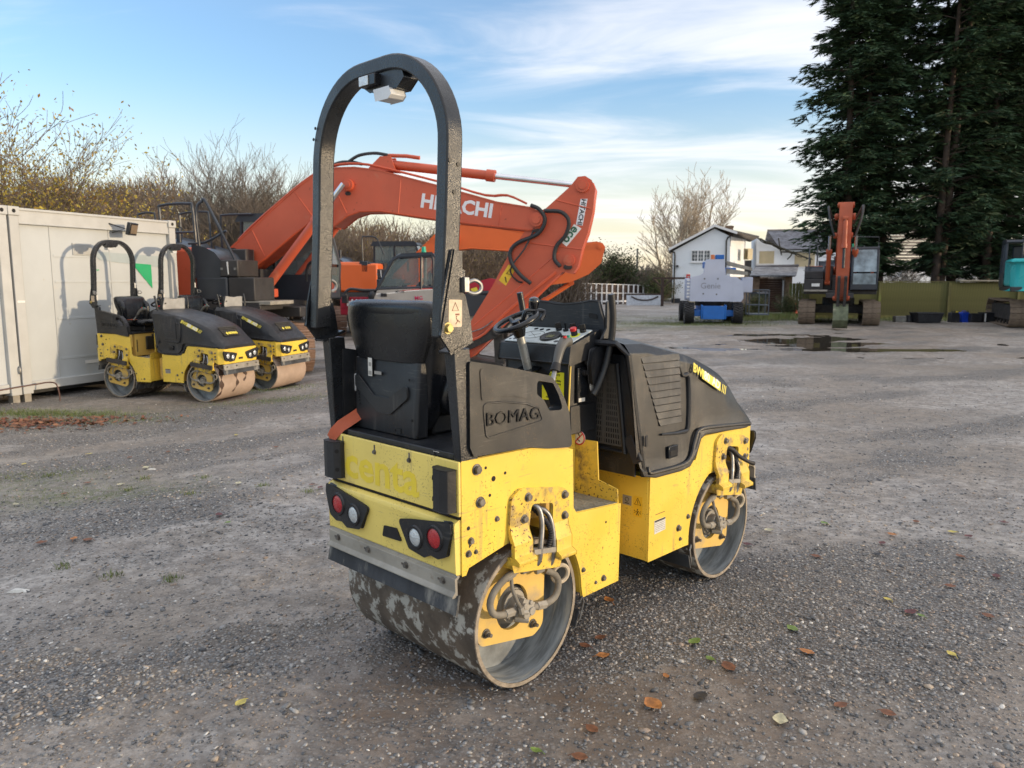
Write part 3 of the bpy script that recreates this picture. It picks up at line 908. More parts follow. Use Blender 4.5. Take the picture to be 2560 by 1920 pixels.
    l2 = O('work_lamp', MB().prism([(-.02, 2.236), (-.105, 2.236), (-.115, 2.212), (-.10, 2.200), (-.03, 2.200)], -.402, -.335, 'X'), white_plastic, P, .003)
    O('serial_decal', MB().box(-.4022 - .0045, -.4022 - .0035, -.392, -.352, 1.60, 1.68).mirror().moved(Matrix.Translation((.0, .0, 0))), white_sticker, ar) if main else None
    if not main:
        O('serial_decal', MB().box(-.3365, -.3350, .36, .385, 1.62, 1.70).box(-.3365, -.3350, -.385, -.36, 1.44, 1.52), white_sticker, ar)
    # ---- seat (set over to the left, as these slide sideways)
    yc = .118
    shell = [(.975, .200, -.275, .045, .02), (1.10, .205, -.272, .045, .02), (1.265, .210, -.262, .045, .02)]
    rb = []
    for z, hy, xb, dp, _ in shell:
        rb.append([(xb - .004, yc - hy, z), (xb - .012, yc - hy + .012, z), (xb - .012, yc + hy - .012, z), (xb - .004, yc + hy, z), (xb + dp, yc + hy, z), (xb + dp, yc - hy, z)])
    sh = O('seat_back_shell', MB().loft(rb), plastic, P, .004)
    def sup(xc_, hx, hy, z, dzf=0):
        R_ = []
        for k in range(36):
            t = 2 * PI * k / 36
            c, s_ = math.cos(t), math.sin(t)
            R_.append((xc_ + hx * abs(c) ** .55 * (1 if c > 0 else -1), yc + hy * abs(s_) ** .55 * (1 if s_ > 0 else -1), z + dzf * c))
        return R_
    hd = MB().loft([sup(-.235, .048, .208, 1.262), sup(-.235, .050, .220, 1.285), sup(-.238, .050, .245, 1.34), sup(-.242, .048, .262, 1.40), sup(-.246, .045, .266, 1.44), sup(-.247, .043, .260, 1.465)])
    O('seat_head_shell', hd, plastic_s, P, .002, smooth=50)
    cu = MB().loft([sup(-.20, .055, .17, 1.0), sup(-.185, .070, .215, 1.10), sup(-.19, .072, .235, 1.25), sup(-.205, .072, .268, 1.38), sup(-.218, .072, .278, 1.44), sup(-.226, .068, .272, 1.468), sup(-.232, .058, .255, 1.486), sup(-.236, .034, .225, 1.496), sup(-.236, .010, .16, 1.499)])
    O('seat_back_cushion', cu, plastic_s, P, smooth=60)
    for s in (-1, 1):
        wg = MB().tube([(-.19, yc + s * .225, 1.43), (-.12, yc + s * .235, 1.36), (-.11, yc + s * .225, 1.24), (-.15, yc + s * .215, 1.12), (-.12, yc + s * .21, 1.08)], [.030, .040, .035, .028, .03], 10, sub=3)
        O('side_bolster', wg, plastic_s, P, smooth=60)
    def supc(z, hx, hy, xc_=.03):
        return [(xc_ + hx * abs(math.cos(t)) ** .5 * (1 if math.cos(t) > 0 else -1), yc + hy * abs(math.sin(t)) ** .5 * (1 if math.sin(t) > 0 else -1), z) for t in [2 * PI * k / 36 for k in range(36)]]
    O('seat_cushion', MB().loft([supc(1.05, .20, .20), supc(1.065, .225, .24), supc(1.11, .235, .25), supc(1.14, .22, .235), supc(1.15, .17, .18)]), plastic_s, P, smooth=60)
    O('seat_base', MB().box(-.18, .20, yc - .17, yc + .17, .973, 1.052), plastic, P, .01)
    chv = [(.300, 1.20), (.185, 1.115), (.08, 1.115), (-.030, 1.175), (-.032, 1.130), (.075, 1.058), (.155, 1.058), (.300, 1.150)]
    O('chevron_panel', MB().prism(fil(chv, .012), -.2925, -.284, 'X'), plastic, sh, .004)
    if main:
        lb_ = O('serial_label', MB().box(-.2885, -.2872, .190, .216, 1.195, 1.268), white_sticker, sh)
        O('label_print', MB().box(-.2890, -.2885, .195, .211, 1.235, 1.250).box(-.2890, -.2885, .193, .213, 1.200, 1.216), grey_ink, lb_)
        O('seat_label_patch', MB().box(-.2882, -.2865, .13, .175, 1.205, 1.218), grey_ink, sh)
        sc = MB()
        for y, z in ((.30, 1.205), (-.045, 1.20), (-.055, 1.045), (.05, .995), (-.08, .985), (.01, 1.10), (-.02, 1.145)):
            sc.cyl((-.286, y, z), (-.2885, y, z), .005, n=8)
        for k in range(8):
            sc.cyl((-.286, .302 - k * .003, 1.165 - k * .013), (-.2882, .302 - k * .003, 1.165 - k * .013), .004, n=8)
        O('screw', sc, dark, sh)
        O('latch_box', MB().box(-.2900, -.286, .01, .035, .985, 1.005), dark, sh)
    O('armrest_tube', MB().tube([(-.20, .355, .96), (-.21, .352, 1.22), (-.20, .350, 1.27), (-.16, .348, 1.285)], .030, 12, sub=3), plastic, P)
    O('belt_buckle', MB().box(-.262, -.236, .340, .372, 1.115, 1.190).box(-.266, -.232, .318, .338, 1.150, 1.185), white_plastic, P, .006)
    sp = [(-.25, .285, 1.05), (-.31, .305, 1.012), (-.352, .325, .985), (-.372, .352, .950), (-.374, .372, .922)]
    vs = []
    for i, (x, y, z) in enumerate(sp):
        vs += [(x, y - .022, z - .018), (x, y + .022, z + .018)]
    O('belt_strap', MB().add(vs, [(2 * i, 2 * i + 1, 2 * i + 3, 2 * i + 2) for i in range(4)]), belt_m, P)
    if not main:
        O('document_box', MB().box(.250, .275, -.10, .20, .70, .90).obox((.27, .05, .91), (.03, .06, .04)), plastic, P, .006)
        O('seat_orange_tag', MB().box(.02, .12, -.20, -.10, 1.15, 1.155), belt_m, P)
        O('seat_base_slot', MB().box(.2455, .2475, -.27, -.255, .68, .86), dark, P)
    # ---- console
    O('console_body', MB().prism(fil([(.500, .955), (.500, 1.235), (.700, 1.262), (.700, .80), (.60, .80), (.594, .955)], .006), -.176, .205), plastic, P, .004)
    tr_ = MB().prism(fil([(.468, 1.205), (.482, 1.287), (.690, 1.352), (.720, 1.35), (.705, 1.250)], .01), -.204, .232)
    O('dashboard_tray', tr_, plastic, P, .008, seg=3)
    th = math.atan2(.062, .185)
    MP = Matrix.Translation((.488, .014, 1.292)) @ Matrix.Rotation(-th, 4, 'Y')
    pn = O('instrument_panel', MB().box(0, .180, -.196, .196, -.002, .004).moved(MP), grey_panel, P, .002)
    def pp(name, mb, mat, bevel=0):
        return O(name, mb.moved(MP), mat, pn, bevel)
    def disc(x, y, r, z0, z1, n=24, r1=None):
        return MB().cyl((x, y, z0), (x, y, z1), r, r1, n)
    pp('gauge', MB().lathe([(.0, .008), (.045, .008), (.050, .012), (.053, .004)], (.072, -.035, 0), (0, 0, 1), 28), plastic_s)
    pp('gauge_display', MB().box(.055, .085, -.055, -.015, .0085, .0095), olive, 0)
    pp('graphic_print', MB().tube([(.085 + .045 * math.cos(t), .085 + .062 * math.sin(t), .0044) for t in [2 * PI * k / 24 for k in range(24)]], .0012, 4, closed=True).tube([(.06, .05, .0044), (.09, .09, .0044), (.11, .12, .0044)], .001, 4).tube([(.10, .05, .0044), (.07, .10, .0044)], .001, 4), black_ink)
    pp('emergency_stop_ring', disc(.105, -.150, .026, .004, .0055), yel_sticker)
    pp('emergency_stop_base', disc(.105, -.150, .015, .0055, .026), plastic_s)
    pp('emergency_stop_button', disc(.105, -.150, .017, .026, .042, r1=.0155), red_plastic, .003)
    for x, y in ((.155, -.018), (.158, -.105), (.150, -.165)):
        k = MB().cyl((x, y, .004), (x, y, .016), .015, n=16).obox((x, y, .028), (.012, .028, .026), Euler((0, .2, .6)).to_matrix())
        pp('rotary_switch', k, plastic_s, .002)
    pp('toggle_switch', MB().cyl((.152, -.062, .004), (.152, -.062, .012), .013, n=14).cyl((.152, -.062, .012), (.156, -.062, .040), .004, .0055, n=8), plastic_s)
    for x, y in ((.150, .045), (.150, .085), (.03, .150), (.025, -.105), (.02, .175), (.02, -.178), (.155, .125)):
        pp('blank_plug', disc(x, y, .011 if abs(y) < .16 else .006, .004, .0055), plastic_s)
    cvo = [(.232, 1.300), (.236, 1.468), (.215, 1.475), (.13, 1.472), (.04, 1.462), (-.07, 1.470), (-.150, 1.482), (-.178, 1.478), (-.212, 1.378), (-.232, 1.300)]
    cv = O('dashboard_cover', MB().prism(cvo, .692, .714, 'X'), plastic, P, .006, seg=3)
    O('cover_front_skin', MB().prism([(a * .985, b - .002) for a, b in cvo], .7145, .722, 'X'), plastic_old, cv, .005, seg=3)
    O('cover_lip', MB().tube([(.697, a, b) for a, b in cvo[1:8]], .007, 6, sub=3), plastic, cv)
    O('finger_slot', MB().prism(fil([(-.150, 1.415), (-.185, 1.408), (-.188, 1.390), (-.150, 1.392)], .008), .7225, .7245, 'X').prism(fil([(-.135, 1.430), (-.182, 1.42), (-.186, 1.40), (-.135, 1.405)], .008), .689, .6915, 'X'), dark, cv)
    for s in (-1, 1):
        m = MB().prism(fil([(.715, 1.480), (.690, 1.478), (.690, 1.36), (.655, 1.315), (.652, 1.285), (.730, 1.272), (.732, 1.31), (.722, 1.37)], .012), -.240, -.229)
        a_ = O('cover_arm', m if s < 0 else m.mirror(), plastic, cv, .003)
        m = MB().bolt((.672, -.240, 1.30), (0, -1, 0), .008)
        O('pivot_bolt', m if s < 0 else m.mirror(), steel, a_)
    # right side of the console: yellow edge strip, ignition block, key
    O('edge_strip', MB().tube([(.496, -.179, .99), (.507, -.179, 1.205), (.690, -.179, 1.252)], .0045, 6), yellow, P)
    ib = O('ignition_block', MB().box(.545, .620, -.192, -.176, 1.03, 1.19), plastic_s, P, .004)
    O('ignition_lock', MB().cyl((.585, -.192, 1.165), (.585, -.205, 1.165), .013, n=16).cyl((.60, -.192, 1.21), (.60, -.21, 1.21), .012, n=12).obox((.598, -.212, 1.165), (.04, .006, .016)), rubber, ib)
    if main:
        O('key_ring', MB().tube([(.612 + .008 * math.cos(t), -.215, 1.145 + .012 * math.sin(t)) for t in [2 * PI * k / 14 for k in range(14)]], .0013, 5, closed=True), steel, ib)
        O('key_tag', MB().prism([(.612 + .0125 * math.cos(t), 1.105 + .025 * math.sin(t)) for t in [2 * PI * k / 20 for k in range(20)]], -.218, -.215), white_sticker, ib)
        O('number_label', MB().box(.55, .595, -.1935, -.1925, 1.035, 1.052), white_sticker, ib)
    O('lower_side_cover', MB().box(.505, .69, -.185, -.177, .89, 1.02), plastic, P, .006)
    ys = O('yellow_notice', MB().prism([(-.075, 1.170), (-.150, 1.168), (-.150, 1.045), (-.02, 1.035), (-.02, 1.10)], .4975, .4985, 'X'), yel_sticker, P)
    Mn = frame((.4970, -.085, 1.155), (0, -1, 0), (0, 0, 1))
    for k, w in enumerate(('DAILY CHECKS', 'ROLLER', 'It is your responsibility', 'to check the following', 'before use', 'oil and water levels', 'report faults', 'PROMPTLY', 'ANY DEFECTS')):
        text('notice_print', w, .0105 if 1 < k < 7 else .0125, black_ink, ys, Mn @ Matrix.Translation((0, -.0130 * k, 0)), .0002, .0003)
    # steering
    O('steering_column', MB().cyl((.470, .040, 1.17), (.418, .045, 1.335), .0195, n=18), col_m, P)
    O('column_boot', MB().cyl((.421, .045, 1.325), (.405, .047, 1.372), .024, .040, n=18).lathe([(.055, 0), (.060, .012), (.02, .014)], (.478, .040, 1.165), (-.3, 0, .95), 20), plastic_s, P)
    wc = Vector((.398, .048, 1.392)); wnm = Vector((-.40, .12, .90)).normalized()
    ea = wnm.orthogonal().normalized(); eb = wnm.cross(ea)
    wh = O('steering_wheel', MB().tube([wc + (ea * math.cos(t) + eb * math.sin(t)) * .100 for t in [2 * PI * k / 32 for k in range(32)]], .0125, 10, closed=True), plastic_s, P)
    spk = MB()
    for t in (.3, 2.4, 4.5):
        spk.tube([wc - wnm * .028, wc - wnm * .018 + (ea * math.cos(t) + eb * math.sin(t)) * .05, wc + (ea * math.cos(t) + eb * math.sin(t)) * .096], [.016, .014, .010], 8, sub=2)
    O('spoke', spk, plastic_s, wh)
    O('wheel_hub', MB().cyl(wc - wnm * .03, wc + wnm * .004, .026, .02, n=16), plastic_s, wh)
    kb = wc + Vector((.075, -.045, .035))
    lp_ = MB().tube([wc + Vector((.02, -.02, .0)), kb + Vector((-.05, .01, .01)), kb + Vector((-.02, .0, .012)), kb + Vector((.03, -.03, .008)), kb + Vector((.0, -.035, -.03))], .0105, 8, sub=3)
    O('spinner_bracket', lp_, plastic_s, wh)
    O('spinner_knob', MB().lathe([(.0, -.005), (.011, -.005), (.013, .01), (.023, .045), (.0245, .058), (.019, .070), (.008, .075), (0, .0755)], kb, (-.12, .0, 1), 20), gloss_black, wh)
    # travel lever beside the right pod
    O('travel_lever', MB().tube([(.245, -.300, 1.155), (.265, -.290, 1.185), (.285, -.280, 1.21)], .010, 10, sub=3), steel, P)
    O('lever_boot', MB().tube([(.285, -.280, 1.205), (.300, -.275, 1.235)], [.022, .018], 12), rubber, P)
    O('lever_grip', MB().tube([(.300, -.275, 1.232), (.318, -.268, 1.262), (.345, -.258, 1.295), (.385, -.245, 1.318), (.415, -.238, 1.315), (.425, -.236, 1.30)], [.0165, .019, .021, .024, .024, .016], 12, sub=3), grip_m, P)
    for x, y, m_ in ((.372, -.258, red_plastic), (.392, -.240, green_plastic), (.400, -.255, green_plastic), (.38, -.236, plastic_s)):
        O('lever_button', MB().cyl((x, y, 1.335), (x, y, 1.345), .0075, n=12), m_, P)
    for s in (-1, 1):
        pr = [(.600, -.235, 1.07), (.618, -.245, 1.10), (.655, -.262, 1.20), (.672, -.278, 1.32), (.666, -.288, 1.42), (.645, -.292, 1.515)]
        m = MB().tube(pr, .0155, 12, sub=4)
        O('hand_rail', m if s < 0 else m.mirror().moved(Matrix.Translation((.05, .015, 0))), rops_s, P)
        m = MB().prism(fil([(.60, 1.27), (.685, 1.285), (.685, 1.15), (.60, 1.10), (.585, 1.20)], .02), -.236, -.212)
        O('rail_bracket', m if s < 0 else m.mirror(), plastic, P, .003)
    # ---- stickers
    ne = O('no_entry_sign', MB().cyl((.5855, -.170, .865), (.5845, -.170, .865), .0345, n=24), white_ink, P)
    rg = MB().tube([(.584, -.170 + .031 * math.cos(t), .865 + .031 * math.sin(t)) for t in [2 * PI * k / 24 for k in range(24)]], .0032, 5, closed=True)
    rg.tube([(.584, -.192, .887), (.584, -.148, .843)], .003, 5)
    O('sign_ring', rg, red_ink, ne)
    O('sign_figure', MB().tube([(.5842, -.165, .885), (.5842, -.175, .87), (.5842, -.16, .86), (.5842, -.175, .848)], .003, 5), black_ink, ne)
    for (y0, y1, z0, z1, mt) in ((-.302, -.252, .522, .568, 'g'), (-.363, -.314, .525, .575, 'w'), (-.363, -.314, .476, .5245, 'w')):
        d_ = O('warning_decal', MB().box(.8175, .8187, y0, y1, z0, z1), warn_sticker if mt == 'w' else grey_ink, P)
        yy, zz = (y0 + y1) / 2, (z0 + z1) / 2
        if mt == 'g':
            q = MB().tube([(.817, yy + .010 * math.cos(t), zz + .004 + .010 * math.sin(t)) for t in [2 * PI * k / 12 for k in range(12)]], .0012, 4, closed=True).box(.8168, .8174, yy - .012, yy + .012, zz - .016, zz - .012)
        elif z0 > .5:
            q = MB().tube([(.817, yy - .018, zz - .015), (.817, yy, zz + .017), (.817, yy + .018, zz - .015)], .0017, 4, closed=True).box(.8166, .8174, yy - .0015, yy + .0015, zz - .006, zz + .006).box(.8166, .8174, yy - .0015, yy + .0015, zz - .011, zz - .008)
        else:
            q = MB().tube([(.817, yy - .006, zz - .016), (.817, yy, zz), (.817, yy + .006, zz - .016)], .002, 4).tube([(.817, yy - .009, zz), (.817, yy, zz + .006), (.817, yy + .009, zz)], .0018, 4).sph((.817, yy, zz + .012), .0035, 6).tube([(.817, yy - .019, zz + .006), (.817, yy - .013, zz)], .0012, 4).tube([(.817, yy + .019, zz + .006), (.817, yy + .013, zz)], .0012, 4).tube([(.817, yy - .019, zz - .008), (.817, yy - .012, zz - .003)], .0012, 4).tube([(.817, yy + .019, zz - .008), (.817, yy + .012, zz - .003)], .0012, 4)
        O('decal_print', q, black_ink, d_)
    tp_ = O('type_plate', MB().prism([(.862, .460), (.955, .460), (.958, .398), (.865, .394)], -.4036, -.4022), white_sticker if main else grey_ink, P)
    tl = MB()
    for k in range(6):
        z = .405 + k * .0088
        tl.box(.868, .950, -.4041, -.4036, z, z + .001)
    tl.box(.865, .955, -.4041, -.4036, .452, .459)
    O('plate_print', tl, black_ink, tp_)
    if main:
        O('scuffed_number', MB().box(.87, .95, -.4028, -.4022, .486, .489), brown_ink, P)
        O('loose_cable', MB().tube([(1.49, -.35, .705), (1.545, -.412, .70), (1.60, -.435, .655), (1.665, -.46, .615), (1.71, -.47, .598)], [.014, .014, .012, .010, .012], 10, sub=3), rubber, P)
    return root

col_m = M_('column_silver', (.46, .47, .44), .35, .35, var=.1, vs=20)
plastic_old2 = M_('dusty_grille_plastic', (.085, .08, .072), .7, var=.1)
brass_bolt = M_('yellow_zinc_bolt', (.42, .34, .14), .4, .6, var=.15)
brown_ink = M_('brown_print', (.20, .06, .03), .5, var=.05)
grey_ink = M_('grey_print', (.30, .29, .27), .5, var=.1)
olive = M_('gauge_face', (.10, .10, .03), .4, var=.1)
gloss_black = M_('gloss_black_knob', (.012, .012, .014), .15, var=.05, coat=.6)
grip_m = M_('worn_grey_grip', (.095, .09, .08), .45, var=.15)
rops_s = M_('rail_black', (.022, .024, .027), .35, var=.2, bump=.1, bs=200)

roller('road_roller', (-.2225, 3.0923, -.004), .805, 'yellow and black tandem roller with a black rollover hoop standing alone in the foreground', 'roller', 'yellow tandem road rollers', True)
# ---------------------------------------------------------------- ground
def _h(ix, iy, seed):
    n = (ix.astype(np.int64) * 374761393 + iy.astype(np.int64) * 668265263 + seed * 2147483647) & 0xffffffff
    n = ((n ^ (n >> 13)) * 1274126177) & 0xffffffff
    return ((n ^ (n >> 16)) & 0xffff) / 65535.0
def vnoise(x, y, seed=1):
    ix, iy = np.floor(x), np.floor(y)
    fx, fy = x - ix, y - iy
    fx, fy = fx * fx * (3 - 2 * fx), fy * fy * (3 - 2 * fy)
    a, b = _h(ix, iy, seed), _h(ix + 1, iy, seed)
    c, d = _h(ix, iy + 1, seed), _h(ix + 1, iy + 1, seed)
    return (a * (1 - fx) + b * fx) * (1 - fy) + (c * (1 - fx) + d * fx) * fy
def fbm(x, y, seed=1, o=4):
    s, a, t = 0, .5, 0
    for k in range(o):
        s = s + a * vnoise(x * 2 ** k, y * 2 ** k, seed + k); t += a; a *= .5
    return s / t
def gauss(x, y, cx, cy, rx, ry, rot=0):
    c, s = math.cos(rot), math.sin(rot)
    u, v = (x - cx) * c + (y - cy) * s, -(x - cx) * s + (y - cy) * c
    return np.exp(-((u / rx) ** 2 + (v / ry) ** 2))

def gravel_mask(x, y):
    """1 where loose stone lies, 0 on packed mud"""
    c, s = math.cos(.5), math.sin(.5)
    u, v = x * c + y * s, -x * s + y * c
    m = fbm(u * .55, v * 1.5, 11, 4) * 1.15 + .10 * (fbm(x * 5, y * 5, 31, 2) - .5) - .10
    m = m + .55 * gauss(x, y, 1.55, 3.75, 1.5, .55, .35) + .35 * gauss(x, y, -3.9, 7.3, 2.0, .8, .1) + .35 * gauss(x, y, 2.1, 2.35, .8, .35, .2)
    m = m + .3 * gauss(x, y, -.55, 5.2, 1.2, .22, .15) + .3 * gauss(x, y, -3.2, 9.6, 3, .7, -.2) + .25 * gauss(x, y, .2, 2.2, .6, .2, 0) + .2 * gauss(x, y, -1.9, 2.75, .35, .25)
    m = m - .5 * gauss(x, y, .55, 2.62, .75, .35, .5) - .30 * gauss(x, y, -1.6, 3.9, 1.9, .5, .15) - .25 * gauss(x, y, 3.4, 5.0, 1.6, .8, .3)
    return sst(.40, .82, m)

PUD = [(7.9, 17.6, 2.3, .55, -.06), (7.3, 20.4, 1.3, .8, .1), (8.2, 19.2, 1.4, .8, .0), (8.9, 21.0, 1.0, .5, .2), (9.0, 17.4, 1.2, .30, 0), (7.6, 22.6, 1.4, .6, .1)]
def ground_z(x, y):
    x = np.asarray(x, float); y = np.asarray(y, float)
    z = -0.16 * sst(-1.5, -5.0, x) * (1 - sst(30, 50, y)) - 0.4 * sst(31, 62, y)
    far = sst(10, 40, np.hypot(x, y))
    z = z + (fbm(x * .5, y * .5, 3, 3) - .5) * .035 * (1 + far) + (fbm(x * 3.2, y * 3.2, 5, 5) - .5) * .034
    # wheel ruts swinging from the lower left to the upper right and across the yard
    for (a, b, w, dpt, sd) in ((.20, 3.25, .10, .012, 1), (.20, 3.75, .10, .010, 2), (.16, 4.55, .14, .012, 3), (.12, 5.2, .14, .010, 4)):
        d = (y - b - a * x - .25 * np.sin(x * .5 + sd)) / w
        z = z - dpt * np.exp(-d * d) * sst(.6, -.4, x) + dpt * .5 * np.exp(-((np.abs(d) - 1.5) ** 2) * 3) * sst(.6, -.4, x)
    rid = (y - 2.6) * .9 + (x - .6) * .45
    z = z + .003 * np.sin(x * 95 - y * 30) * gauss(x, y, .68, 2.72, .38, .26, 1.1)
    for (a, b, w, dpt) in ((.06, 14.2, .35, .03), (.05, 15.2, .3, .03), (.03, 24.5, .5, .04)):
        d = (y - b - a * x) / w
        z = z - dpt * np.exp(-d * d) * (.5 + fbm(x * .7, y * .7, 41, 2))
    for cx, cy, rx, ry, ro in PUD:
        z = z - .075 * gauss(x, y, cx, cy, rx, ry, ro)
    z = z + .050 * (fbm(x * 1.3, y * 2.6, 51, 5) - .5) * sst(13, 16, y) * sst(28, 24, y) * 2
    g = gravel_mask(x, y)
    z = z + .006 * g
    # the ground is pressed level under the drums of the three rollers
    for (ox, oy, ps, zt) in ((-.2225, 3.0923, .805, -.012), (-5.7546, 11.6622, -.3115, -.172), (-5.30, 12.86, -.3115, -.172)):
        c_, s_ = math.cos(ps), math.sin(ps)
        for bx in (0, 1.517):
            u = (x - ox) * c_ + (y - oy) * s_ - bx
            v = -(x - ox) * s_ + (y - oy) * c_
            m = np.exp(-(u / .36) ** 4 - (v / .60) ** 4)
            z = z * (1 - m) + zt * m
    return z
def zg(x, y):
    return float(ground_z(x, y))

def axis(first, grow, lim):
    v = [0.0]
    while v[-1] < lim:
        v.append(v[-1] + max(first, grow * v[-1]))
    return v
xa = axis(.032, .017, 700)
xs = np.array([-a for a in xa[:0:-1]] + xa)
ya = [-6, -3, -1, .5, 1.4]
y = 1.9
while y < 900:
    ya.append(y); y += max(.028, .0105 * y)
ys = np.array(ya)
X, Y = np.meshgrid(xs, ys)
Z = ground_z(X, Y)
nx, ny = len(xs), len(ys)
co = np.stack([X.ravel(), Y.ravel(), Z.ravel()], -1)
idx = np.arange(nx * ny).reshape(ny, nx)
q = np.stack([idx[:-1, :-1].ravel(), idx[:-1, 1:].ravel(), idx[1:, 1:].ravel(), idx[1:, :-1].ravel()], -1)
def np_mesh(name, co, faces, k):
    me = bpy.data.meshes.new(name)
    me.vertices.add(len(co)); me.vertices.foreach_set('co', np.asarray(co, np.float32).ravel())
    me.loops.add(faces.size); me.loops.foreach_set('vertex_index', faces.ravel().astype(np.int32))
    me.polygons.add(len(faces)); me.polygons.foreach_set('loop_start', np.arange(0, faces.size, k, dtype=np.int32))
    me.update(calc_edges=True)
    return me
gm = np_mesh('ground', co, q, 4)
gm.shade_smooth()
at_ = gm.attributes.new('gravel', 'FLOAT', 'POINT')
at_.data.foreach_set('value', gravel_mask(X, Y).ravel().astype(np.float32))
gr_ = .6 * gauss(X, Y, -5.8, 9.7, 1.1, .5, .3) + .7 * gauss(X, Y, -3.2, 5.7, .7, .3, .1) + .55 * gauss(X, Y, -4.2, 6.2, .8, .3, 0) + .55 * gauss(X, Y, 5.5, 27, 4, 2.2, .1) + .5 * gauss(X, Y, 9, 33, 5, 2, .0) + .35 * gauss(X, Y, 1, 30, 7, 6, 0) + .55 * gauss(X, Y, -3.3, 10.4, .7, .2, .1)
gr_ = gr_ + 1.2 * sst(36, 50, Y) * sst(70, 60, np.abs(X)) * 0 + .9 * sst(72, 90, Y)
at2 = gm.attributes.new('green', 'FLOAT', 'POINT')
at2.data.foreach_set('value', np.clip(gr_ * (.4 + 1.2 * fbm(X * 2.5, Y * 2.5, 77, 4)), 0, 1).ravel().astype(np.float32))

at3 = gm.attributes.new('wet', 'FLOAT', 'POINT')
wt_ = 1.1 * gauss(X, Y, .45, 2.75, 1.5, .75, .35) + .8 * gauss(X, Y, .2, 3.3, 1.0, .5, .4) + .7 * gauss(X, Y, 8, 18.5, 5, 4, 0) + .45 * gauss(X, Y, 11, 24, 7, 3, 0) + .35 * gauss(X, Y, -3, 10, 3, 1.5, 0)
at3.data.foreach_set('value', np.clip(wt_, 0, 1).ravel().astype(np.float32))
def ground_mat():
    m = bpy.data.materials.new('yard_surface'); m.use_nodes = True
    t = m.node_tree; b = t.nodes['Principled BSDF']; L = t.links.new
    def N(ty, **k):
        n = t.nodes.new(ty)
        for a, c in k.items(): setattr(n, a, c)
        return n
    tc = N('ShaderNodeTexCoord').outputs['Object']
    def noi(sc, det=4, ro=.6, vec=tc):
        n = N('ShaderNodeTexNoise'); n.inputs['Scale'].default_value = sc; n.inputs['Detail'].default_value = det; n.inputs['Roughness'].default_value = ro
        L(vec, n.inputs['Vector']); return n.outputs[0]
    def rg(f, a, c, lo=0., hi=1.):
        r = N('ShaderNodeMapRange', interpolation_type='SMOOTHSTEP')
        for i, v in enumerate((a, c, lo, hi)): r.inputs[i + 1].default_value = v
        L(f, r.inputs[0]); return r.outputs[0]
    def mix(f, a, c, ty='MIX'):
        x = N('ShaderNodeMixRGB', blend_type=ty)
        if isinstance(f, float): x.inputs[0].default_value = f
        else: L(f, x.inputs[0])
        for i, q_ in ((1, a), (2, c)):
            if isinstance(q_, tuple): x.inputs[i].default_value = (*q_, 1)
            else: L(q_, x.inputs[i])
        return x.outputs[0]
    def mth(op, a, c):
        x = N('ShaderNodeMath', operation=op, use_clamp=True)
        for i, q_ in enumerate((a, c)):
            if isinstance(q_, (int, float)): x.inputs[i].default_value = q_
            else: L(q_, x.inputs[i])
        return x.outputs[0]
    ga = N('ShaderNodeAttribute', attribute_name='gravel').outputs['Fac']
    gn = N('ShaderNodeAttribute', attribute_name='green').outputs['Fac']
    mud = mix(rg(noi(1.3, 5), .35, .65), (.33, .30, .275), (.46, .43, .40))
    mud = mix(rg(noi(.35, 3), .40, .62), mud, (.27, .23, .19))
    mud = mix(mth('MULTIPLY', rg(noi(3.2, 7, .68), .50, .62), .55), mud, (.25, .215, .18))
    mud = mix(mth('MULTIPLY', rg(noi(28, 5), .48, .62), .5), mud, (.23, .205, .18))
    mud = mix(mth('MULTIPLY', rg(noi(95, 3), .60, .68), .8), mud, (.46, .45, .43))
    mud = mix(mth('MULTIPLY', rg(noi(60, 3), .62, .70), .8), mud, (.16, .15, .14))
    vo = N('ShaderNodeTexVoronoi'); vo.inputs['Scale'].default_value = 62; L(tc, vo.inputs['Vector'])
    cr = N('ShaderNodeValToRGB')
    e = cr.color_ramp.elements
    e[0].position = 0; e[0].color = (.14, .14, .145, 1); e[1].position = 1; e[1].color = (.52, .50, .46, 1)
    for p, c in ((.3, (.22, .22, .22, 1)), (.6, (.29, .285, .28, 1)), (.8, (.31, .27, .23, 1)), (.93, (.38, .37, .35, 1))):
        z_ = e.new(p); z_.color = c
    sp = N('ShaderNodeSeparateColor'); L(vo.outputs['Color'], sp.inputs[0]); L(sp.outputs[0], cr.inputs[0])
    grv = mix(rg(vo.outputs['Distance'], .30, .62), cr.outputs[0], (.105, .094, .084))
    gfac = mth('MULTIPLY', rg(ga, .10, .85), .85)
    spk = rg(noi(9, 4), .42, .60)
    gf2 = mth('MAXIMUM', gfac, mth('MULTIPLY', spk, .45))
    mud = mix(mth('MULTIPLY', rg(noi(13, 7, .78), .47, .60), .60), mud, (.155, .135, .118))
    br_ = N('ShaderNodeAttribute', attribute_name='wet').outputs['Fac']
    mud = mix(mth('MULTIPLY', br_, rg(noi(2.2, 6, .7), .25, .60)), mud, (.150, .112, .085))
    c = mix(gf2, mud, grv)
    c = mix(mth('MULTIPLY', rg(noi(5.5, 8, .8), .50, .57), .35), c, (.12, .105, .092))
    gcol = mix(rg(noi(40, 3), .3, .7), (.045, .075, .016), (.13, .15, .05))
    gsel = mth('MULTIPLY', gn, rg(noi(16, 5, .7), .40, .58))
    c = mix(gsel, c, gcol)
    L(c, b.inputs['Base Color'])
    L(rg(noi(.8, 4), .35, .65, .50, .85), b.inputs['Roughness'])
    b.inputs['Specular IOR Level'].default_value = .42
    h1 = mth('MULTIPLY', mth('SUBTRACT', 1.0, rg(vo.outputs['Distance'], .0, .7)), gf2)
    hh = N('ShaderNodeMath', operation='ADD'); L(h1, hh.inputs[0])
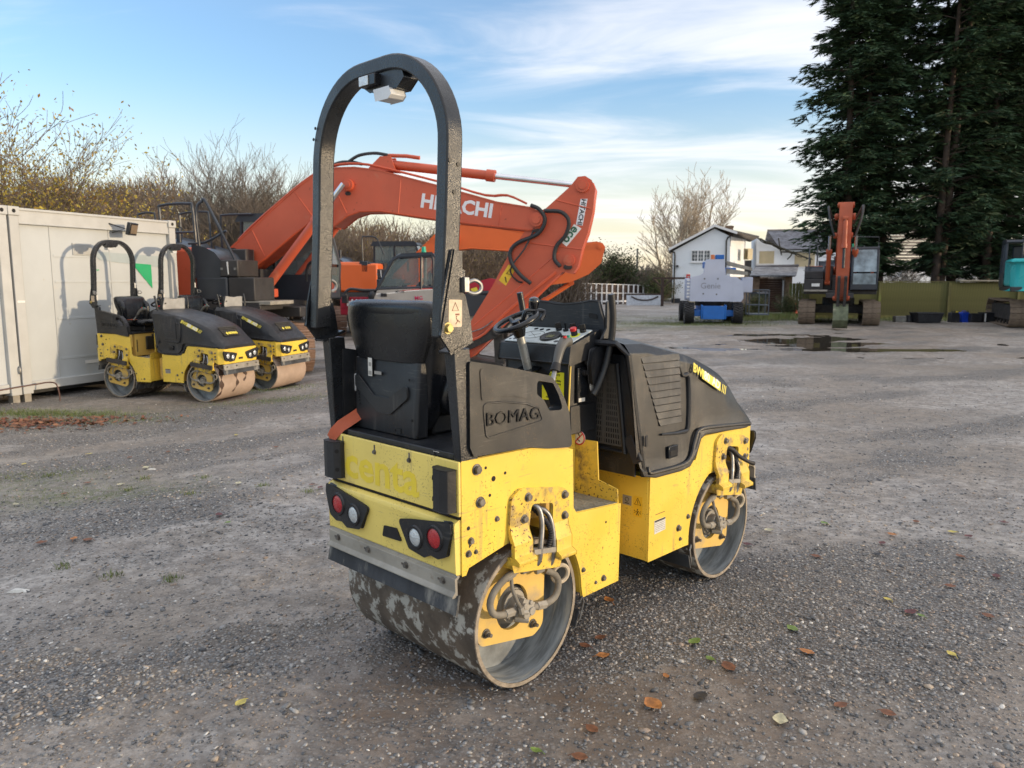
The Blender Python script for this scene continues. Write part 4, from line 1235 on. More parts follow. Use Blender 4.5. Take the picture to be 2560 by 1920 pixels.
    h2 = N('ShaderNodeMath', operation='MULTIPLY'); L(noi(45, 6, .7), h2.inputs[0]); h2.inputs[1].default_value = .9
    L(h2.outputs[0], hh.inputs[1])
    bn = N('ShaderNodeBump'); bn.inputs['Strength'].default_value = .75; bn.inputs['Distance'].default_value = .012
    L(hh.outputs[0], bn.inputs['Height']); L(bn.outputs[0], b.inputs['Normal'])
    return m
gm.materials.append(ground_mat())
go = bpy.data.objects.new('ground', gm); COL.objects.link(go)
tag(go, kind='structure')

# standing water in the hollows
wm = bpy.data.materials.new('standing_water'); wm.use_nodes = True
b = wm.node_tree.nodes['Principled BSDF']
b.inputs['Base Color'].default_value = (.05, .042, .032, 1); b.inputs['Roughness'].default_value = .03; b.inputs['Specular IOR Level'].default_value = .75
n = wm.node_tree.nodes.new('ShaderNodeTexNoise'); n.inputs['Scale'].default_value = 2.5
bb = wm.node_tree.nodes.new('ShaderNodeBump'); bb.inputs['Strength'].default_value = .02
wm.node_tree.links.new(n.outputs[0], bb.inputs['Height']); wm.node_tree.links.new(bb.outputs[0], b.inputs['Normal'])
O('water', MB().add([(2.8, 15.6, -.026), (12.5, 15.6, -.026), (12.5, 24.6, -.026), (2.8, 24.6, -.026)], [(0, 1, 2, 3)]), wm, kind='structure')

# loose stones
rng = np.random.default_rng(5)
ico_v = []
_me = None
import bmesh
_b = bmesh.new(); bmesh.ops.create_icosphere(_b, subdivisions=1, radius=1); _b.verts.ensure_lookup_table()
IV = np.array([v.co[:] for v in _b.verts]); IF = np.array([[v.index for v in f.verts] for f in _b.faces]); _b.free()
def stone_field(name, n, y0, y1, smin, smax, seed, thr=.0, base=.26):
    r = np.random.default_rng(seed)
    u = r.random(n * 4)
    yy = y0 * (y1 / y0) ** u            # denser near the camera
    xx = (r.random(n * 4) * 2 - 1) * (yy * .74 + .3)
    g = gravel_mask(xx, yy)
    keep = r.random(n * 4) < (base + (1 - base) * g ** 1.3)
    xx, yy, g = xx[keep][:n], yy[keep][:n], g[keep][:n]
    n = len(xx)
    sz = smin * (smax / smin) ** (r.random(n) ** 1.7)
    zz = ground_z(xx, yy) + sz * .10
    jit = 1 + (r.random((n, 12, 1)) - .5) * .62
    sc = np.stack([sz * (.8 + .6 * r.random(n)), sz * (.7 + .4 * r.random(n)), sz * (.34 + .26 * r.random(n))], -1)
    V = IV[None] * jit * sc[:, None, :]
    a = r.random(n) * 6.283; c, s = np.cos(a)[:, None], np.sin(a)[:, None]
    tl = (r.random(n)[:, None] - .5) * .8
    Xr = V[..., 0] * c - V[..., 1] * s; Yr = V[..., 0] * s + V[..., 1] * c; Zr = V[..., 2] + Xr * tl
    P = np.stack([Xr + xx[:, None], Yr + yy[:, None], Zr + zz[:, None]], -1).reshape(-1, 3)
    F = (IF[None] + (np.arange(n) * 12)[:, None, None]).reshape(-1, 3)
    me = np_mesh(name, P, F, 3)
    me.shade_smooth()
    t = me.attributes.new('tint', 'FLOAT', 'POINT')
    t.data.foreach_set('value', np.repeat(r.random(n), 12).astype(np.float32))
    return me
def stone_mat():
    m = bpy.data.materials.new('flint_stones'); m.use_nodes = True
    t = m.node_tree; b = t.nodes['Principled BSDF']
    a = t.nodes.new('ShaderNodeAttribute'); a.attribute_name = 'tint'
    cr = t.nodes.new('ShaderNodeValToRGB'); e = cr.color_ramp.elements
    cr.color_ramp.interpolation = 'CONSTANT'
    e[0].position = 0; e[0].color = (.075, .078, .084, 1); e[1].position = .992; e[1].color = (.66, .64, .60, 1)
    for p, c in ((.16, (.13, .132, .136, 1)), (.36, (.19, .187, .184, 1)), (.54, (.25, .248, .248, 1)), (.64, (.23, .20, .175, 1)), (.76, (.34, .33, .315, 1)), (.85, (.28, .22, .175, 1)), (.93, (.38, .31, .24, 1)), (.965, (.46, .44, .41, 1))):
        z = e.new(p); z.color = c
    t.links.new(a.outputs['Fac'], cr.inputs[0])
    n = t.nodes.new('ShaderNodeTexNoise'); n.inputs['Scale'].default_value = 120
    tc = t.nodes.new('ShaderNodeTexCoord'); t.links.new(tc.outputs['Object'], n.inputs['Vector'])
    mx = t.nodes.new('ShaderNodeMixRGB'); mx.blend_type = 'OVERLAY'; mx.inputs[0].default_value = .5
    t.links.new(cr.outputs[0], mx.inputs[1]); t.links.new(n.outputs[0], mx.inputs[2]); t.links.new(mx.outputs[0], b.inputs['Base Color'])
    b.inputs['Roughness'].default_value = .55
    b.inputs['Specular IOR Level'].default_value = .5
    return m
sm_ = stone_mat()
for nm, n, y0, y1, a, c, sd in (('gravel', 36000, 1.95, 5.6, .0036, .0105, 3), ('gravel', 16000, 4.6, 12.5, .006, .014, 4), ('gravel', 1300, 2.0, 9, .010, .018, 8)):
    me = stone_field(nm, n, y0, y1, a, c, sd)
    me.materials.append(sm_)
    o = bpy.data.objects.new(nm, me); COL.objects.link(o)
    tag(o, 'loose grey and brown flint gravel scattered over the muddy yard', kind='stuff')
# ---------------------------------------------------------------- the two parked rollers
GL = -0.16
roller('road_roller', (-5.7546, 11.6622, GL - .004), -.3115, 'yellow tandem roller parked against the container, mud streaks on its dry drum', 'roller', 'yellow tandem road rollers', False)
roller('road_roller', (-5.30, 12.86, GL - .004), -.3115, 'second yellow tandem roller, half hidden behind the streaked one, clean tan drum', 'roller', 'yellow tandem road rollers', False)

# ---------------------------------------------------------------- site cabins
cab_w = M_('cabin_white_steel', (.46, .49, .505), .5, var=.04, vs=1.2, dirt=(.52, .51, .47), da=.35, ds=1.6, dirt2=(.42, .40, .36), d2=.12, d2s=5, bump=.03, bs=12)
cab_f = M_('cabin_frame_white', (.46, .47, .465), .5, var=.05, vs=3, dirt=(.35, .28, .2), da=.18, ds=9)
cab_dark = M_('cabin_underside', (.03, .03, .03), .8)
cab_green = M_('green_vinyl', (.01, .35, .14), .4, var=.03)
cab_blue = M_('pale_grey_blue', (.36, .42, .44), .5, var=.04)
C0 = Vector((-7.03, 10.80, 0)); ANG = math.atan2(2.70, 1.13)
def cabin(L, loc, rz, label):
    r = empty('site_cabin', loc, rz, label, 'portable cabin', 'white steel site cabins')
    H = 2.60; z0 = .15; Wd = 6.0
    O('wall', MB().box(.02, L - .02, .035, Wd, z0 + .05, z0 + H - .05), cab_w, r, .003)
    O('base_rail', MB().box(.15, L - .15, -.01, .10, z0, z0 + .13), cab_f, r, .01)
    O('roof_rail', MB().box(.13, L - .13, -.012, .12, z0 + H - .21, z0 + H - .025).box(.13, L - .13, -.030, .12, z0 + H - .035, z0 + H).box(.13, L - .13, -.022, .0, z0 + H - .225, z0 + H - .205), cab_f, r, .006)
    O('roof', MB().box(.02, L - .02, .08, Wd, z0 + H - .03, z0 + H + .01), cab_f, r)
    for x in (0, L - .14):
        p = O('corner_post', MB().prism([(x, -.03), (x + .14, -.03), (x + .14, .12), (x, .12)], z0 - .02, z0 + H - .11, 'Z'), cab_f, r, .008)
        cst = O('corner_casting', MB().box(x - .012, x + .152, -.045, .13, z0 + H - .11, z0 + H + .012), cab_f, r, .008)
        O('corner_casting', MB().box(x - .006, x + .146, -.036, .13, z0 - .04, z0 + .10), cab_f, r, .008)
        O('casting_hole', MB().cyl((x + .07, -.043, z0 + H - .05), (x + .07, -.0465, z0 + H - .05), .028, n=16), dark, cst)
        O('foot', MB().box(x + .02, x + .12, -.01, .09, -.02, z0 - .03), steel_dirty, r)
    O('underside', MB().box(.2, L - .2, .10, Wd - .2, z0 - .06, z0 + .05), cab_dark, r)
    return r, z0, H
r, z0, H = cabin(2.93, (C0.x, C0.y, GL), ANG, 'white site cabin with a floodlight and a green corner sticker behind the parked rollers')
bt = MB()
for x in (.62, 1.62):
    bt.box(x, x + .008, .026, .036, z0 + .15, z0 + H - .22)
O('panel_joint', bt, cab_f, r)
sh = MB()
for z in (.55, 1.15, 1.70, 2.08):
    sh.box(.66, 2.76, .029, .036, z, z + .035)
O('patched_panel', sh, cab_w, r, .002)
vt = O('wall_vent', MB().box(.98, 1.30, .018, .036, 2.12, 2.30), cab_f, r, .003)
for k in range(7):
    O('vent_slat', MB().box(1.0, 1.28, .010, .020, 2.14 + k * .022, 2.148 + k * .022), cab_f, vt)
O('pale_wall_band', MB().prism([(1.25, 2.19), (2.70, 2.14), (2.70, 1.95), (2.05, 2.0), (1.45, 2.05)], .0275, .0282).moved(Matrix.Identity(4)), cab_blue, r)  # flat pale grey-blue band across the cabin wall
O('green_sticker', MB().prism([(2.03, 2.02), (2.42, 2.0), (2.42, 1.60)], .0262, .027), cab_green, r)
O('small_green_sticker', MB().prism([(1.32, 1.90), (1.42, 1.905), (1.40, 1.885)], .0262, .027), cab_green, r)
O('white_tape', MB().box(.02, .13, -.033, -.031, 1.42, 1.45).box(1.05, 1.35, .025, .027, .45, .50), white_ink, r)
O('handle', MB().tube([(-.03, -.03, .52), (-.05, -.06, .50), (-.05, -.06, .43), (-.03, -.03, .42)], .012, 6, sub=3), steel, r)
# floodlight hangs off the roof rail: a thing of its own
fl = empty('floodlight', (C0.x, C0.y, GL), ANG, 'small black floodlight bracketed to the roof edge of the white cabin', 'floodlight')
fx = 1.78
O('bracket', MB().tube([(fx - .16, -.01, z0 + H - .12), (fx - .02, -.20, z0 + H - .20), (fx - .12, -.02, z0 + H - .26)], .012, 6), rubber, fl)
lb = O('lamp_body', MB().obox((fx + .05, -.26, z0 + H - .20), (.24, .06, .20), Euler((.25, 0, .35)).to_matrix()), plastic, fl, .01)
O('lamp_glass', MB().obox((fx + .06, -.297, z0 + H - .208), (.18, .006, .14), Euler((.25, 0, .35)).to_matrix()), M_('lamp_glass', (.22, .17, .12), .15, var=.1), lb)
# next cabin, only its edge shows at the left of the picture
r2, _, _ = cabin(2.93, tuple(Vector((C0.x, C0.y, GL)) - Vector((math.cos(ANG), math.sin(ANG), 0)) * 2.96), ANG, 'white site cabin at the extreme left edge of the yard, only its corner in view')
cbl = [(-7.4, 9.7, .02), (-7.12, 10.35, .06), (-6.96, 10.72, .08), (-6.86, 10.86, .09), (-6.72, 10.92, .11), (-6.60, 10.90, .09), (-6.54, 10.86, -.04), (-6.53, 10.85, GL)]
tag(O('electric_cable', MB().tube(cbl, .010, 6, sub=4), M_('brown_cable', (.12, .06, .045), .7, var=.1)), 'brown cable looping from the foot of the cabin corner post into the grass', 'cable')

# ---------------------------------------------------------------- excavators
orange = M_('excavator_orange', (.54, .098, .045), .42, var=.05, vs=1.2, dirt=(.50, .15, .08), da=.3, ds=2, speck=(.25, .05, .02), ss=14, st=.70)
orange_b = M_('bright_excavator_orange', (.68, .128, .025), .40, var=.04, vs=1.2)
orange_d = M_('dull_excavator_orange', (.42, .085, .03), .5, var=.1, vs=2, dirt=(.15, .06, .04), da=.3, ds=4)
navy = M_('dark_body_panel', (.028, .034, .046), .38, var=.15, vs=1.5)
charcoal = M_('charcoal_panel', (.035, .033, .034), .55, var=.15, vs=2, dirt=(.09, .08, .07), da=.3)
teal = M_('teal_paint', (.03, .42, .42), .35, var=.05, vs=1.5, dirt=(.1, .2, .2), da=.2)
shoe_m = M_('rusty_track_shoe', (.25, .16, .115), .7, .25, var=.2, vs=6, dirt=(.12, .08, .06), da=.45, ds=6, bump=.2, bs=30)
shoe_d = M_('muddy_track_shoe', (.22, .17, .125), .8, .1, var=.2, vs=6, dirt=(.11, .08, .06), da=.5, ds=6, bump=.2, bs=30)
frame_m = M_('track_frame', (.035, .032, .03), .8, var=.2, dirt=(.09, .075, .06), da=.5)
glass = bpy.data.materials.new('cab_glass'); glass.use_nodes = True
_g = glass.node_tree.nodes['Principled BSDF']
_g.inputs['Base Color'].default_value = (.35, .43, .45, 1); _g.inputs['Roughness'].default_value = .04; _g.inputs['Transmission Weight'].default_value = .75; _g.inputs['IOR'].default_value = 1.05; _g.inputs['Specular IOR Level'].default_value = .9; _g.inputs['Coat Weight'].default_value = .8
foggy = M_('misted_windscreen', (.24, .31, .35), .35, var=.35, vs=2.2, coat=.7)
white_letter = M_('white_lettering', (.75, .76, .80), .45, var=.03)
black_hose = M_('black_hose', (.020, .022, .025), .5, var=.1)

def track(parent, x0, x1, yc, w, h, shoe, label=None):
    """one crawler side along x: frame, idler, sprocket, and every shoe of the chain"""
    fr = O('track_frame', MB().box(x0 + h * .35, x1 - h * .35, yc - w * .28, yc + w * .28, h * .22, h * .80), frame_m, parent, .03)
    for x in (x0 + h / 2, x1 - h / 2):
        O('idler_wheel', MB().cyl((x, yc - w * .18, h / 2), (x, yc + w * .18, h / 2), h * .40, n=24), frame_m, fr)
    rl = MB()
    for k in range(6):
        x = x0 + h * .8 + (x1 - x0 - h * 1.6) * k / 5
        O('track_roller', MB().cyl((x, yc - w * .22, h * .17), (x, yc + w * .22, h * .17), h * .12, n=12), frame_m, fr)
    R = h / 2 - .045
    xa_, xb_ = x0 + h / 2, x1 - h / 2
    Ls = xb_ - xa_; per = 2 * Ls + 2 * PI * R
    n = int(per / .19); pit = per / n
    sm = MB().box(-pit / 2 + .006, pit / 2 - .006, -w / 2, w / 2, .0, .022).box(-.052, -.034, -w / 2, w / 2, .022, .044).box(.0, .016, -w / 2, w / 2, .022, .038).box(.050, .066, -w / 2, w / 2, .022, .040)
    sm.box(-.05, .05, -w * .18, -w * .08, -.06, 0).box(-.05, .05, w * .08, w * .18, -.06, 0)
    so_ = O('track_shoe', sm, shoe, parent)
    first = True
    for k in range(n):
        s = k * pit
        if s < Ls: p, a = (xa_ + s, h / 2 + R), 0
        elif s < Ls + PI * R:
            t = (s - Ls) / R; p, a = (xb_ + R * math.sin(t), h / 2 + R * math.cos(t)), t
        elif s < 2 * Ls + PI * R: p, a = (xb_ - (s - Ls - PI * R), h / 2 - R), PI
        else:
            t = (s - 2 * Ls - PI * R) / R; p, a = (xa_ - R * math.sin(t), h / 2 - R * math.cos(t)), PI + t
        sag = -.03 * math.sin(PI * (p[0] - xa_) / Ls) if a == 0 and Ls > 0 else 0
        if first:
            o = so_; first = False
        else:
            o = so_.copy(); COL.objects.link(o)
        o.location = (p[0], yc, p[1] + sag)
        o.rotation_euler = (0, a, 0)

def cyl_ram(parent, a, b, y, r, mat, frac=.55, rod=chrome, head=True):
    A, B = Vector((a[0], y, a[1])), Vector((b[0], y, b[1]))
    M1 = A.lerp(B, frac); d = (B - A).normalized()
    c = O('ram_barrel', MB().cyl(A, M1, r, n=18).cyl(M1 - d * .16, M1, r * 1.28, n=18).cyl(A - Vector((0, r * 1.1, 0)), A + Vector((0, r * 1.1, 0)), r * 1.15, n=16), mat, parent)
    O('ram_rod', MB().cyl(M1, B, r * .62, n=14), rod, c)
    return c

def slabpoly(pts, hw, mat, name, parent, bev=.012, lip=.0):
    o = O(name, MB().prism(pts, -hw, hw), mat, parent, bev, smooth=30)
    return o

def undercarriage(root, rel, Lx, gauge, w, h, shoe):
    """crawlers turned by rel against the upper body"""
    cr_ = O('carbody', MB().cyl((0, 0, h * .55), (0, 0, h * 1.12), .62, n=28).box(-.75, .75, -gauge / 2, gauge / 2, h * .45, h * .8), frame_m, root, .02)
    ob = []
    before = set(o.name for o in COL.objects)
    for s in (-1, 1):
        track(root, -Lx / 2, Lx / 2, s * gauge / 2, w, h, shoe)
    Rm = Matrix.Rotation(rel, 4, 'Z')
    for o in COL.objects:
        if o.name not in before and o.parent == root:
            o.matrix_basis = Rm @ o.matrix_basis
    cr_.matrix_basis = Rm @ cr_.matrix_basis

def cab_box(root, x0, x1, y0, y1, z0, z1, screen, nose=.28):
    """operator's cab with pillars, panes and roof"""
    pr = [(x0, z0), (x1, z0), (x1 + .02, z0 + (z1 - z0) * .42), (x1 - nose * .8, z1), (x0 + .06, z1)]
    c = O('cab_shell', MB().prism([(x0, z0), (x1 - .02, z0), (x1 - .02, z0 + .45), (x0, z0 + .45)], y0, y1), navy, root, .03)
    pill = MB()
    for y in (y0 + .04, y1 - .04):
        P_ = [(x0 + .04, y, z0 + .3), (x0 + .08, y, z1 - .06), (x1 - nose * .8, y, z1 - .06), (x1, y, z0 + (z1 - z0) * .42), (x1 - .03, y, z0 + .3)]
        pill.tube(P_, .045, 6)
        pill.tube([((x0 + x1) / 2 - .1, y, z0 + .3), ((x0 + x1) / 2 - .1, y, z1 - .05)], .035, 6)
    O('cab_pillar', pill, navy, c)
    O('cab_roof', MB().prism([(x0, z1 - .10), (x1 - nose * .8 + .04, z1 - .10), (x1 - nose * .9, z1), (x0 + .06, z1)], y0, y1), navy, c, .03)
    O('side_pane', MB().prism([(x0 + .06, z0 + .42), (x1 - .04, z0 + .42), (x1 - .02, z0 + (z1 - z0) * .42), (x1 - nose * .8, z1 - .09), (x0 + .09, z1 - .09)], y0 + .035, y0 + .045), glass, c)
    O('side_pane', MB().prism([(x0 + .06, z0 + .42), (x1 - .04, z0 + .42), (x1 - .02, z0 + (z1 - z0) * .42), (x1 - nose * .8, z1 - .09), (x0 + .09, z1 - .09)], y1 - .045, y1 - .035), glass, c)
    zt = z0 + (z1 - z0) * .42
    O('windscreen', MB().add([(x1 + .01, y0 + .07, zt), (x1 + .01, y1 - .07, zt), (x1 - nose * .8 + .01, y1 - .07, z1 - .11), (x1 - nose * .8 + .01, y0 + .07, z1 - .11)], [(0, 1, 2, 3)]), screen, c)
    O('lower_pane', MB().add([(x1 - .012, y0 + .08, z0 + .22), (x1 - .012, y1 - .08, z0 + .22), (x1 + .012, y1 - .08, zt - .06), (x1 + .012, y0 + .08, zt - .06)], [(0, 1, 2, 3)]), screen, c)
    O('driver_seat', MB().box(x0 + .35, x0 + .9, (y0 + y1) / 2 - .25, (y0 + y1) / 2 + .25, z0 + .45, z0 + .75).box(x0 + .3, x0 + .45, (y0 + y1) / 2 - .25, (y0 + y1) / 2 + .25, z0 + .7, z0 + 1.45), plastic, c, .05)
    return c

def excavator(name, loc, rz, label, paint, rel, sc=1.0, boom=None, arm=None, bucket=None, shoe=shoe_m, rails=True, screen=glass, tint=None, detail=1, text_=True, roof_rail=True, body2=None):
    root = empty(name, loc, rz, label, 'excavator', 'tracked excavators')
    root.scale = (sc, sc, sc)
    undercarriage(root, rel, 4.2, 2.35, .62, .93, shoe)
    b2 = body2 or paint
    # platform and body; x forward, y left (the cab side)
    O('platform', MB().box(-2.55, 1.75, -1.33, 1.33, 1.20, 1.36).box(.2, 2.1, -.5, .5, 1.05, 1.25), charcoal, root, .02)
    cw = [(-2.05, -1.36), (-2.45, -1.20), (-2.72, -.70), (-2.80, 0), (-2.72, .70), (-2.45, 1.20), (-2.05, 1.36)]
    O('counterweight', MB().prism(cw, 1.22, 2.18, 'Z'), b2 if body2 else navy, root, .10, seg=3)
    O('engine_cover', MB().box(-2.04, .50, -1.34, -.62, 1.36, 2.33).box(-2.04, .09, -.619, 1.34, 1.36, 2.30), paint, root, .08, seg=3)
    O('engine_hood_top', MB().prism([(-1.9, 2.29), (-.25, 2.29), (-.45, 2.46), (-.9, 2.56), (-1.7, 2.52)], -.85, .5), navy, root, .05)
    O('exhaust_stack', MB().cyl((-.55, -.2, 2.4), (-.55, -.2, 2.75), .05, n=12), navy, root)
    # right side boxes in front of the engine
    fn = O('fuel_tank_cover', MB().prism([(.515, 1.83), (.96, 1.83), (.97, 2.08), (.88, 2.19), (.72, 2.27), (.515, 2.325)], -1.345, -.62), navy, root, .05, seg=3)
    O('lower_locker', MB().box(.515, 1.14, -1.35, -.62, 1.37, 1.80), navy, root, .04, seg=3)
    tb_ = O('tool_box', MB().box(.97, 1.35, -1.34, -.62, 1.80, 2.10), charcoal, root, .02)
    O('step_locker', MB().box(1.15, 1.66, -1.34, -.62, 1.37, 1.79), charcoal, root, .02)
    O('hatch_latch', MB().box(1.02, 1.06, -1.35, -1.34, 1.92, 1.96).box(1.28, 1.32, -1.35, -1.34, 1.92, 1.96), steel, tb_)
    O('white_scuff', MB().prism([(1.14, 2.06), (1.17, 2.07), (1.18, 1.84), (1.16, 1.84)], -1.352, -1.349), white_ink, tb_)
    O('top_locker', MB().box(.11, 1.10, -.61, -.30, 1.37, 2.32), charcoal, root, .02)
    O('deck_step', MB().box(1.20, 1.95, -1.33, -.45, 1.30, 1.37), steel_dirty, root, .01)
    O('gap_fill', MB().box(.11, 1.2, -.29, .32, 1.37, 1.95), charcoal, root)
    O('boom_foot_bracket', MB().prism([(.30, 1.37), (1.15, 1.37), (.85, 2.05), (.60, 2.32), (.42, 2.25)], -.30, -.26).prism([(.30, 1.37), (1.15, 1.37), (.85, 2.05), (.60, 2.32), (.42, 2.25)], .26, .30), charcoal, root, .01)
    cab_box(root, .38, 2.12, .36, 1.33, 1.37, 3.03, screen)
    if rails:
        def rail(P, y, r=.022):
            O('guard_rail', MB().tube([(x, y, z) for x, z in P], r, 7, sub=4), navy, root)
        rail([(-2.2, 2.3), (-2.26, 3.0), (-2.21, 3.14), (-1.91, 3.16), (-1.84, 3.05), (-1.82, 2.3)], .9)
        rail([(-1.20, 2.3), (-1.26, 3.0), (-1.18, 3.14), (-.66, 3.16), (-.58, 3.05), (-.55, 2.3)], .9)
        rail([(-.39, 2.3), (-.45, 3.0), (-.40, 3.12), (.14, 3.14), (.23, 3.05), (.27, 2.35)], -.9, .026)
        rail([(.53, 2.34), (.50, 2.80), (.53, 3.05), (.62, 3.13), (.72, 3.10), (1.26, 2.02), (1.28, 1.9), (1.27, 1.38)], -1.2, .026)
        rail([(-.39, 2.62), (.25, 2.62)], -.9)
        rail([(.28, 2.40), (.62, 2.42), (1.05, 2.62)], -1.15)
        if roof_rail:
            rail([(.06, 2.35), (.06, 2.95), (.13, 3.03), (.74, 3.04)], .3)
    if boom:
        bm = slabpoly(boom['out'], boom.get('w', .26), paint, 'boom', root)
        fl_ = MB()
        for y in (-boom.get('w', .26), boom.get('w', .26)):
            fl_.tube([(x, y, z) for x, z in boom['out'] + [boom['out'][0]]], .016, 4)
        O('flange_weld', fl_, paint, bm)
        for (x, z, r) in boom['pins']:
            O('pin_boss', MB().cyl((x, -.34, z), (x, .34, z), r, n=20).cyl((x, -.365, z), (x, -.34, z), r * .62, n=16), paint, bm)
        for y in (-.47, .47):
            cyl_ram(root, boom['ram'][0], boom['ram'][1], y, .088, paint, .70)
        if 'aram' in boom:
            cyl_ram(root, boom['aram'][0], boom['aram'][1], 0, .085, paint, .56)
        for P in boom.get('pipes', ()):
            for y in (-.16, -.08):
                O('boom_pipe', MB().tube([(x, y, z) for x, z in P], .020, 6, sub=3), paint, bm)
    if arm:
        am = slabpoly(arm['out'], .215, paint, 'arm', root)
        for (x, z, r) in arm['pins']:
            O('pin_boss', MB().cyl((x, -.27, z), (x, .27, z), r, n=20).cyl((x, -.29, z), (x, -.27, z), r * .6, n=14), paint, am)
        if 'bram' in arm:
            cyl_ram(root, arm['bram'][0], arm['bram'][1], 0, .075, paint, .6, rod=black_hose)
        root['_arm'] = am.name
    if bucket:
        bucket(root)
    return root

boom1 = dict(w=.255, out=[(.50, 2.30), (1.10, 2.76), (1.55, 3.12), (2.06, 3.50), (2.40, 3.70), (2.80, 3.80), (3.15, 3.80), (3.60, 3.74), (4.76, 3.43), (5.84, 3.12), (6.42, 3.02), (6.62, 2.93), (6.68, 2.78), (6.60, 2.66), (6.42, 2.62), (6.08, 2.66), (5.17, 2.77), (4.14, 2.92), (3.64, 3.00), (3.25, 3.00), (3.00, 2.93), (2.70, 2.72), (2.37, 2.90), (1.90, 2.60), (1.30, 2.16), (.95, 1.94), (.72, 2.00), (.45, 2.12)],
             pins=[(.55, 2.17, .13), (3.03, 3.48, .11), (6.56, 2.80, .12)], ram=[(1.42, 1.60), (3.03, 3.48)], aram=[(3.73, 3.87), (7.34, 3.40)],
             pipes=[[(.70, 2.52), (1.0, 2.78), (1.5, 3.16), (2.06, 3.56), (2.6, 3.84), (3.2, 3.88), (3.8, 3.76), (4.8, 3.50), (5.6, 3.26), (6.0, 3.25), (6.35, 3.10)]])
arm1 = dict(out=[(7.28, 3.52), (7.40, 3.53), (7.51, 3.46), (7.57, 3.32), (7.53, 2.93), (7.45, 2.57), (7.36, 2.32), (7.28, 1.98), (7.20, 1.86), (7.02, 1.90), (6.46, 1.40), (5.95, .92), (5.30, .30), (5.16, .33), (5.12, .48), (5.29, .90), (5.74, 1.61), (6.07, 2.22), (6.36, 2.62), (6.40, 2.86), (6.72, 2.99), (7.15, 3.36)],
            pins=[(7.36, 3.38, .12), (7.14, 2.09, .10), (6.56, 2.80, .14), (5.22, .42, .09)], bram=[(6.95, 1.94), (5.75, .72)])
def bucket_back(root):
    lk = MB().prism(fil([(5.20, .55), (5.80, .92), (5.92, .86), (5.88, .74), (5.30, .47)], .04), -.30, -.25).prism(fil([(5.20, .55), (5.80, .92), (5.92, .86), (5.88, .74), (5.30, .47)], .04), .25, .30)
    lk.cyl((5.84, -.33, .82), (5.84, .33, .82), .085, n=16)
    O('bucket_link', lk, frame_m, root, .01)
    O('bucket_link_bar', MB().prism([(5.77, .82), (5.92, .82), (5.95, .18), (5.80, .12)], -.24, -.17).prism([(5.77, .82), (5.92, .82), (5.95, .18), (5.80, .12)], .17, .24), frame_m, root, .01)
    bk = [(5.05, .52), (5.35, .30), (5.95, .22), (6.05, .08), (5.95, -.0), (5.3, .0), (4.75, .0), (4.55, .18), (4.62, .48)]
    O('bucket', MB().prism(fil(bk, .05), -.42, .42), frame_m, root, .02)
E1 = excavator('excavator', (-5.95, 15.25, GL), math.radians(-11), 'large orange excavator with HITACHI on its arched boom, behind the parked rollers', orange, math.radians(-51), 1.0, boom1, arm1, bucket_back)
def on(y, x, z, dx=1, dz=0):
    return frame((x, y, z), (dx, 0, dz), (-dz, 0, dx))
ar_o = bpy.data.objects[E1['_arm']]
ws = MB()
for P_ in ([(1.95, 3.38), (2.32, 2.90)], [(2.62, 3.72), (2.98, 2.97)], [(4.05, 3.60), (3.98, 2.95)], [(5.92, 3.07), (5.86, 2.72)], [(1.05, 2.68), (1.28, 2.20)]):
    ws.tube([(P_[0][0], -.256, P_[0][1]), (P_[1][0], -.256, P_[1][1])], .010, 5)
O('weld_seam', ws, orange, E1)
ws = MB()
for P_ in ([(6.9, 3.14), (7.50, 2.98)], [(6.25, 2.42), (7.36, 2.28)], [(5.36, .90), (6.0, 1.42), (6.95, 2.24)]):
    ws.tube([(x, -.2165, z) for x, z in P_], .012, 5)
O('weld_seam', ws, orange, ar_o)
gm_ = M_('old_grease', (.03, .02, .018), .5)
for x, z, r_ in ((.62, 2.30, .10), (6.54, 2.62, .07), (7.12, 1.97, .08), (3.02, 3.33, .06)):
    O('grease_stain', MB().sph((x, -.262, z), r_, 10, (1, .06, .7)), gm_, E1)
text('lettering', 'HITACHI', .34, white_letter, E1, on(-.257, 5.09, 3.06, 1, -.16), .001, .012, sx=1.02)
ps = O('white_name_plate', MB().prism([(7.33, 3.15), (7.45, 3.15), (7.37, 2.69), (7.25, 2.71)], -.2185, -.2155), white_letter, ar_o)
text('lettering', 'HITACHI', .115, black_ink, ps, frame((7.350, -.219, 2.925), (-.17, 0, -1), (1, 0, -.17)), .001, .003)
pe = O('eco_plate', MB().prism([(7.22, 2.72), (7.35, 2.64), (7.09, 2.33), (6.99, 2.41)], -.2185, -.2155), white_ink, ar_o)
text('lettering', 'eco', .22, M_('dark_green_print', (.02, .13, .07), .5), pe, frame((7.165, -.219, 2.53), (-.62, 0, -.78), (.78, 0, -.62)), .001, .006)
yd = O('warning_decal', MB().prism([(6.04, 2.02), (6.17, 1.94), (5.99, 1.64), (5.86, 1.74)], -.2185, -.2155), warn_sticker, ar_o)
O('decal_print', MB().tube([(6.06, -.220, 1.93), (6.11, -.220, 1.83), (6.00, -.220, 1.86)], .008, 4, closed=True).tube([(5.98, -.22, 1.80), (6.0, -.22, 1.70)], .012, 4), black_ink, yd)
for P in ([(6.46, 3.05), (6.62, 2.97), (6.72, 2.78), (6.58, 2.55), (6.22, 2.40), (6.08, 2.24), (6.12, 2.03), (6.29, 1.82), (6.47, 1.68)], [(6.70, 2.95), (7.00, 2.92), (7.14, 2.76), (7.08, 2.52), (6.92, 2.34), (6.88, 2.12), (6.99, 1.98)]):
    O('hose', MB().tube([(x, -.30 - .04 * math.sin(k), z) for k, (x, z) in enumerate(P)], .036, 8, sub=5), black_hose, ar_o)
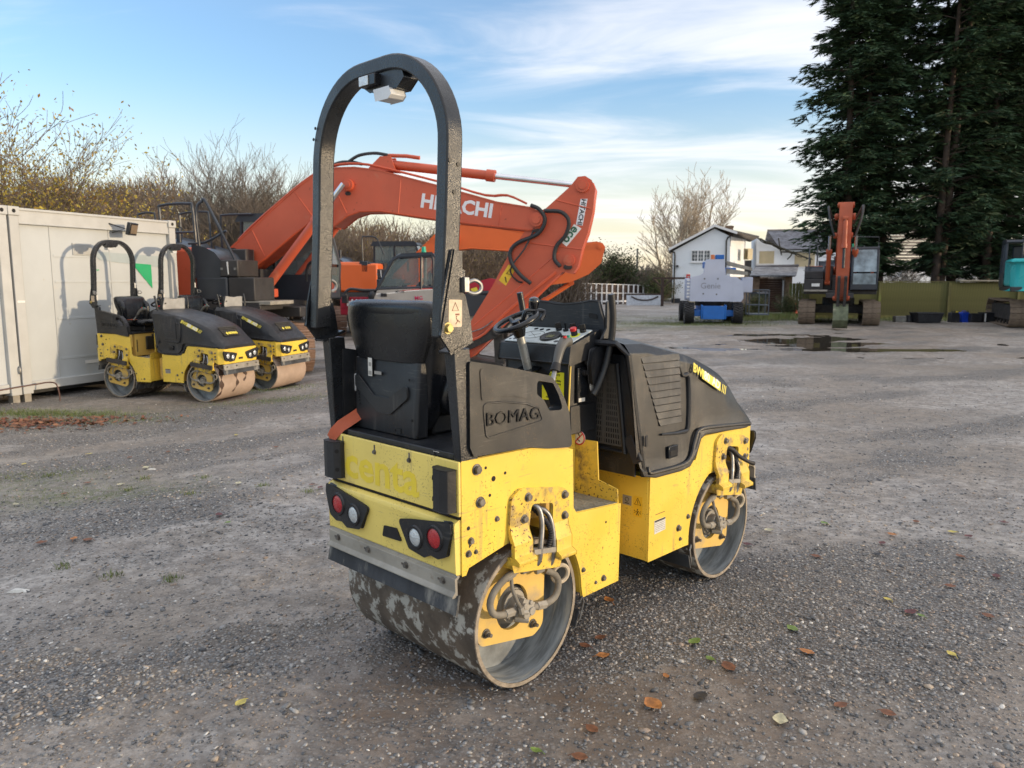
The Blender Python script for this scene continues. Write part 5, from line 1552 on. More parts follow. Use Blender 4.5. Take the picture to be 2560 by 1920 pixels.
O('hose', MB().tube([(6.5, -.28, 2.6), (6.35, -.30, 2.3), (6.12, -.29, 2.0), (6.10, -.27, 1.85), (6.22, -.26, 1.72), (6.30, -.25, 1.70)], .017, 6, sub=5), black_hose, ar_o)
for P in ([(3.0, 3.93), (3.2, 4.03), (3.5, 4.06), (3.75, 4.02)], [(2.2, 3.62), (2.7, 3.88), (3.0, 3.92), (3.25, 3.87)]):
    O('hose', MB().tube([(x, -.12, z) for x, z in P], .030, 7, sub=4), black_hose, E1)
O('feed_pipe', MB().tube([(3.75, -.06, 4.02), (4.1, -.06, 4.0), (4.35, -.06, 3.96)], .035, 8), orange, E1)
O('ram_bracket', MB().prism([(3.35, 3.76), (3.62, 4.0), (3.82, 4.0), (3.92, 3.72)], -.15, -.12).prism([(3.35, 3.76), (3.62, 4.0), (3.82, 4.0), (3.92, 3.72)], .12, .15), orange, E1)
O('ram_pipe', MB().tube([(5.30, -.30, .62), (5.62, -.30, .78), (6.0, -.30, 1.16), (6.9, -.27, 1.88)], .026, 6, sub=3), orange, ar_o)
O('ram_pipe', MB().tube([(5.28, -.26, .78), (5.55, -.26, .86), (5.75, -.26, 1.0)], .012, 6, sub=2), steel, ar_o)
O('valve_block', MB().box(1.42, 1.62, -.60, -.40, 1.42, 1.58).box(2.3, 2.44, .2, .4, 1.5, 1.72), orange, E1, .02)
lp = MB().tube([(2.05, -.1, 1.72), (2.12, -.15, 2.02), (2.32, -.2, 2.10), (2.52, -.2, 1.98), (2.56, -.2, 1.72), (2.42, -.15, 1.5)], .028, 8, sub=5)
O('hose', lp, black_hose, E1)

boom2 = dict(w=.25, out=[(1.30, 1.95), (1.90, 2.50), (2.75, 3.28), (3.10, 3.45), (3.62, 3.55), (4.56, 3.48), (5.63, 3.28), (6.9, 3.02), (7.1, 2.85), (6.95, 2.68), (5.63, 2.78), (5.2, 2.70), (3.91, 2.79), (3.48, 2.75), (3.1, 2.60), (2.43, 2.1), (1.7, 1.65), (1.2, 1.75)],
             pins=[(1.5, 1.85, .12), (3.4, 3.1, .11), (6.9, 2.85, .12)], ram=[(1.9, 1.5), (3.4, 3.1)], aram=[(4.0, 3.62), (8.04, 2.90)])
arm2 = dict(out=[(8.0, 2.98), (8.18, 2.93), (8.27, 2.81), (8.15, 2.31), (7.75, 1.95), (7.16, 1.69), (6.48, 1.60), (5.4, .9), (5.2, 1.1), (5.9, 1.9), (6.5, 2.6), (7.0, 3.0), (7.4, 2.92)],
            pins=[(8.1, 2.83, .09), (6.9, 2.85, .12)], bram=[(7.2, 1.66), (5.6, .62)])
E2 = excavator('excavator', (-5.2, 26.0, GL), math.radians(-6), 'bright orange excavator farther back, seen through the first one with its boom arched alike', orange_b, math.radians(-60), 1.0, boom2, arm2, None, rails=False)
O('hood_lid', MB().box(-.9, 1.05, -1.36, -.64, 1.38, 2.28), orange_b, E2, .06)
O('mirror_arm', MB().tube([(.57, -1.3, 2.25), (.56, -1.3, 3.05), (.66, -1.3, 3.12), (.98, -1.3, 3.10), (1.12, -1.3, 2.9), (1.26, -1.3, 2.55)], .022, 6, sub=4), navy, E2)
O('mirror', MB().box(.52, .74, -1.36, -1.28, 2.0, 2.35), navy, E2, .02)
# ---------------------------------------------------------------- telehandler between the two excavators
tel_red = M_('telehandler_red', (.32, .012, .03), .4, var=.06, vs=2)
tel_grey = M_('telehandler_silver', (.40, .385, .36), .4, .2, var=.06, vs=2)
T = empty('telehandler', (-2.55, 22.7, GL), math.radians(178), 'silver and red telehandler with a black cab and green beacon behind the near roller seat', 'telehandler')
# local: x forward (towards the left of the picture), y left (towards the camera)
O('chassis', MB().prism([(-2.4, .55), (2.1, .55), (2.3, .9), (2.2, 1.25), (-2.4, 1.35)], -.55, .55), frame_m, T, .03)
cab_out = [(-.35, .95), (1.25, .95), (1.22, 1.45), (.70, 2.32), (.45, 2.44), (-.30, 2.46), (-.38, 2.30)]
low = O('cab_door_panel', MB().prism([(-.35, .75), (1.28, .75), (1.30, 1.20), (1.18, 1.50), (-.35, 1.56)], .25, 1.08), tel_grey, T, .03)
fr = MB()
for y in (.28, 1.06):
    fr.tube([(1.24, y, 1.48), (.78, y, 2.30), (.60, y, 2.42), (-.32, y, 2.46), (-.38, y, 2.30), (-.38, y, 1.5)], [.05, .05, .06, .06, .05, .05], 6)
    fr.tube([(-.02, y, 1.5), (-.04, y, 2.44)], .045, 6)
    fr.tube([(1.22, y, 1.50), (-.38, y, 1.56)], .04, 6)
O('cab_frame', fr, navy, T)
O('cab_roof', MB().prism([(.72, 2.38), (.5, 2.47), (-.34, 2.51), (-.40, 2.42)], .24, 1.10), navy, T, .02)
O('door_pane', MB().prism([(1.14, 1.56), (.70, 2.32), (.04, 2.38), (.04, 1.60)], 1.05, 1.06), glass, T)
O('rear_pane', MB().prism([(-.08, 1.60), (-.08, 2.38), (-.33, 2.38), (-.33, 1.62)], 1.05, 1.06), glass, T)
O('windscreen', MB().add([(1.22, .32, 1.54), (1.22, 1.02, 1.54), (.76, 1.02, 2.34), (.76, .32, 2.34)], [(0, 1, 2, 3)]), glass, T)
O('driver_seat', MB().box(-.25, .2, .45, .9, 1.2, 1.4).box(-.32, -.2, .45, .9, 1.35, 1.95), plastic, T, .04)
O('steering_wheel', MB().tube([(.62 + .12 * math.sin(t), .68 + .17 * math.cos(t), 1.66 - .10 * math.sin(t)) for t in [2 * PI * k / 16 for k in range(16)]], .015, 5, closed=True), plastic, T)
O('cab_mirror', MB().box(.33, .38, .98, 1.0, 1.98, 2.26), steel_dirty, T)
O('beacon', MB().cyl((-.10, 1.0, 2.51), (-.10, 1.0, 2.55), .075, n=14).cyl((-.10, 1.0, 2.55), (-.10, 1.0, 2.68), .07, .055, n=14), M_('green_beacon', (.01, .38, .24), .25, var=.05), T)
O('door_stripe', MB().prism([(1.26, 1.37), (.8, 1.40), (.4, 1.46), (-.35, 1.50), (-.35, 1.48), (.4, 1.43), (.8, 1.37), (1.26, 1.34)], 1.082, 1.085), white_ink, low)
O('door_stripe', MB().prism([(.6, 1.445), (.2, 1.495), (-.35, 1.53), (-.35, 1.505), (.2, 1.47), (.6, 1.43)], 1.082, 1.085), red_ink, low)
O('black_flash', MB().prism([(1.22, 1.0), (.5, 1.02), (.1, 1.14), (.45, 1.16), (.95, 1.12)], 1.082, 1.085), black_ink, low)
O('door_handle', MB().box(.95, 1.13, 1.08, 1.10, 1.28, 1.38), plastic, low, .01)
text('lettering', 'MT1335', .075, black_ink, low, frame((.58, 1.087, 1.42), (-1, 0, 0), (0, 0, 1)), .001, .002)
text('lettering', 'MG', .16, M_('pink_print', (.55, .03, .12), .5), low, frame((.05, 1.087, 1.24), (-1, 0, 0), (0, 0, 1)), .001, .002)
text('lettering', 'PLANT SALES', .13, blue_ink, low, frame((.18, 1.087, .90), (-1, 0, 0), (0, 0, 1)), .001, .003)
bm_ = O('lift_arm', MB().prism([(-2.65, 1.45), (-2.3, 1.75), (-1.9, 1.74), (2.0, 1.18), (2.3, .95), (2.3, .72), (1.9, .8), (-2.2, 1.15)], -.42, -.05), tel_red, T, .03)
O('arm_cover', MB().prism([(-2.55, 1.35), (-2.45, 1.62), (-1.95, 1.72), (-1.35, 1.55), (-1.2, 1.0), (-2.2, .95)], .05, .95), tel_red, T, .08)
O('yellow_strap', MB().prism([(-1.42, 1.50), (-1.58, 1.55), (-1.75, 1.08), (-1.60, 1.05)], .93, .962), M_('yellow_strip', (.65, .55, .05), .5), T, .005)
O('side_lamp', MB().cyl((-1.62, .98, 1.37), (-1.95, 1.05, 1.37), .085, n=14), plastic, T)
O('lamp_lens', MB().box(-2.08, -1.93, 1.0, 1.10, 1.29, 1.46), M_('red_light', (.6, .02, .02), .3), T, .02)
O('engine_cover', MB().prism([(-2.2, .8), (-.6, .8), (-.6, 1.2), (-1.2, 1.33), (-2.1, 1.25)], .3, 1.1), navy, T, .06)
O('front_mast', MB().box(1.7, 2.35, -.5, .9, .75, 1.26), tel_red, T, .04)
text('lettering', 'MANITOU', .26, white_letter, T, frame((1.55, .93, 1.10), (-1, 0, 0), (0, 0, 1)), .004, .008)
O('arm_side', MB().box(1.0, 2.3, .86, .92, .95, 1.27), tel_red, T, .01)
O('mirror_bracket', MB().tube([(1.2, 1.0, 1.46), (1.65, 1.02, 1.46), (2.0, 1.0, 1.50), (2.15, 1.0, 1.40), (2.16, 1.0, 1.28)], .045, 7, sub=2).box(2.08, 2.24, .9, 1.1, 1.1, 1.33), plastic, T, .01)
O('wing_mirror', MB().sph((1.38, 1.02, 1.30), .13, 12, (1, .6, 1.2)), plastic, T)
for x in (-1.55, 1.55):
    for y in (-.85, .85):
        w_ = O('wheel', MB().lathe([(.34, -.17), (.52, -.19), (.58, -.13), (.58, .13), (.52, .19), (.34, .17)], (x, y, .58), (0, 1, 0), 28, closed=True), rubber, T)
        O('rim', MB().lathe([(0, -.10), (.30, -.12), (.35, -.17), (.35, .17), (.30, .12), (0, .10)], (x, y, .58), (0, 1, 0), 24), tel_grey, w_)

# ---------------------------------------------------------------- boom lift in front of the house
lift_grey = M_('lift_grey_paint', (.50, .54, .66), .45, var=.04, vs=1.5, dirt=(.36, .35, .38), da=.3)
lift_blue = M_('lift_blue_paint', (.012, .14, .50), .45, var=.06, vs=3, dirt=(.03, .10, .3), da=.3)
BL = empty('boom_lift', (7.55, 29.3, zg(7.5, 29.0) - .02), math.radians(-8), 'blue and grey boom lift with black lugged tyres parked in front of the white house', 'boom lift')
for x in (-.86, .86):
    for y in (-1.35, .95):
        R_, w_ = .40, .17
        n_ = 26
        tm = MB().lathe([(.22, -w_ * .9), (R_ - .06, -w_), (R_ - .025, -w_ * .8), (R_ - .02, w_ * .8), (R_ - .06, w_), (.22, w_ * .9)], (x, y, R_), (1, 0, 0), 32, closed=True)
        for k in range(n_):
            a = 2 * PI * k / n_
            for s in (-1, 1):
                aa = a + (PI / n_ if s > 0 else 0)
                c = Vector((x + s * w_ * .5, y + (R_ - .012) * math.cos(aa), R_ + (R_ - .012) * math.sin(aa)))
                tm.obox(c, (w_ * 1.05, .045, .04), Matrix.Rotation(aa - PI / 2, 3, 'X') @ Matrix.Rotation(s * .45, 3, 'Z'))
        wh_ = O('wheel', tm, rubber, BL)
        O('rim', MB().lathe([(0, -.06), (.20, -.08), (.235, -w_ * .95), (.235, w_ * .95), (.20, .08), (0, .06)], (x, y, R_), (1, 0, 0), 20), steel_dirty, wh_)
O('axle', MB().box(-.78, .78, -1.47, -1.20, .30, .52), lift_blue, BL, .02)
O('rear_axle', MB().box(-.78, .78, .82, 1.05, .32, .50), lift_blue, BL, .02)
O('chassis', MB().box(-.38, .38, -1.55, 1.2, .28, .66).box(-.45, -.39, -1.66, -1.3, .20, .72).box(.39, .45, -1.66, -1.3, .20, .72), lift_blue, BL, .02)
O('front_plate', MB().box(-.385, .385, -1.665, -1.60, .20, .68), lift_blue, BL, .01)
O('turntable', MB().cyl((0, -.2, .66), (0, -.2, .84), .55, n=28), frame_m, BL)
cwp = [(-.84, .86), (.62, .86), (.63, 1.68), (.52, 1.74), (.38, 1.78), (.30, 2.34), (-.30, 2.34), (-.36, 1.86), (-.48, 1.77), (-.82, 1.70)]
O('counterweight', MB().prism(fil(cwp, .04), -1.50, -1.28), lift_grey, BL, .02)
O('side_cover', MB().prism([(.64, .88), (.64, 1.68), (.75, 1.68), (.97, 1.52), (1.0, .97), (.94, .88)], -1.48, .6), lift_grey, BL, .05)
O('left_cover', MB().prism([(-.84, .88), (-.84, 1.66), (-.5, 1.72), (-.5, .88)], -1.27, .6), lift_grey, BL, .04)
cwh = MB()
for x, z in ((-.35, 1.66), (.12, 1.66), (-.38, 1.12), (.09, 1.10)):
    cwh.cyl((x, -1.499, z), (x, -1.512, z), .028, n=12)
O('bolt', cwh, bolt_m, BL, kind='stuff')
text('embossed_lettering', 'Genie', .30, M_('ghost_lettering', (.26, .265, .31), .5), BL, frame((-.13, -1.503, 1.40), (1, 0, 0), (0, 0, 1)), .002, .0)
zb = O('logo_square', MB().box(1.002, 1.008, -1.2, -.9, 1.29, 1.55), M_('blue_square', (.18, .22, .55), .5), BL)
text('lettering', 'Z', .24, white_letter, zb, frame((1.012, -1.05, 1.42), (0, 1, 0), (0, 0, 1)), .001, .004)
text('lettering', '45', .30, white_letter, BL, frame((1.012, -1.05, 1.14), (0, 1, 0), (0, 0, 1)), .001, .006)
lad = MB()
for k in range(8):
    lad.box(-.96, -.86, -1.46, -1.40, .98 + k * .12, 1.04 + k * .12)
O('vent_louvres', lad, white_ink, BL, kind='stuff')
O('boom_section', MB().box(.02, .36, -1.1, 3.0, 2.10, 2.36).box(.40, .80, -1.15, 2.4, 1.86, 2.06), lift_blue, BL, .02)
O('boom_section', MB().prism([(.45, 2.30), (1.35, 2.06), (1.38, 1.96), (.48, 2.16)], -1.1, -.9).prism([(.45, 2.03), (1.2, 1.90), (1.2, 1.80), (.45, 1.86)], -1.2, -1.0), steel_dirty, BL, .01)
O('hinge_block', MB().box(.02, .32, -1.46, -1.2, 2.36, 2.52), lift_blue, BL, .02)
O('beacon', MB().cyl((-.08, -1.42, 2.36), (-.08, -1.42, 2.52), .07, n=12), M_('amber_beacon', (.75, .22, .08), .3), BL)
O('control_box', MB().box(1.02, 1.42, -1.1, -.75, 1.16, 1.72), lift_grey, BL, .03)
O('red_panel', MB().box(-1.0, -.86, -1.46, -1.43, 1.68, 1.82), red_ink, BL)
pl_ = MB()
for z in (.70, 1.25):
    pl_.tube([(1.35, -.9, z), (2.05, -.9, z), (2.05, -.2, z), (1.35, -.2, z)], .02, 5, closed=True)
for x, y in ((1.35, -.9), (1.7, -.9), (2.05, -.9), (2.05, -.2), (1.35, -.2)):
    pl_.tube([(x, y, .35), (x, y, 1.25)], .02, 5)
pl_.box(1.33, 2.07, -.92, -.18, .33, .38)
O('platform_basket', pl_, M_('basket_grey', (.10, .12, .14), .6), BL)

# ---------------------------------------------------------------- the excavator by the fence and the teal one at the edge
def boom3():
    return dict(w=.20, out=[(.45, 2.30), (1.0, 3.0), (1.7, 3.85), (2.3, 4.35), (3.1, 4.65), (3.9, 4.62), (4.15, 4.50), (4.0, 4.30), (3.2, 4.25), (2.6, 3.95), (2.1, 3.2), (1.5, 2.4), (.9, 1.95), (.55, 2.0)],
                pins=[(.6, 2.17, .12), (2.3, 3.75, .11), (3.95, 4.45, .12)], ram=[(1.35, 1.65), (2.35, 3.75)], aram=[(2.4, 4.45), (4.45, 4.95)],
                pipes=[[(.8, 2.9), (1.5, 3.8), (2.2, 4.45), (3.1, 4.78), (3.9, 4.75)]])
def arm3():
    return dict(out=[(4.35, 5.0), (4.55, 5.0), (4.65, 4.75), (4.75, 3.6), (4.90, 1.15), (4.80, 1.0), (4.68, 1.05), (4.4, 3.4), (3.9, 4.35), (3.85, 4.55), (4.1, 4.7)],
                pins=[(4.45, 4.9, .10), (3.95, 4.45, .12), (4.80, 1.1, .08)], bram=[(4.75, 4.3), (5.05, 2.2)])
def bucket3(root):
    O('bucket_link', MB().prism([(4.95, 1.9), (5.12, 1.85), (5.05, .75), (4.86, .75)], -.16, -.06).prism([(4.95, 1.9), (5.12, 1.85), (5.05, .75), (4.86, .75)], .06, .16), frame_m, root, .01)
    bk = [(4.72, 1.52), (4.98, 1.45), (5.20, 1.15), (5.28, .55), (5.05, .12), (4.55, .02), (4.25, .05), (4.2, .15), (4.6, .30), (4.85, .75), (4.78, 1.15)]
    O('bucket', MB().prism(fil([(a, b * .60) for a, b in bk], .04), -.25, .25), M_('worn_green_bucket', (.13, .15, .09), .6, .2, var=.2, dirt=(.30, .26, .2), da=.6, ds=3), root, .015)
    for y in (-.2, 0, .2):
        O('bucket_tooth', MB().prism([(4.32, .03), (4.05, .0), (4.05, .03), (4.30, .12)], y - .035, y + .035), steel_dirty, root)
_sq = lambda o: [(t[0], t[1] if t[1] < 2 else 2 + (t[1] - 2) * .83) + tuple(t[2:]) for t in o]
def squash(d):
    r_ = dict(d)
    for k_ in ('out', 'pins', 'ram', 'aram', 'bram'):
        if k_ in r_: r_[k_] = _sq(r_[k_])
    if 'pipes' in r_: r_['pipes'] = [_sq(p_) for p_ in r_['pipes']]
    return r_
E3 = excavator('excavator', (12.25, 28.7, zg(12.2, 28.7)), math.radians(-112), 'dull orange excavator facing the camera with its bucket resting beside the puddle', orange_d, 0.0, .90, squash(boom3()), squash(arm3()), bucket3, shoe=shoe_d, screen=foggy)
for k, y in enumerate((-.34, .34)):
    O('hose_loop', MB().tube([(2.3, y, 3.9), (3.2, y * 1.5, 4.28), (4.1, y * 1.7, 4.4), (4.5, y * 1.5, 3.9), (4.6, y, 3.3)], .04, 6, sub=4), black_hose, E3)
O('boom_stain', MB().box(2.6, 3.2, -.205, -.2, 3.9, 4.05), black_ink, E3)
O('cab_beacon', MB().cyl((.6, .45, 3.03), (.6, .45, 3.2), .07, n=12), M_('green_lamp', (.02, .4, .22), .3), E3)
O('number_plate', MB().box(1.76, 1.77, -1.05, -.75, 1.5, 1.62), white_ink, E3)
O('grab_frame', MB().tube([(1.6, 1.3, 3.0), (1.6, 1.3, 3.4), (1.6, -.2, 3.45), (1.6, -.2, 3.0)], .02, 5), navy, E3)
E4 = excavator('excavator', (18.9, 27.0, zg(18.6, 27.0)), math.radians(62), 'teal excavator cut off by the right edge of the picture, seen from its counterweight side', teal, math.radians(-174), 1.0, None, None, None, shoe=shoe_d, body2=teal, roof_rail=False)

# ---------------------------------------------------------------- house and its surroundings, about 68 m away
white_wall = M_('painted_render', (.80, .84, .88), .8, var=.03, vs=.6, dirt=(.64, .67, .68), da=.3, ds=.8)
white_trim = M_('white_trim', (.78, .78, .78), .5, var=.03)
board = M_('boarding_ply', (.50, .43, .28), .7, var=.05, vs=2)
slate = M_('slate', (.13, .135, .16), .55, var=.25, vs=2.2, dirt=(.25, .25, .26), da=.4, ds=1.2)
slate_b = M_('brown_tile', (.26, .22, .19), .7, var=.2, vs=2)
brick_m = M_('old_brick', (.22, .15, .10), .85, var=.3, vs=3)
brown_b = M_('brown_shutter', (.085, .045, .030), .6, var=.15, vs=2)
ivy = M_('dead_creeper', (.035, .035, .025), .9, var=.3)
win_glass = M_('window_glass', (.07, .085, .10), .12, var=.3, vs=.7)
D0 = 68.0
def hp(u, v, D=D0):
    p = at(u, v, D); return p.x, p.z
H1 = empty('house', (0, 0, 0), 0, 'white two-storey house with a boarded-up wing and slate roof behind the boom lift', 'house')
def wallpoly(name, pts, D, th, mat, par=H1, bev=0):
    return O(name, MB().prism([hp(u, v, D) for u, v in pts], D, D + th), mat, par, bev)
gx0, gb = hp(1679, 768); gx1, _ = hp(1822, 768)
ptl, ptr = hp(1682, 626), hp(1822, 590)
pk = hp(1783, 569)
wallpoly('wall', [(1679, 775), (1820, 775), (1820, 592), (1783, 573), (1682, 628)], D0, 7.5, white_wall)
O('plinth', MB().box(gx0 - .03, hp(1722, 0)[0], D0 - .05, D0, -.9, hp(0, 746)[1]), M_('black_plinth', (.03, .035, .045), .7), H1)
# roof of the gable: two slopes and barge boards
def slope(name, a, b, y0, y1, th, mat, par=H1):
    (x0, z0), (x1, z1) = a, b
    return O(name, MB().prism([(x0, z0), (x1, z1), (x1, z1 + th), (x0, z0 + th)], y0, y1), mat, par)
eL = hp(1672, 627); eR = hp(1836, 588)
rf = slope('roof', eL, pk, D0 - .35, D0 + 8, .10, slate_b)
slope('roof', pk, hp(1888, 596), D0 - .35, D0 + 8, .10, slate_b)
slope('barge_board', eL, pk, D0 - .42, D0 - .35, .22, white_trim)
slope('barge_board', pk, eR, D0 - .42, D0 - .35, .20, white_trim)
cx0, cz0 = hp(1814, 590); cx1, cz1 = hp(1833, 561)
ch = O('chimney', MB().box(cx0, cx1, D0 + 2.5, D0 + 3.3, cz0 - .8, cz1).box(cx0 - .05, cx1 + .05, D0 + 2.45, D0 + 3.35, cz1 - .18, cz1 - .05), brick_m, rf)
# gable window with three lights
def window(u0, v0, u1, v1, lights, D=D0, par=H1, rows=3):
    x0, z1 = hp(u0, v0, D); x1, z0 = hp(u1, v1, D)
    w = O('window', MB().box(x0, x1, D - .06, D - .01, z0, z0 + .08).box(x0, x1, D - .06, D - .01, z1 - .07, z1).box(x0, x0 + .07, D - .06, D - .01, z0 + .08, z1 - .07).box(x1 - .07, x1, D - .06, D - .01, z0 + .08, z1 - .07), white_trim, par)
    n = lights
    for k in range(n):
        a = x0 + .07 + (x1 - x0 - .14) * k / n; b = x0 + .07 + (x1 - x0 - .14) * (k + 1) / n
        if k: O('mullion', MB().box(a - .06, a + .06, D - .065, D - .012, z0 + .08, z1 - .07), white_trim, w)
        O('pane', MB().box(a + .02, b - .02, D - .03, D - .015, z0 + .08, z1 - .07), win_glass, w)
        g = MB()
        m_ = (a + b) / 2
        g.box(m_ - .02, m_ + .02, D - .045, D - .031, z0 + .08, z1 - .07)
        for j in range(1, rows):
            z = z0 + (z1 - z0) * j / rows
            g.box(a + .05, b - .05, D - .046, D - .0312, z - .02, z + .02)
        O('glazing_bar', g, white_trim, w)
    O('sill', MB().box(x0 - .08, x1 + .08, D - .16, D - .01, z0 - .10, z0), white_trim, w)
window(1727, 626, 1773, 655, 3)
# return wall of the gable, lit by the low sun, and the rear wing
x0, zt0 = hp(1822, 594); x1, zt1 = hp(1860, 600)
O('side_wall', MB().add([(x0, D0 + .02, -1), (x1 + .35, D0 + 5.2, -1), (x1 + .35, D0 + 5.2, zt1 + .2), (x0, D0 + .02, zt0 + .05)], [(0, 1, 2, 3)]), white_wall, H1)
for a, b in ((1838, 1845), (1848, 1854)):
    xa2, _ = hp(a, 600, D0 + 2.6); xb2, _ = hp(b, 600, D0 + 3.6)
    z0_, z1_ = hp(0, 650, D0 + 3)[1], hp(0, 623, D0 + 3)[1]
    O('boarded_window', MB().add([(xa2, D0 + 2.5, z0_), (xb2, D0 + 3.5, z0_), (xb2, D0 + 3.5, z1_), (xa2, D0 + 2.5, z1_)], [(0, 1, 2, 3)]), board, H1)
DW = D0 + 5.4
wallpoly('wing_wall', [(1852, 780), (2040, 780), (2040, 628), (1932, 628), (1918, 626), (1866, 600), (1852, 598)], DW, 5, white_wall)
for (u0, v0, u1, v1) in ((1859, 630, 1892, 660), (1941, 634, 1985, 668)):
    xa2, zt2 = hp(u0, v0, DW); xb2, zb2 = hp(u1, v1, DW)
    bw = O('boarded_window', MB().box(xa2, xb2, DW - .05, DW - .01, zb2, zt2), board, H1)
    O('sill', MB().box(xa2 - .06, xb2 + .06, DW - .09, DW - .01, zb2 - .08, zb2 - .005), white_trim, bw)
    O('window_trim', MB().box(xa2 - .06, xb2 + .06, DW - .07, DW - .01, zt2 + .005, zt2 + .06), white_trim, bw)
# slate roof of the wing, built in courses
ex0, ez0 = hp(1908, 625, DW - .2); rx0, rz0 = hp(1860, 580, DW + 3.4); ex1, _ = hp(2025, 625, DW - .2); rx1, rz1 = hp(2030, 577, DW + 3.4)
nC = 14
for k in range(nC):
    a, b = k / nC, (k + 1.15) / nC
    y_a, y_b = DW - .25 + 3.65 * a, DW - .25 + 3.65 * b
    z_a, z_b = ez0 + (rz0 - ez0) * a, ez0 + (rz0 - ez0) * b
    xl_a, xl_b = ex0 + (rx0 - ex0) * a, ex0 + (rx0 - ex0) * b
    O('slate_course', MB().add([(xl_a, y_a, z_a + .03), (ex1, y_a, z_a + .03), (ex1, y_b, z_b), (xl_b, y_b, z_b), (xl_a, y_a, z_a - .02), (ex1, y_a, z_a - .02)], [(0, 1, 2, 3), (4, 5, 1, 0)]), slate, H1)
O('ridge_tiles', MB().tube([(rx0, DW + 3.4, rz0 + .03), (rx1, DW + 3.4, rz0 + .03)], .09, 6), slate_b, H1)
O('rear_roof', MB().add([(rx0, DW + 3.4, rz0), (rx1, DW + 3.4, rz0), (rx1 + .5, DW + 7, ez0), (rx0, DW + 7, ez0)], [(0, 1, 2, 3)]), slate, H1)
cr = MB()
rnd = random.Random(3)
for k in range(9):
    u, v = 1848 + k * 9, 592 + k * 4
    P_ = []
    for j in range(6):
        x, z = hp(u + j * 10 + rnd.uniform(-3, 3), v + j * 5 + rnd.uniform(-3, 4), DW - .5)
        P_.append((x, DW - .5 + rnd.uniform(-.1, .1), z))
    cr.tube(P_, rnd.uniform(.03, .09), 5, sub=2)
for (a, b, c_, d_) in ((1905, 598, 1912, 640), (1912, 632, 1990, 628), (1940, 630, 1925, 650), (1960, 628, 2018, 636)):
    x, z = hp(a, b, DW - .4); x2, z2 = hp(c_, d_, DW - .4)
    cr.tube([(x, DW - .4, z), ((x + x2) / 2, DW - .45, (z + z2) / 2 - .1), (x2, DW - .4, z2)], .06, 5, sub=3)
tag(O('creeper', cr, ivy), 'dead black creeper trailing over the roof edge of the white house wing', 'creeper')
for P_ in ([(1677, 628), (1687, 631), (1688, 640), (1684, 760)], [(1826, 588), (1815, 596), (1812, 604), (1810, 700)]):
    O('drainpipe', MB().tube([(hp(u, v, D0 - .12)[0], D0 - .12, hp(u, v, D0 - .12)[1]) for u, v in P_], .065, 6), black_ink, H1)
xa2, zt2 = hp(1720, 697); xb2, zb2 = hp(1740, 756)
O('boarded_door', MB().box(xa2, xb2, D0 - .05, D0 - .01, -.5, zt2), board, H1)
x, z = hp(1690, 665); O('wall_lamp', MB().box(x, x + .22, D0 - .3, D0 - .01, z - .1, z + .06), plastic, H1, .02)
# balcony
bx0, bz0 = hp(1778, 672, D0 - 1.2); bx1, bz1 = hp(1858, 650, D0 - 1.2)
bl = MB()
for (xA, yA, xB, yB, zA, zB) in ((bx0, D0 - .1, hp(1838, 0, D0 + 1)[0], D0 + 1.0, hp(0, 660)[1], hp(0, 650)[1]),):
    for dz_ in (0, -.85):
        bl.tube([(xA, yA - .1, zA + dz_), (xB, yB, zB + dz_)], .03, 5)
    for k in range(17):
        t = k / 16
        bl.tube([(xA + (xB - xA) * t, yA - .1 + (yB - yA + .1) * t, zA + (zB - zA) * t), (xA + (xB - xA) * t, yA - .1 + (yB - yA + .1) * t, zA + (zB - zA) * t - .85)], .016, 4)
O('balcony_railing', bl, black_ink, H1)
x, z = hp(1846, 652, D0 + 1.5); O('balcony_screen', MB().box(x, x + .55, D0 + 1.2, D0 + 1.6, z - 1.1, z), charcoal, H1)
# lean-to / shed with brown shutter in front of the house
M_pale_slate = M_('frosted_slate', (.34, .34, .36), .6, var=.2, vs=3, dirt=(.2,.2,.22), da=.4, ds=2.5)
SD = 40.0
SH = empty('shed', (0, 0, 0), 0, 'low brick shed with a pale slate roof and brown slatted shutter behind the bushes', 'shed')
def sp_(u, v, D=SD):
    p = at(u, v, D); return p.x, p.z
a, b = sp_(1872, 692), sp_(1983, 692)
zb_ = -.4
O('wall', MB().box(a[0] + .15, a[0] + .6, SD + .1, SD + 3, zb_, a[1]).box(b[0] - .35, b[0], SD + .1, SD + 3, zb_, a[1]).box(a[0] + .2, b[0] - .1, SD + 2.9, SD + 3, zb_, a[1]), brick_m, SH)
O('lintel', MB().box(a[0] + .05, b[0] + .1, SD, SD + .15, a[1], a[1] + .12), M_('dark_fascia', (.06, .065, .075), .6), SH)
s0, s1 = sp_(1889, 698), sp_(1957, 770)
n = 17
for k in range(n):
    z = s0[1] - (s0[1] - zb_) * k / n
    O('slat', MB().prism([(SD + .30, z), (SD + .27, z - .02), (SD + .24, z - .095), (SD + .30, z - .10)], s0[0], s1[0], 'X'), brown_b, SH)
O('white_door', MB().box(s1[0] + .04, s1[0] + .34, SD + .3, SD + .34, zb_, s0[1] - .05), white_trim, SH)
r0, r1 = sp_(1870, 690), sp_(1985, 690)
rb0, rb1 = at(1890, 668, SD + 1.9), at(1998, 665, SD + 1.9)
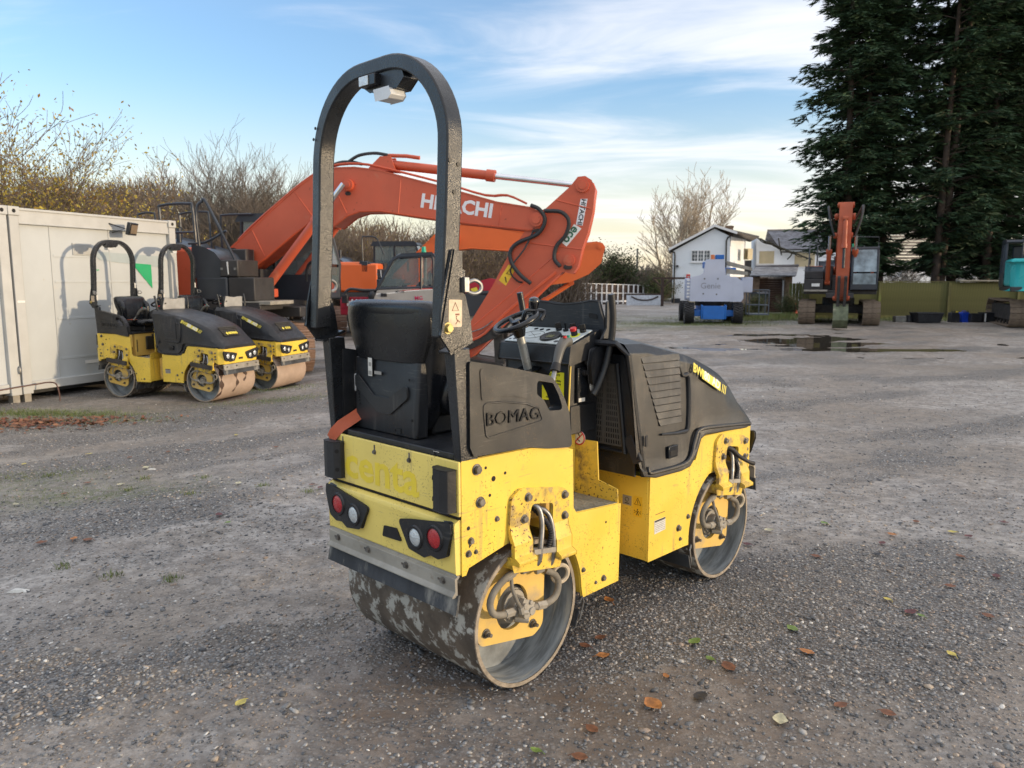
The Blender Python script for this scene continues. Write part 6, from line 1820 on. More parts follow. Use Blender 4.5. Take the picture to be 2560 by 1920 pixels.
for k in range(9):
    t0_, t1_ = k / 9, (k + 1.15) / 9
    z_a, z_b = r0[1] + .02 + (rb0.z - r0[1]) * t0_, r0[1] + .02 + (rb0.z - r0[1]) * t1_
    ya_, yb_ = SD - .3 + 2.3 * t0_, SD - .3 + 2.3 * t1_
    xl_a, xl_b = r0[0] + (rb0.x - r0[0]) * t0_, r0[0] + (rb0.x - r0[0]) * t1_
    xr_a, xr_b = r1[0] + (rb1.x - r1[0]) * t0_, r1[0] + (rb1.x - r1[0]) * t1_
    O('slate_course', MB().add([(xl_a, ya_, z_a + .03), (xr_a, ya_, z_a + .03), (xr_b, yb_, z_b), (xl_b, yb_, z_b), (xl_a, ya_, z_a - .03), (xr_a, ya_, z_a - .03)], [(0, 1, 2, 3), (4, 5, 1, 0)]), M_pale_slate, SH)
O('ridge', MB().tube([(rb0.x, SD + 2.0, rb0.z + .03), (rb1.x, SD + 2.0, rb1.z + .03)], .07, 6), slate, SH)

_c = Vector((gx0, D0, 0)); _R = Matrix.Rotation(math.radians(-12), 3, 'Z')
H1.rotation_euler = (0, 0, math.radians(-12)); H1.location = _c - _R @ _c
_cr = bpy.data.objects['creeper']; _cr.rotation_euler = H1.rotation_euler; _cr.location = H1.location
# ---------------------------------------------------------------- vegetation
def seg_mesh(name, segs, n=3):
    A = np.array([s[0] for s in segs], float); B = np.array([s[1] for s in segs], float)
    ra = np.array([s[2] for s in segs]); rb = np.array([s[3] for s in segs])
    d = B - A; L = np.linalg.norm(d, axis=1, keepdims=True); d = d / np.maximum(L, 1e-6)
    up = np.where(np.abs(d[:, 2:3]) > .9, np.array([[1., 0, 0]]), np.array([[0, 0, 1.]]))
    u = np.cross(d, up); u /= np.linalg.norm(u, axis=1, keepdims=True); v = np.cross(d, u)
    V = []
    for P, r in ((A, ra), (B, rb)):
        for k in range(n):
            t = 2 * PI * k / n
            V.append(P + (u * math.cos(t) + v * math.sin(t)) * r[:, None])
    V = np.stack(V, 1).reshape(-1, 3)
    base = (np.arange(len(segs)) * 2 * n)[:, None, None]
    F = np.array([[k, (k + 1) % n, n + (k + 1) % n, n + k] for k in range(n)])[None] + base
    return np_mesh(name, V, F.reshape(-1, 4), 4)

def twigs(seed, h, spread, stems, nodes=7, side=2.2, r0=.035, lean=(0, 0), up=.25, sub=2, minr=.006, rounded=False):
    rnd = random.Random(seed)
    segs = []; tips = []
    def shoot(p, d, L, r, k, depth):
        q = p
        for i in range(k):
            d2 = Vector((d.x + rnd.gauss(0, .12), d.y + rnd.gauss(0, .12), d.z + up * .12 * (1 if depth == 0 else 1.6) + rnd.gauss(0, .06))).normalized()
            n = q + d2 * (L / k)
            ra = r * (1 - .8 * i / k); rb_ = r * (1 - .8 * (i + 1) / k)
            segs.append((tuple(q), tuple(n), max(ra, minr), max(rb_, minr * .8)))
            if depth < sub and (i > 0 or depth > 0):
                m = side if depth == 0 else side * .8
                cnt = int(m) + (1 if rnd.random() < m % 1 else 0)
                for _ in range(cnt):
                    a = rnd.uniform(0, 2 * PI); w = rnd.uniform(.45, 1.0)
                    dd = Vector((d2.x + math.cos(a) * w, d2.y + math.sin(a) * w, d2.z + rnd.uniform(-.1, .25))).normalized()
                    shoot(q.lerp(n, rnd.random()), dd, L * rnd.uniform(.18, .34) * (1.25 if depth else 1), max(ra * .45, minr), 3, depth + 1)
            q = n; d = d2
        tips.append(tuple(q))
    for _ in range(stems):
        a = rnd.uniform(0, 2 * PI); w = abs(rnd.gauss(0, 1)) * spread if not rounded else spread * 1.9 * rnd.random() ** .6
        b = Vector((rnd.gauss(0, .25) * spread, rnd.gauss(0, .25) * spread, 0))
        shoot(b, Vector((math.cos(a) * w + lean[0], math.sin(a) * w + lean[1], 1)).normalized(), (h * rnd.uniform(.62, 1.02) if not rounded else h * rnd.uniform(.86, 1.0) / (1 + .35 * w)), r0 * rnd.uniform(.6, 1.2), nodes, 0)
    return segs, tips

def leaf_mesh(name, pts, seed, n, spread, size):
    r = np.random.default_rng(seed)
    P = np.array(pts)[r.integers(0, len(pts), n)] + r.normal(0, spread, (n, 3))
    a = r.normal(0, 1, (n, 3)); a /= np.linalg.norm(a, axis=1, keepdims=True)
    b = np.cross(a, r.normal(0, 1, (n, 3))); b /= np.linalg.norm(b, axis=1, keepdims=True)
    s = (size * (.6 + .8 * r.random(n)))[:, None]
    V = np.stack([P - a * s, P + b * s * .5, P + a * s, P - b * s * .5], 1).reshape(-1, 3)
    me = np_mesh(name, V, (np.arange(n * 4).reshape(n, 4)), 4)
    t = me.attributes.new('tint', 'FLOAT', 'POINT'); t.data.foreach_set('value', np.repeat(r.random(n), 4).astype(np.float32))
    return me

def tint_mat(name, cols, rough=.8, sub=0):
    m = bpy.data.materials.new(name); m.use_nodes = True
    t = m.node_tree; b = t.nodes['Principled BSDF']
    a = t.nodes.new('ShaderNodeAttribute'); a.attribute_name = 'tint'
    cr = t.nodes.new('ShaderNodeValToRGB'); e = cr.color_ramp.elements
    e[0].color = (*cols[0], 1); e[1].color = (*cols[-1], 1)
    for i, c in enumerate(cols[1:-1]):
        z = e.new((i + 1) / (len(cols) - 1)); z.color = (*c, 1)
    t.links.new(a.outputs['Fac'], cr.inputs[0]); t.links.new(cr.outputs[0], b.inputs['Base Color'])
    b.inputs['Roughness'].default_value = rough
    return m
bark_grey = M_('grey_twig_bark', (.17, .145, .12), .9, var=.3, vs=1.5)
bark_tan = M_('pale_tan_bark', (.44, .37, .29), .9, var=.2, vs=.4)
bark_brown = M_('brown_twig_bark', (.165, .125, .095), .9, var=.3, vs=1)
bark_con = M_('conifer_bark', (.050, .036, .028), .9, var=.3, vs=2, dirt=(.10, .11, .06), da=.3, ds=1)
leaf_yel = tint_mat('autumn_leaves', [(.16, .13, .02), (.30, .24, .03), (.42, .33, .05), (.20, .10, .03)])
leaf_con = tint_mat('conifer_sprays', [(.015, .038, .022), (.026, .062, .030), (.040, .086, .038), (.056, .108, .044), (.062, .066, .036)], .75)
leaf_grn = tint_mat('evergreen_leaves', [(.022, .038, .010), (.045, .065, .016), (.08, .10, .03)])

ORDW = ['first', 'second', 'third', 'fourth', 'fifth', 'sixth', 'seventh', 'eighth', 'ninth', 'tenth', 'eleventh', 'twelfth', 'thirteenth', 'fourteenth']
def nth(row, i):
    k = sorted(range(len(row)), key=lambda j: row[j][0] / row[j][1])
    return ORDW[k.index(i)]
def plant(name, me, mat, x, y, rz, sc, label, cat, group, leaf=None, lmat=None, z=None, tr='trunk', cn='crown'):
    r = empty(name, (x, y, (zg(x, y) if z is None else z) - .05), rz, label, cat, group)
    r.scale = (sc, sc, sc)
    if not me.materials: me.materials.append(mat)
    MO(tr, me, r)
    if leaf is not None:
        if not leaf.materials: leaf.materials.append(lmat)
        MO(cn, leaf, r)
    return r
sA, tA = twigs(1, 6.7, .42, 95, 9, 2.6, .030, up=.50, sub=2, minr=.0065, rounded=True)
mA = seg_mesh('stem_cluster', sA)
sB, tB = twigs(2, 5.6, .50, 42, 7, 2.6, .036, up=.12, sub=2, minr=.008)
mB = seg_mesh('stem_cluster', sB)
sC, tC = twigs(3, 6.4, .45, 26, 7, 2.2, .05, up=.15, sub=2, minr=.008)
mC = seg_mesh('stem_cluster', sC)
lC = leaf_mesh('leaf_cluster', tC, 4, 5200, .30, .052)
lD = leaf_mesh('leaf_cluster', tB, 6, 900, .25, .045)
GB = 'bare shrubs along the back of the yard'
coppice = 'tall bare coppiced shrub fanning up behind the excavator body'
plant('bare_shrub', mA, bark_grey, -10.9, 30.5, .3, 1.0, 'tallest bare shrub, a fan of upright stems behind the large excavator', 'shrub', GB)
plant('bare_shrub', mA, bark_grey, -8.4, 33.5, 2.3, .66, 'bare fan-shaped shrub directly left of the rollover hoop', 'shrub', GB)
L1_ = 'leafy yellow-green autumn shrub above the left end of the white cabin'
plant('leafy_shrub', mC, bark_brown, -13.8, 21.5, 0, .98, 'leafy autumn shrub with yellow leaves at the far left edge', 'shrub', 'shrubs still in yellow leaf', lC, leaf_yel)
plant('leafy_shrub', mC, bark_brown, -12.3, 22.4, 2.0, .70, 'yellow-leaved shrub showing above the middle of the white cabin roof', 'shrub', 'shrubs still in yellow leaf', lC, leaf_yel)
plant('leafy_shrub', mC, bark_brown, -14.9, 23.2, 4.0, .90, 'yellow-green leafy shrub rising over the cabin corner post', 'shrub', 'shrubs still in yellow leaf', lC, leaf_yel)
plant('leafy_shrub', mC, bark_brown, -15.2, 25.0, 5.2, .98, 'golden-leaved shrub standing behind the one over the cabin corner post', 'shrub', 'shrubs still in yellow leaf', lC, leaf_yel)
rndv = random.Random(9)
row = [(-16.2, 27, .95), (-14.4, 26.2, .80), (-13.6, 27.5, .72), (-12.4, 25.8, .52), (-11.3, 27.0, .46), (-15.4, 31, .90)]
for i, (x, y, s) in enumerate(row):
    plant('bare_shrub', mB, bark_brown, x, y, rndv.uniform(0, 6), s, 'tangled bare brown shrub above the cabin roof, ' + nth(row, i) + ' from the left', 'shrub', 'tangled shrubs behind the cabin', lD, leaf_yel)
row = [(-9.6, 34, .85), (-7.6, 36, .78), (-5.6, 37, .74), (-3.6, 38.5, .80), (-1.8, 39, .86), (-.2, 39.5, .72), (1.4, 41, .66), (3.0, 42.5, .58), (-12, 35, .9), (-6.4, 33.8, .66), (-4.4, 34.4, .62), (-2.6, 35.0, .60), (-.9, 36, .60), (.7, 37.5, .55)]
for i, (x, y, s) in enumerate(row):
    plant('bare_shrub', mB, bark_grey, x, y, rndv.uniform(0, 6), s, 'grey leafless hedge shrub behind the excavator booms, ' + nth(row, i) + ' from the left', 'shrub', 'hedge shrubs under the booms', lD, leaf_yel)
row = [(3.8, 66, .66), (5.4, 70, .60), (7.6, 72, .58), (9.6, 74, .58), (6.4, 76, .6), (11.6, 76, .60), (13.2, 75, .62), (2.6, 62, .66), (14.6, 79, .6)]
for i, (x, y, s) in enumerate(row):
    plant('bare_shrub', mB, bark_brown, x, y, rndv.uniform(0, 6), s, 'low brown hedge shrub behind the white trellis fence, ' + nth(row, i) + ' from the left', 'shrub', 'hedge shrubs behind the trellis')
sE, tE = twigs(12, 3.4, .5, 30, 6, 2.4, .05, up=.1, sub=2, minr=.012)
mE = seg_mesh('stem_cluster', sE); lE = leaf_mesh('leaf_cluster', [p for p in tE], 14, 9000, .22, .075)
plant('evergreen_bush', mE, bark_brown, 9.2, 71.5, 0, 1.30, 'rounded green bush rising behind the rear excavator bucket arm', 'bush', None, lE, leaf_grn)
plant('evergreen_bush', mE, bark_brown, 10.9, 34.4, 1, .26, 'scruffy green bush in front of the brown slatted shutter', 'bush', 'scruffy bushes by the shed', lE, leaf_grn)
plant('evergreen_bush', mE, bark_brown, 12.5, 34.6, 2, .28, 'scruffy green bush left of the red cone', 'bush', 'scruffy bushes by the shed', lE, leaf_grn)
plant('evergreen_bush', mE, bark_brown, 9.9, 32.2, 4, .17, 'lowest straggly bush by the corner of the boom lift basket', 'bush', 'scruffy bushes by the shed', lE, leaf_grn)
plant('evergreen_bush', mE, bark_brown, 14.9, 37.8, 4, .42, 'dark laurel bush between the shed and the fence', 'bush', 'scruffy bushes by the shed', lE, leaf_grn)
plant('evergreen_bush', mE, bark_brown, 12.7, 66.0, 4, .75, 'dark bush at the foot of the house wall, left of the drainpipe', 'bush', None, lE, leaf_grn)
# the big bare tree behind the house
sT, tT = twigs(21, 11.5, .24, 16, 9, 3.2, .15, up=.30, sub=2, minr=.020)
mT = seg_mesh('limbs', sT, 4)
plant('bare_tree', mT, bark_tan, 20.2, 92, 0, 1.16, 'large leafless tan tree rising behind the left gable of the white house', 'tree', None, z=-.4)

# conifers
def conifer(seed, H, dens=1.0):
    rnd = random.Random(seed); r = np.random.default_rng(seed)
    segs = []; C = []; Dd = []
    stems = []
    for s in range(rnd.choice((2, 3))):
        a = rnd.uniform(0, 6.28); b = Vector((math.cos(a) * .25, math.sin(a) * .25, 0)); lean = Vector((math.cos(a) * .035, math.sin(a) * .035, 1))
        q = b; rad = rnd.uniform(.17, .26); path = [q]
        n = 16
        for i in range(n):
            q2 = q + Vector((lean.x + rnd.gauss(0, .02), lean.y + rnd.gauss(0, .02), 1)) * (H / n)
            segs.append((tuple(q), tuple(q2), rad * (1 - .85 * i / n), rad * (1 - .85 * (i + 1) / n)))
            q = q2; path.append(q)
        stems.append(path)
    nb = int(H * 19 * dens)
    for k in range(nb):
        t = (k + rnd.random()) / nb
        z = 1.9 + (H - 2.0) * t
        if rnd.random() < .35 * max(0, 1 - (z - 1.9) / 3.0): continue
        P = stems[rnd.randrange(len(stems))]
        f = z / H * 16; i = min(int(f), 15); o = P[i].lerp(P[i + 1], f - i)
        a = rnd.uniform(0, 2 * PI)
        Lb = (2.0 + 1.25 * math.sin(z * .9 + seed) * .4 + rnd.uniform(-.7, 1.0)) * (1 - .55 * t ** 2) * (.62 if z < 3.4 else 1)
        d = Vector((math.cos(a), math.sin(a), rnd.uniform(.05, .5)))
        q = o; m = 7
        for j in range(m):
            d2 = Vector((d.x, d.y, d.z - .10 * j * rnd.uniform(.6, 1.2) + .05)).normalized()
            n2 = q + d2 * (Lb / m)
            segs.append((tuple(q), tuple(n2), .030 * (1 - j / (m + 1)), .030 * (1 - (j + 1) / (m + 1))))
            if j >= 1:
                for _ in range(4):
                    C.append(tuple(q.lerp(n2, rnd.random()) + Vector((rnd.gauss(0, .16), rnd.gauss(0, .16), rnd.gauss(-.05, .10)))))
                    Dd.append((d2.x, d2.y, -.15))
            q = n2
    segs_dead = []
    for k in range(60):
        z = rnd.uniform(1.0, 7); P = stems[rnd.randrange(len(stems))]
        f = z / H * 16; i = min(int(f), 15); o = P[i].lerp(P[i + 1], f - i)
        a = rnd.uniform(0, 6.28); e_ = o + Vector((math.cos(a), math.sin(a), rnd.uniform(-.2, .6))) * rnd.uniform(.5, 1.6)
        segs.append((tuple(o), tuple(e_), .018, .006))
    C = np.array(C); Dd = np.array(Dd); Dd /= np.linalg.norm(Dd, axis=1, keepdims=True)
    K = 13
    n = len(C)
    c = np.repeat(C, K, 0); d = np.repeat(Dd, K, 0)
    side = np.cross(d, [0, 0, 1.]); side /= np.linalg.norm(side, axis=1, keepdims=True)
    th = r.uniform(-1.25, 1.25, n * K)[:, None]
    dr = d * np.cos(th) + side * np.sin(th) + r.normal(0, .16, (n * K, 3)) + np.array([0, 0, -.12])
    dr /= np.linalg.norm(dr, axis=1, keepdims=True)
    w = np.cross(dr, r.normal(0, .5, (n * K, 3)) + np.array([0, 0, 1.])); w /= np.linalg.norm(w, axis=1, keepdims=True)
    Ln = r.uniform(.20, .50, n * K)[:, None]; Wd = r.uniform(.016, .040, n * K)[:, None]
    st_ = c + dr * r.uniform(-.12, .05, (n * K, 1))
    V = np.stack([st_, st_ + dr * Ln * .55 + w * Wd, st_ + dr * Ln, st_ + dr * Ln * .5 - w * Wd], 1).reshape(-1, 3)
    me = np_mesh('foliage', V, np.arange(n * K * 4).reshape(-1, 4), 4)
    t = me.attributes.new('tint', 'FLOAT', 'POINT')
    tv = np.clip(np.repeat(r.random(n), K) * .75 + r.random(n * K) * .25, 0, 1)
    t.data.foreach_set('value', np.repeat(tv, 4).astype(np.float32))
    return seg_mesh('stems', segs, 5), me
cA = conifer(31, 17.5); cB = conifer(47, 18.5); cC = conifer(53, 18.0, .50)
spots = [(15.35, 34.6, 0, 'A', 1.0, 'leftmost tall dark conifer, leaning its skirts over the orange excavator'),
         (16.75, 35.3, 1.9, 'B', 1.0, 'second dark conifer from the left, rising behind the excavator cab'),
         (18.75, 34.2, 3.1, 'C', 1.0, 'third dark conifer from the left, thick twin trunk behind the fence'),
         (20.5, 36.2, 4.4, 'B', 1.02, 'fourth dark conifer from the left, its trunk clear of the fence top'),
         (21.7, 35.0, .8, 'A', 1.03, 'fifth dark conifer, above the pale capping board of the fence'),
         (23.3, 36.8, 2.6, 'B', .97, 'sixth dark conifer, nearest the teal excavator'),
         (25.2, 35.4, 5.2, 'A', 1.0, 'rightmost dark conifer, partly cut off by the picture edge')]
for x, y, rz, k, s, lab in spots:
    me, lf = {'A': cA, 'B': cB, 'C': cC}[k]
    plant('conifer_tree', me, bark_con, x, y, rz, s, lab, 'tree', 'row of tall dark conifers', lf, leaf_con, cn='foliage')
row = ((17.0, 37.4, .42), (19.4, 38.2, .45), (21.6, 38.0, .4), (23.6, 38.6, .45), (25.4, 38.2, .5))
for i, (x, y, s) in enumerate(row):
    plant('undergrowth_shrub', mB, bark_brown, x, y, rndv.uniform(0, 6), s, 'thin undergrowth shrub between the conifer trunks, ' + nth(row, i) + ' from the left', 'shrub', 'undergrowth between the conifers', lD, leaf_grn)

# hill with winter woodland
hx = np.linspace(-160, 40, 60); hy = np.linspace(72, 190, 30)
HX, HY = np.meshgrid(hx, hy)
HZ = -2 + (11.5 * np.exp(-((HX + 60) / 42) ** 2) + 4 * fbm(HX * .03, HY * .03, 91, 3)) * sst(72, 120, HY) - 6 * sst(-10, 30, HX)
idx = np.arange(HX.size).reshape(HX.shape)
hq = np.stack([idx[:-1, :-1].ravel(), idx[:-1, 1:].ravel(), idx[1:, 1:].ravel(), idx[1:, :-1].ravel()], -1)
hm = np_mesh('hill', np.stack([HX.ravel(), HY.ravel(), HZ.ravel()], -1), hq, 4); hm.shade_smooth()
hm.materials.append(M_('woodland_floor', (.16, .11, .065), .95, var=.3, vs=.1, dirt=(.10, .09, .05), da=.5, ds=.05))
ho = bpy.data.objects.new('hill', hm); COL.objects.link(ho); tag(ho, kind='structure')
def wood(name, n, xr, yr, seed, hgt, label, colr, zf=None, wd=.10):
    r = np.random.default_rng(seed)
    cx, cy = r.uniform(*xr, n), r.uniform(*yr, n)
    cz = (-2 + (11.5 * np.exp(-((cx + 60) / 42) ** 2) + 4 * fbm(cx * .03, cy * .03, 91, 3)) * sst(72, 120, cy) - 6 * sst(-10, 30, cx)) if zf is None else np.full(n, zf)
    K = 70
    hh = hgt * r.uniform(.6, 1.15, n)
    P = np.stack([np.repeat(cx, K), np.repeat(cy, K), np.repeat(cz, K)], -1)
    th = r.uniform(0, 6.28, n * K); rad = np.sqrt(r.random(n * K)) * np.repeat(hh, K) * .42
    zz = np.repeat(hh, K) * (.25 + .75 * r.random(n * K)) * (1 - .35 * (rad / (np.repeat(hh, K) * .42)) ** 2)
    st_ = P + np.stack([rad * np.cos(th) * .7, rad * np.sin(th) * .7, zz * .78], -1)
    dr = np.stack([np.cos(th) * .45 + r.normal(0, .3, n * K), np.sin(th) * .45 + r.normal(0, .3, n * K), np.ones(n * K)], -1)
    dr /= np.linalg.norm(dr, axis=1, keepdims=True)
    w = np.cross(dr, r.normal(0, 1, (n * K, 3))); w /= np.linalg.norm(w, axis=1, keepdims=True)
    Ln = (np.repeat(hh, K) * r.uniform(.12, .30, n * K))[:, None]
    V = np.stack([st_ - w * wd * .5, st_ + w * wd * .5, st_ + dr * Ln + w * wd * .1, st_ + dr * Ln - w * wd * .1], 1).reshape(-1, 3)
    me = np_mesh(name, V, np.arange(n * K * 4).reshape(-1, 4), 4)
    t = me.attributes.new('tint', 'FLOAT', 'POINT')
    t.data.foreach_set('value', np.repeat(np.clip(np.repeat(r.random(n), K) * .6 + .4 * r.random(n * K), 0, 1), 4).astype(np.float32))
    me.materials.append(tint_mat(name + '_bark', colr, .9))
    o = bpy.data.objects.new(name, me); COL.objects.link(o); tag(o, label, kind='stuff')
wood('woodland', 620, (-150, 12), (80, 150), 5, 7.5, 'russet winter woodland covering the hill behind the yard', [(.09, .075, .06), (.15, .12, .09), (.22, .16, .11), (.14, .125, .095)], wd=.20)
wood('thicket', 420, (-24, 4), (38, 58), 6, 3.6, 'brushwood mass of thin stems behind the hedge shrubs', [(.07, .06, .045), (.14, .11, .085), (.22, .18, .14)], zf=-.4, wd=.055)
wood('thicket', 130, (-22, -9), (27, 34), 16, 3.0, 'brushwood mass filling the gaps behind the cabin', [(.06, .05, .04), (.13, .10, .075), (.20, .15, .10)], zf=-.3, wd=.045)
wood('thicket', 260, (2, 24), (70, 84), 7, 2.9, 'far brown hedge mass behind the trellis fence', [(.08, .07, .05), (.14, .11, .08), (.20, .15, .11)], zf=-.5, wd=.07)
wood('treeline', 300, (-60, 220), (210, 260), 8, 9, 'distant grey treeline on the horizon', [(.10, .10, .09), (.16, .15, .13), (.22, .19, .16)], zf=-1, wd=.6)

# ---------------------------------------------------------------- the boarded fence
FY = 32.0
fence_m = M_('mossy_fence_board', (.105, .105, .035), .85, var=.3, vs=1.3, dirt=(.15, .20, .04), da=.5, ds=1.1, dirt2=(.07, .055, .035), d2=.3, d2s=3, stretch=(2.5, 1, .6))
F_ = empty('fence', (0, 0, 0), 0, 'long mossy close-boarded timber fence running under the conifers', 'fence')
bm1 = MB().prism([(0, 0), (.118, .0), (.118, -.018), (0, -.006)], 0, 1, 'Z')
bd = None
x = 12.3; k = 0
rf_ = random.Random(8)
while x < 25:
    z0_ = zg(x, FY) - .02; top = 1.50 + rf_.uniform(-.012, .012)
    if bd is None:
        bd = O('fence_board', bm1, fence_m, F_, 0)
        o = bd
    else:
        o = bd.copy(); COL.objects.link(o)
    o.location = (x, FY + rf_.uniform(-.006, .006), z0_); o.scale = (1, 1, top - z0_)
    x += .110; k += 1
O('fence_capping', MB().box(12.3, 25, FY - .03, FY + .02, 1.515, 1.545), fence_m, F_)
O('gravel_board', MB().box(12.3, 25, FY - .03, FY - .019, -.05, .14), fence_m, F_)
for xx in (12.4, 15.3, 18.2, 21.1, 24):
    O('fence_post', MB().box(xx, xx + .1, FY - .08, FY - .02, -.1, 1.50), fence_m, F_)
O('pale_capping_board', MB().box(18.55, 21.2, FY - .25, FY + .05, 1.548, 1.60), M_('weathered_board', (.26, .25, .21), .8), F_)
F2 = empty('fence', (0, 0, 0), 0, 'short dark fence beside the shed, left of the orange excavator', 'fence')
for k in range(14):
    O('fence_board', MB().box(13.4 + k * .16, 13.54 + k * .16, 37.0, 37.03, -.2, 1.45), fence_m, F2)

# trellis fence far off by the hedge
TD = 63
TF = empty('trellis_fence', (0, 0, 0), 0, 'white framed trellis fence with dark brown panels in front of the far hedge', 'fence')
brown_p = M_('dark_brown_panel', (.055, .035, .028), .85, var=.3)
us = [1449, 1463, 1477, 1490, 1504, 1516, 1530, 1544, 1557, 1570, 1583, 1594, 1607, 1618, 1630, 1641]
prev = None
for i, u in enumerate(us):
    D = TD + 4.5 * i / 15
    p0, p1 = at(u, 765, D), at(u, 707 + i * .45, D)
    O('trellis_post', MB().box(p0.x - .06, p0.x + .06, D - .06, D + .06, -.6, p1.z), white_trim, TF)
    if prev:
        xa2, Da, za = prev
        O('panel', MB().add([(xa2 + .06, Da + .02, -.5), (p0.x - .06, D + .02, -.5), (p0.x - .06, D + .02, p1.z - .08), (xa2 + .06, Da + .02, za - .08)], [(0, 1, 2, 3)]), brown_p, TF)
        rl = MB()
        for f in (.98, .55, .14):
            za_, zb2_ = -.4 + (za + .4) * f, -.4 + (p1.z + .4) * f
            rl.tube([(xa2 + .06, Da, za_), (p0.x - .06, D, zb2_)], .035 if f > .2 else .10, 4)
        O('trellis_rail', rl, white_trim, TF)
    prev = (p0.x, D, p1.z)
PD = 62.0
p0, p1 = at(1568, 757, PD), at(1655, 738, PD)
PL = empty('planter', (0, 0, 0), 0, 'long white planter with a brown scooped top in front of the trellis', 'planter')
O('planter_box', MB().box(p0.x, p1.x, PD, PD + .5, -.5, p1.z), M_('white_planter', (.62, .66, .72), .7), PL)
cx_ = (p0.x + p1.x) / 2
O('scooped_rim', MB().tube([(cx_ - 1.1, PD - .03, p1.z - .1), (cx_ - .6, PD - .03, p1.z - .32), (cx_, PD - .03, p1.z - .40), (cx_ + .6, PD - .03, p1.z - .32), (cx_ + 1.1, PD - .03, p1.z - .1)], .06, 5, sub=3), brown_p, PL)
O('soil', MB().box(p0.x + .05, p1.x - .05, PD + .05, PD + .45, p1.z, p1.z + .12), brown_p, PL)
pe0, pe1 = at(1632, 693, 60), at(1775, 696, 60)
PG = empty('pergola', (0, 0, 0), 0, 'dark timber beam on a post standing in front of the white house', 'pergola')
O('beam', MB().box(pe0.x, pe1.x, 60, 60.15, pe0.z - .15, pe0.z), brown_p, PG)
pp_ = at(1657, 700, 60)
O('post', MB().box(pp_.x - .1, pp_.x + .1, 59.98, 60.17, -.5, pe0.z - .15), brown_p, PG)
O('brace', MB().tube([(pp_.x, 60.07, pe0.z - .8), (pp_.x + .8, 60.07, pe0.z - .12)], .06, 5).tube([(pp_.x, 60.07, pe0.z - .8), (pp_.x - .8, 60.07, pe0.z - .12)], .06, 5), brown_p, PG)
q0, q1 = at(1592, 700, 95), at(1592, 621, 95)
UP = empty('utility_pole', (q0.x, 95, -.5), 0, 'slim grey pole with a single wire against the bright horizon', 'pole')
O('pole', MB().cyl((0, 0, 0), (0, 0, q1.z + .5), .16, .12, n=8), steel_dirty, UP)
O('wire', MB().tube([(0, 0, q1.z + .4), (-3.5, 3, q1.z - 1.2), (-8, 6, q1.z - 3.2)], .025, 4, sub=4), steel_dirty, UP)

# ---------------------------------------------------------------- building behind the conifers
BD = 52.0
BH = empty('house', (0, 0, 0), 0, 'white house with a dark tiled roof half hidden behind the conifer trunks', 'house')
def bp_(u, v): p = at(u, v, BD); return p.x, p.z
a, b = bp_(2190, 652), bp_(2660, 700)
O('wall', MB().box(a[0], b[0], BD, BD + 7, -1, a[1]), white_wall, BH)
e0 = bp_(2170, 648); rt = at(2170, 572, BD + 3.6)
for k in range(10):
    t0_, t1_ = k / 10, (k + 1.12) / 10
    O('tile_course', MB().box(e0[0], b[0] + .5, BD - .4 + 4.0 * t0_, BD - .4 + 4.0 * t1_ + .02, e0[1] + (rt.z - e0[1]) * t0_, e0[1] + (rt.z - e0[1]) * t0_ + .14), slate_b, BH)
O('roof_ridge', MB().tube([(e0[0], BD + 3.7, rt.z), (b[0] + .5, BD + 3.7, rt.z)], .12, 6), slate_b, BH)
for u in (2255, 2350, 2450):
    window(u, 660, u + 34, 686, 2, BD, BH, 2)

# ---------------------------------------------------------------- odds and ends along the fence
def th(name, label, cat, mb, mat, x, y, rz=0, bevel=.01, group=None, dz=0):
    o = O(name, mb, mat, None, bevel, loc=(x, y, zg(x, y) + dz), rot=(0, 0, rz))
    return tag(o, label, cat, group)
blk = M_('black_moulded_plastic', (.02, .022, .028), .5, var=.2, dirt=(.08, .08, .08), da=.3)
tr_ = empty('trough', (15.55, 28.6, zg(15.5, 28.6)), .05, 'black plastic water trough standing against the fence', 'trough')
O('trough_body', MB().loft([[(-.42, -.22, 0), (.42, -.22, 0), (.42, .22, 0), (-.42, .22, 0)], [(-.50, -.28, .36), (.50, -.28, .36), (.50, .28, .36), (-.50, .28, .36)], [(-.45, -.23, .36), (.45, -.23, .36), (.45, .23, .36), (-.45, .23, .36)], [(-.40, -.2, .08), (.40, -.2, .08), (.40, .2, .08), (-.40, .2, .08)]]), blk, tr_, .01)
O('rim', MB().tube([(-.5, -.28, .36), (.5, -.28, .36), (.5, .28, .36), (-.5, .28, .36)], .022, 6, closed=True), blk, tr_)
def jerry(x, y, mat, cap, label):
    r = empty('jerrycan', (x, y, zg(x, y)), .1, label, 'jerrycan', 'jerrycans by the fence')
    O('can_body', MB().prism(fil([(-.15, 0), (.15, 0), (.15, .30), (.08, .36), (-.15, .36)], .03), -.11, .11), mat, r, .015)
    O('handle', MB().tube([(-.12, 0, .35), (-.10, 0, .42), (.03, 0, .42), (.05, 0, .36)], .014, 6), mat, r)
    O('cap', MB().cyl((.11, 0, .33), (.12, 0, .42), .04, n=12), cap, r)
jerry(16.75, 28.9, blk, M_('yellow_cap', (.6, .45, .03), .4), 'black jerrycan with a yellow cap next to the blue one')
jerry(17.15, 28.9, M_('blue_can', (.01, .05, .42), .4), blk, 'bright blue jerrycan standing by the fence')
pal = empty('crate_stack', (17.95, 28.8, zg(18, 28.8)), 0, 'low stack of black crates and sheeting between the blue jerrycan and the teal excavator', 'crates')
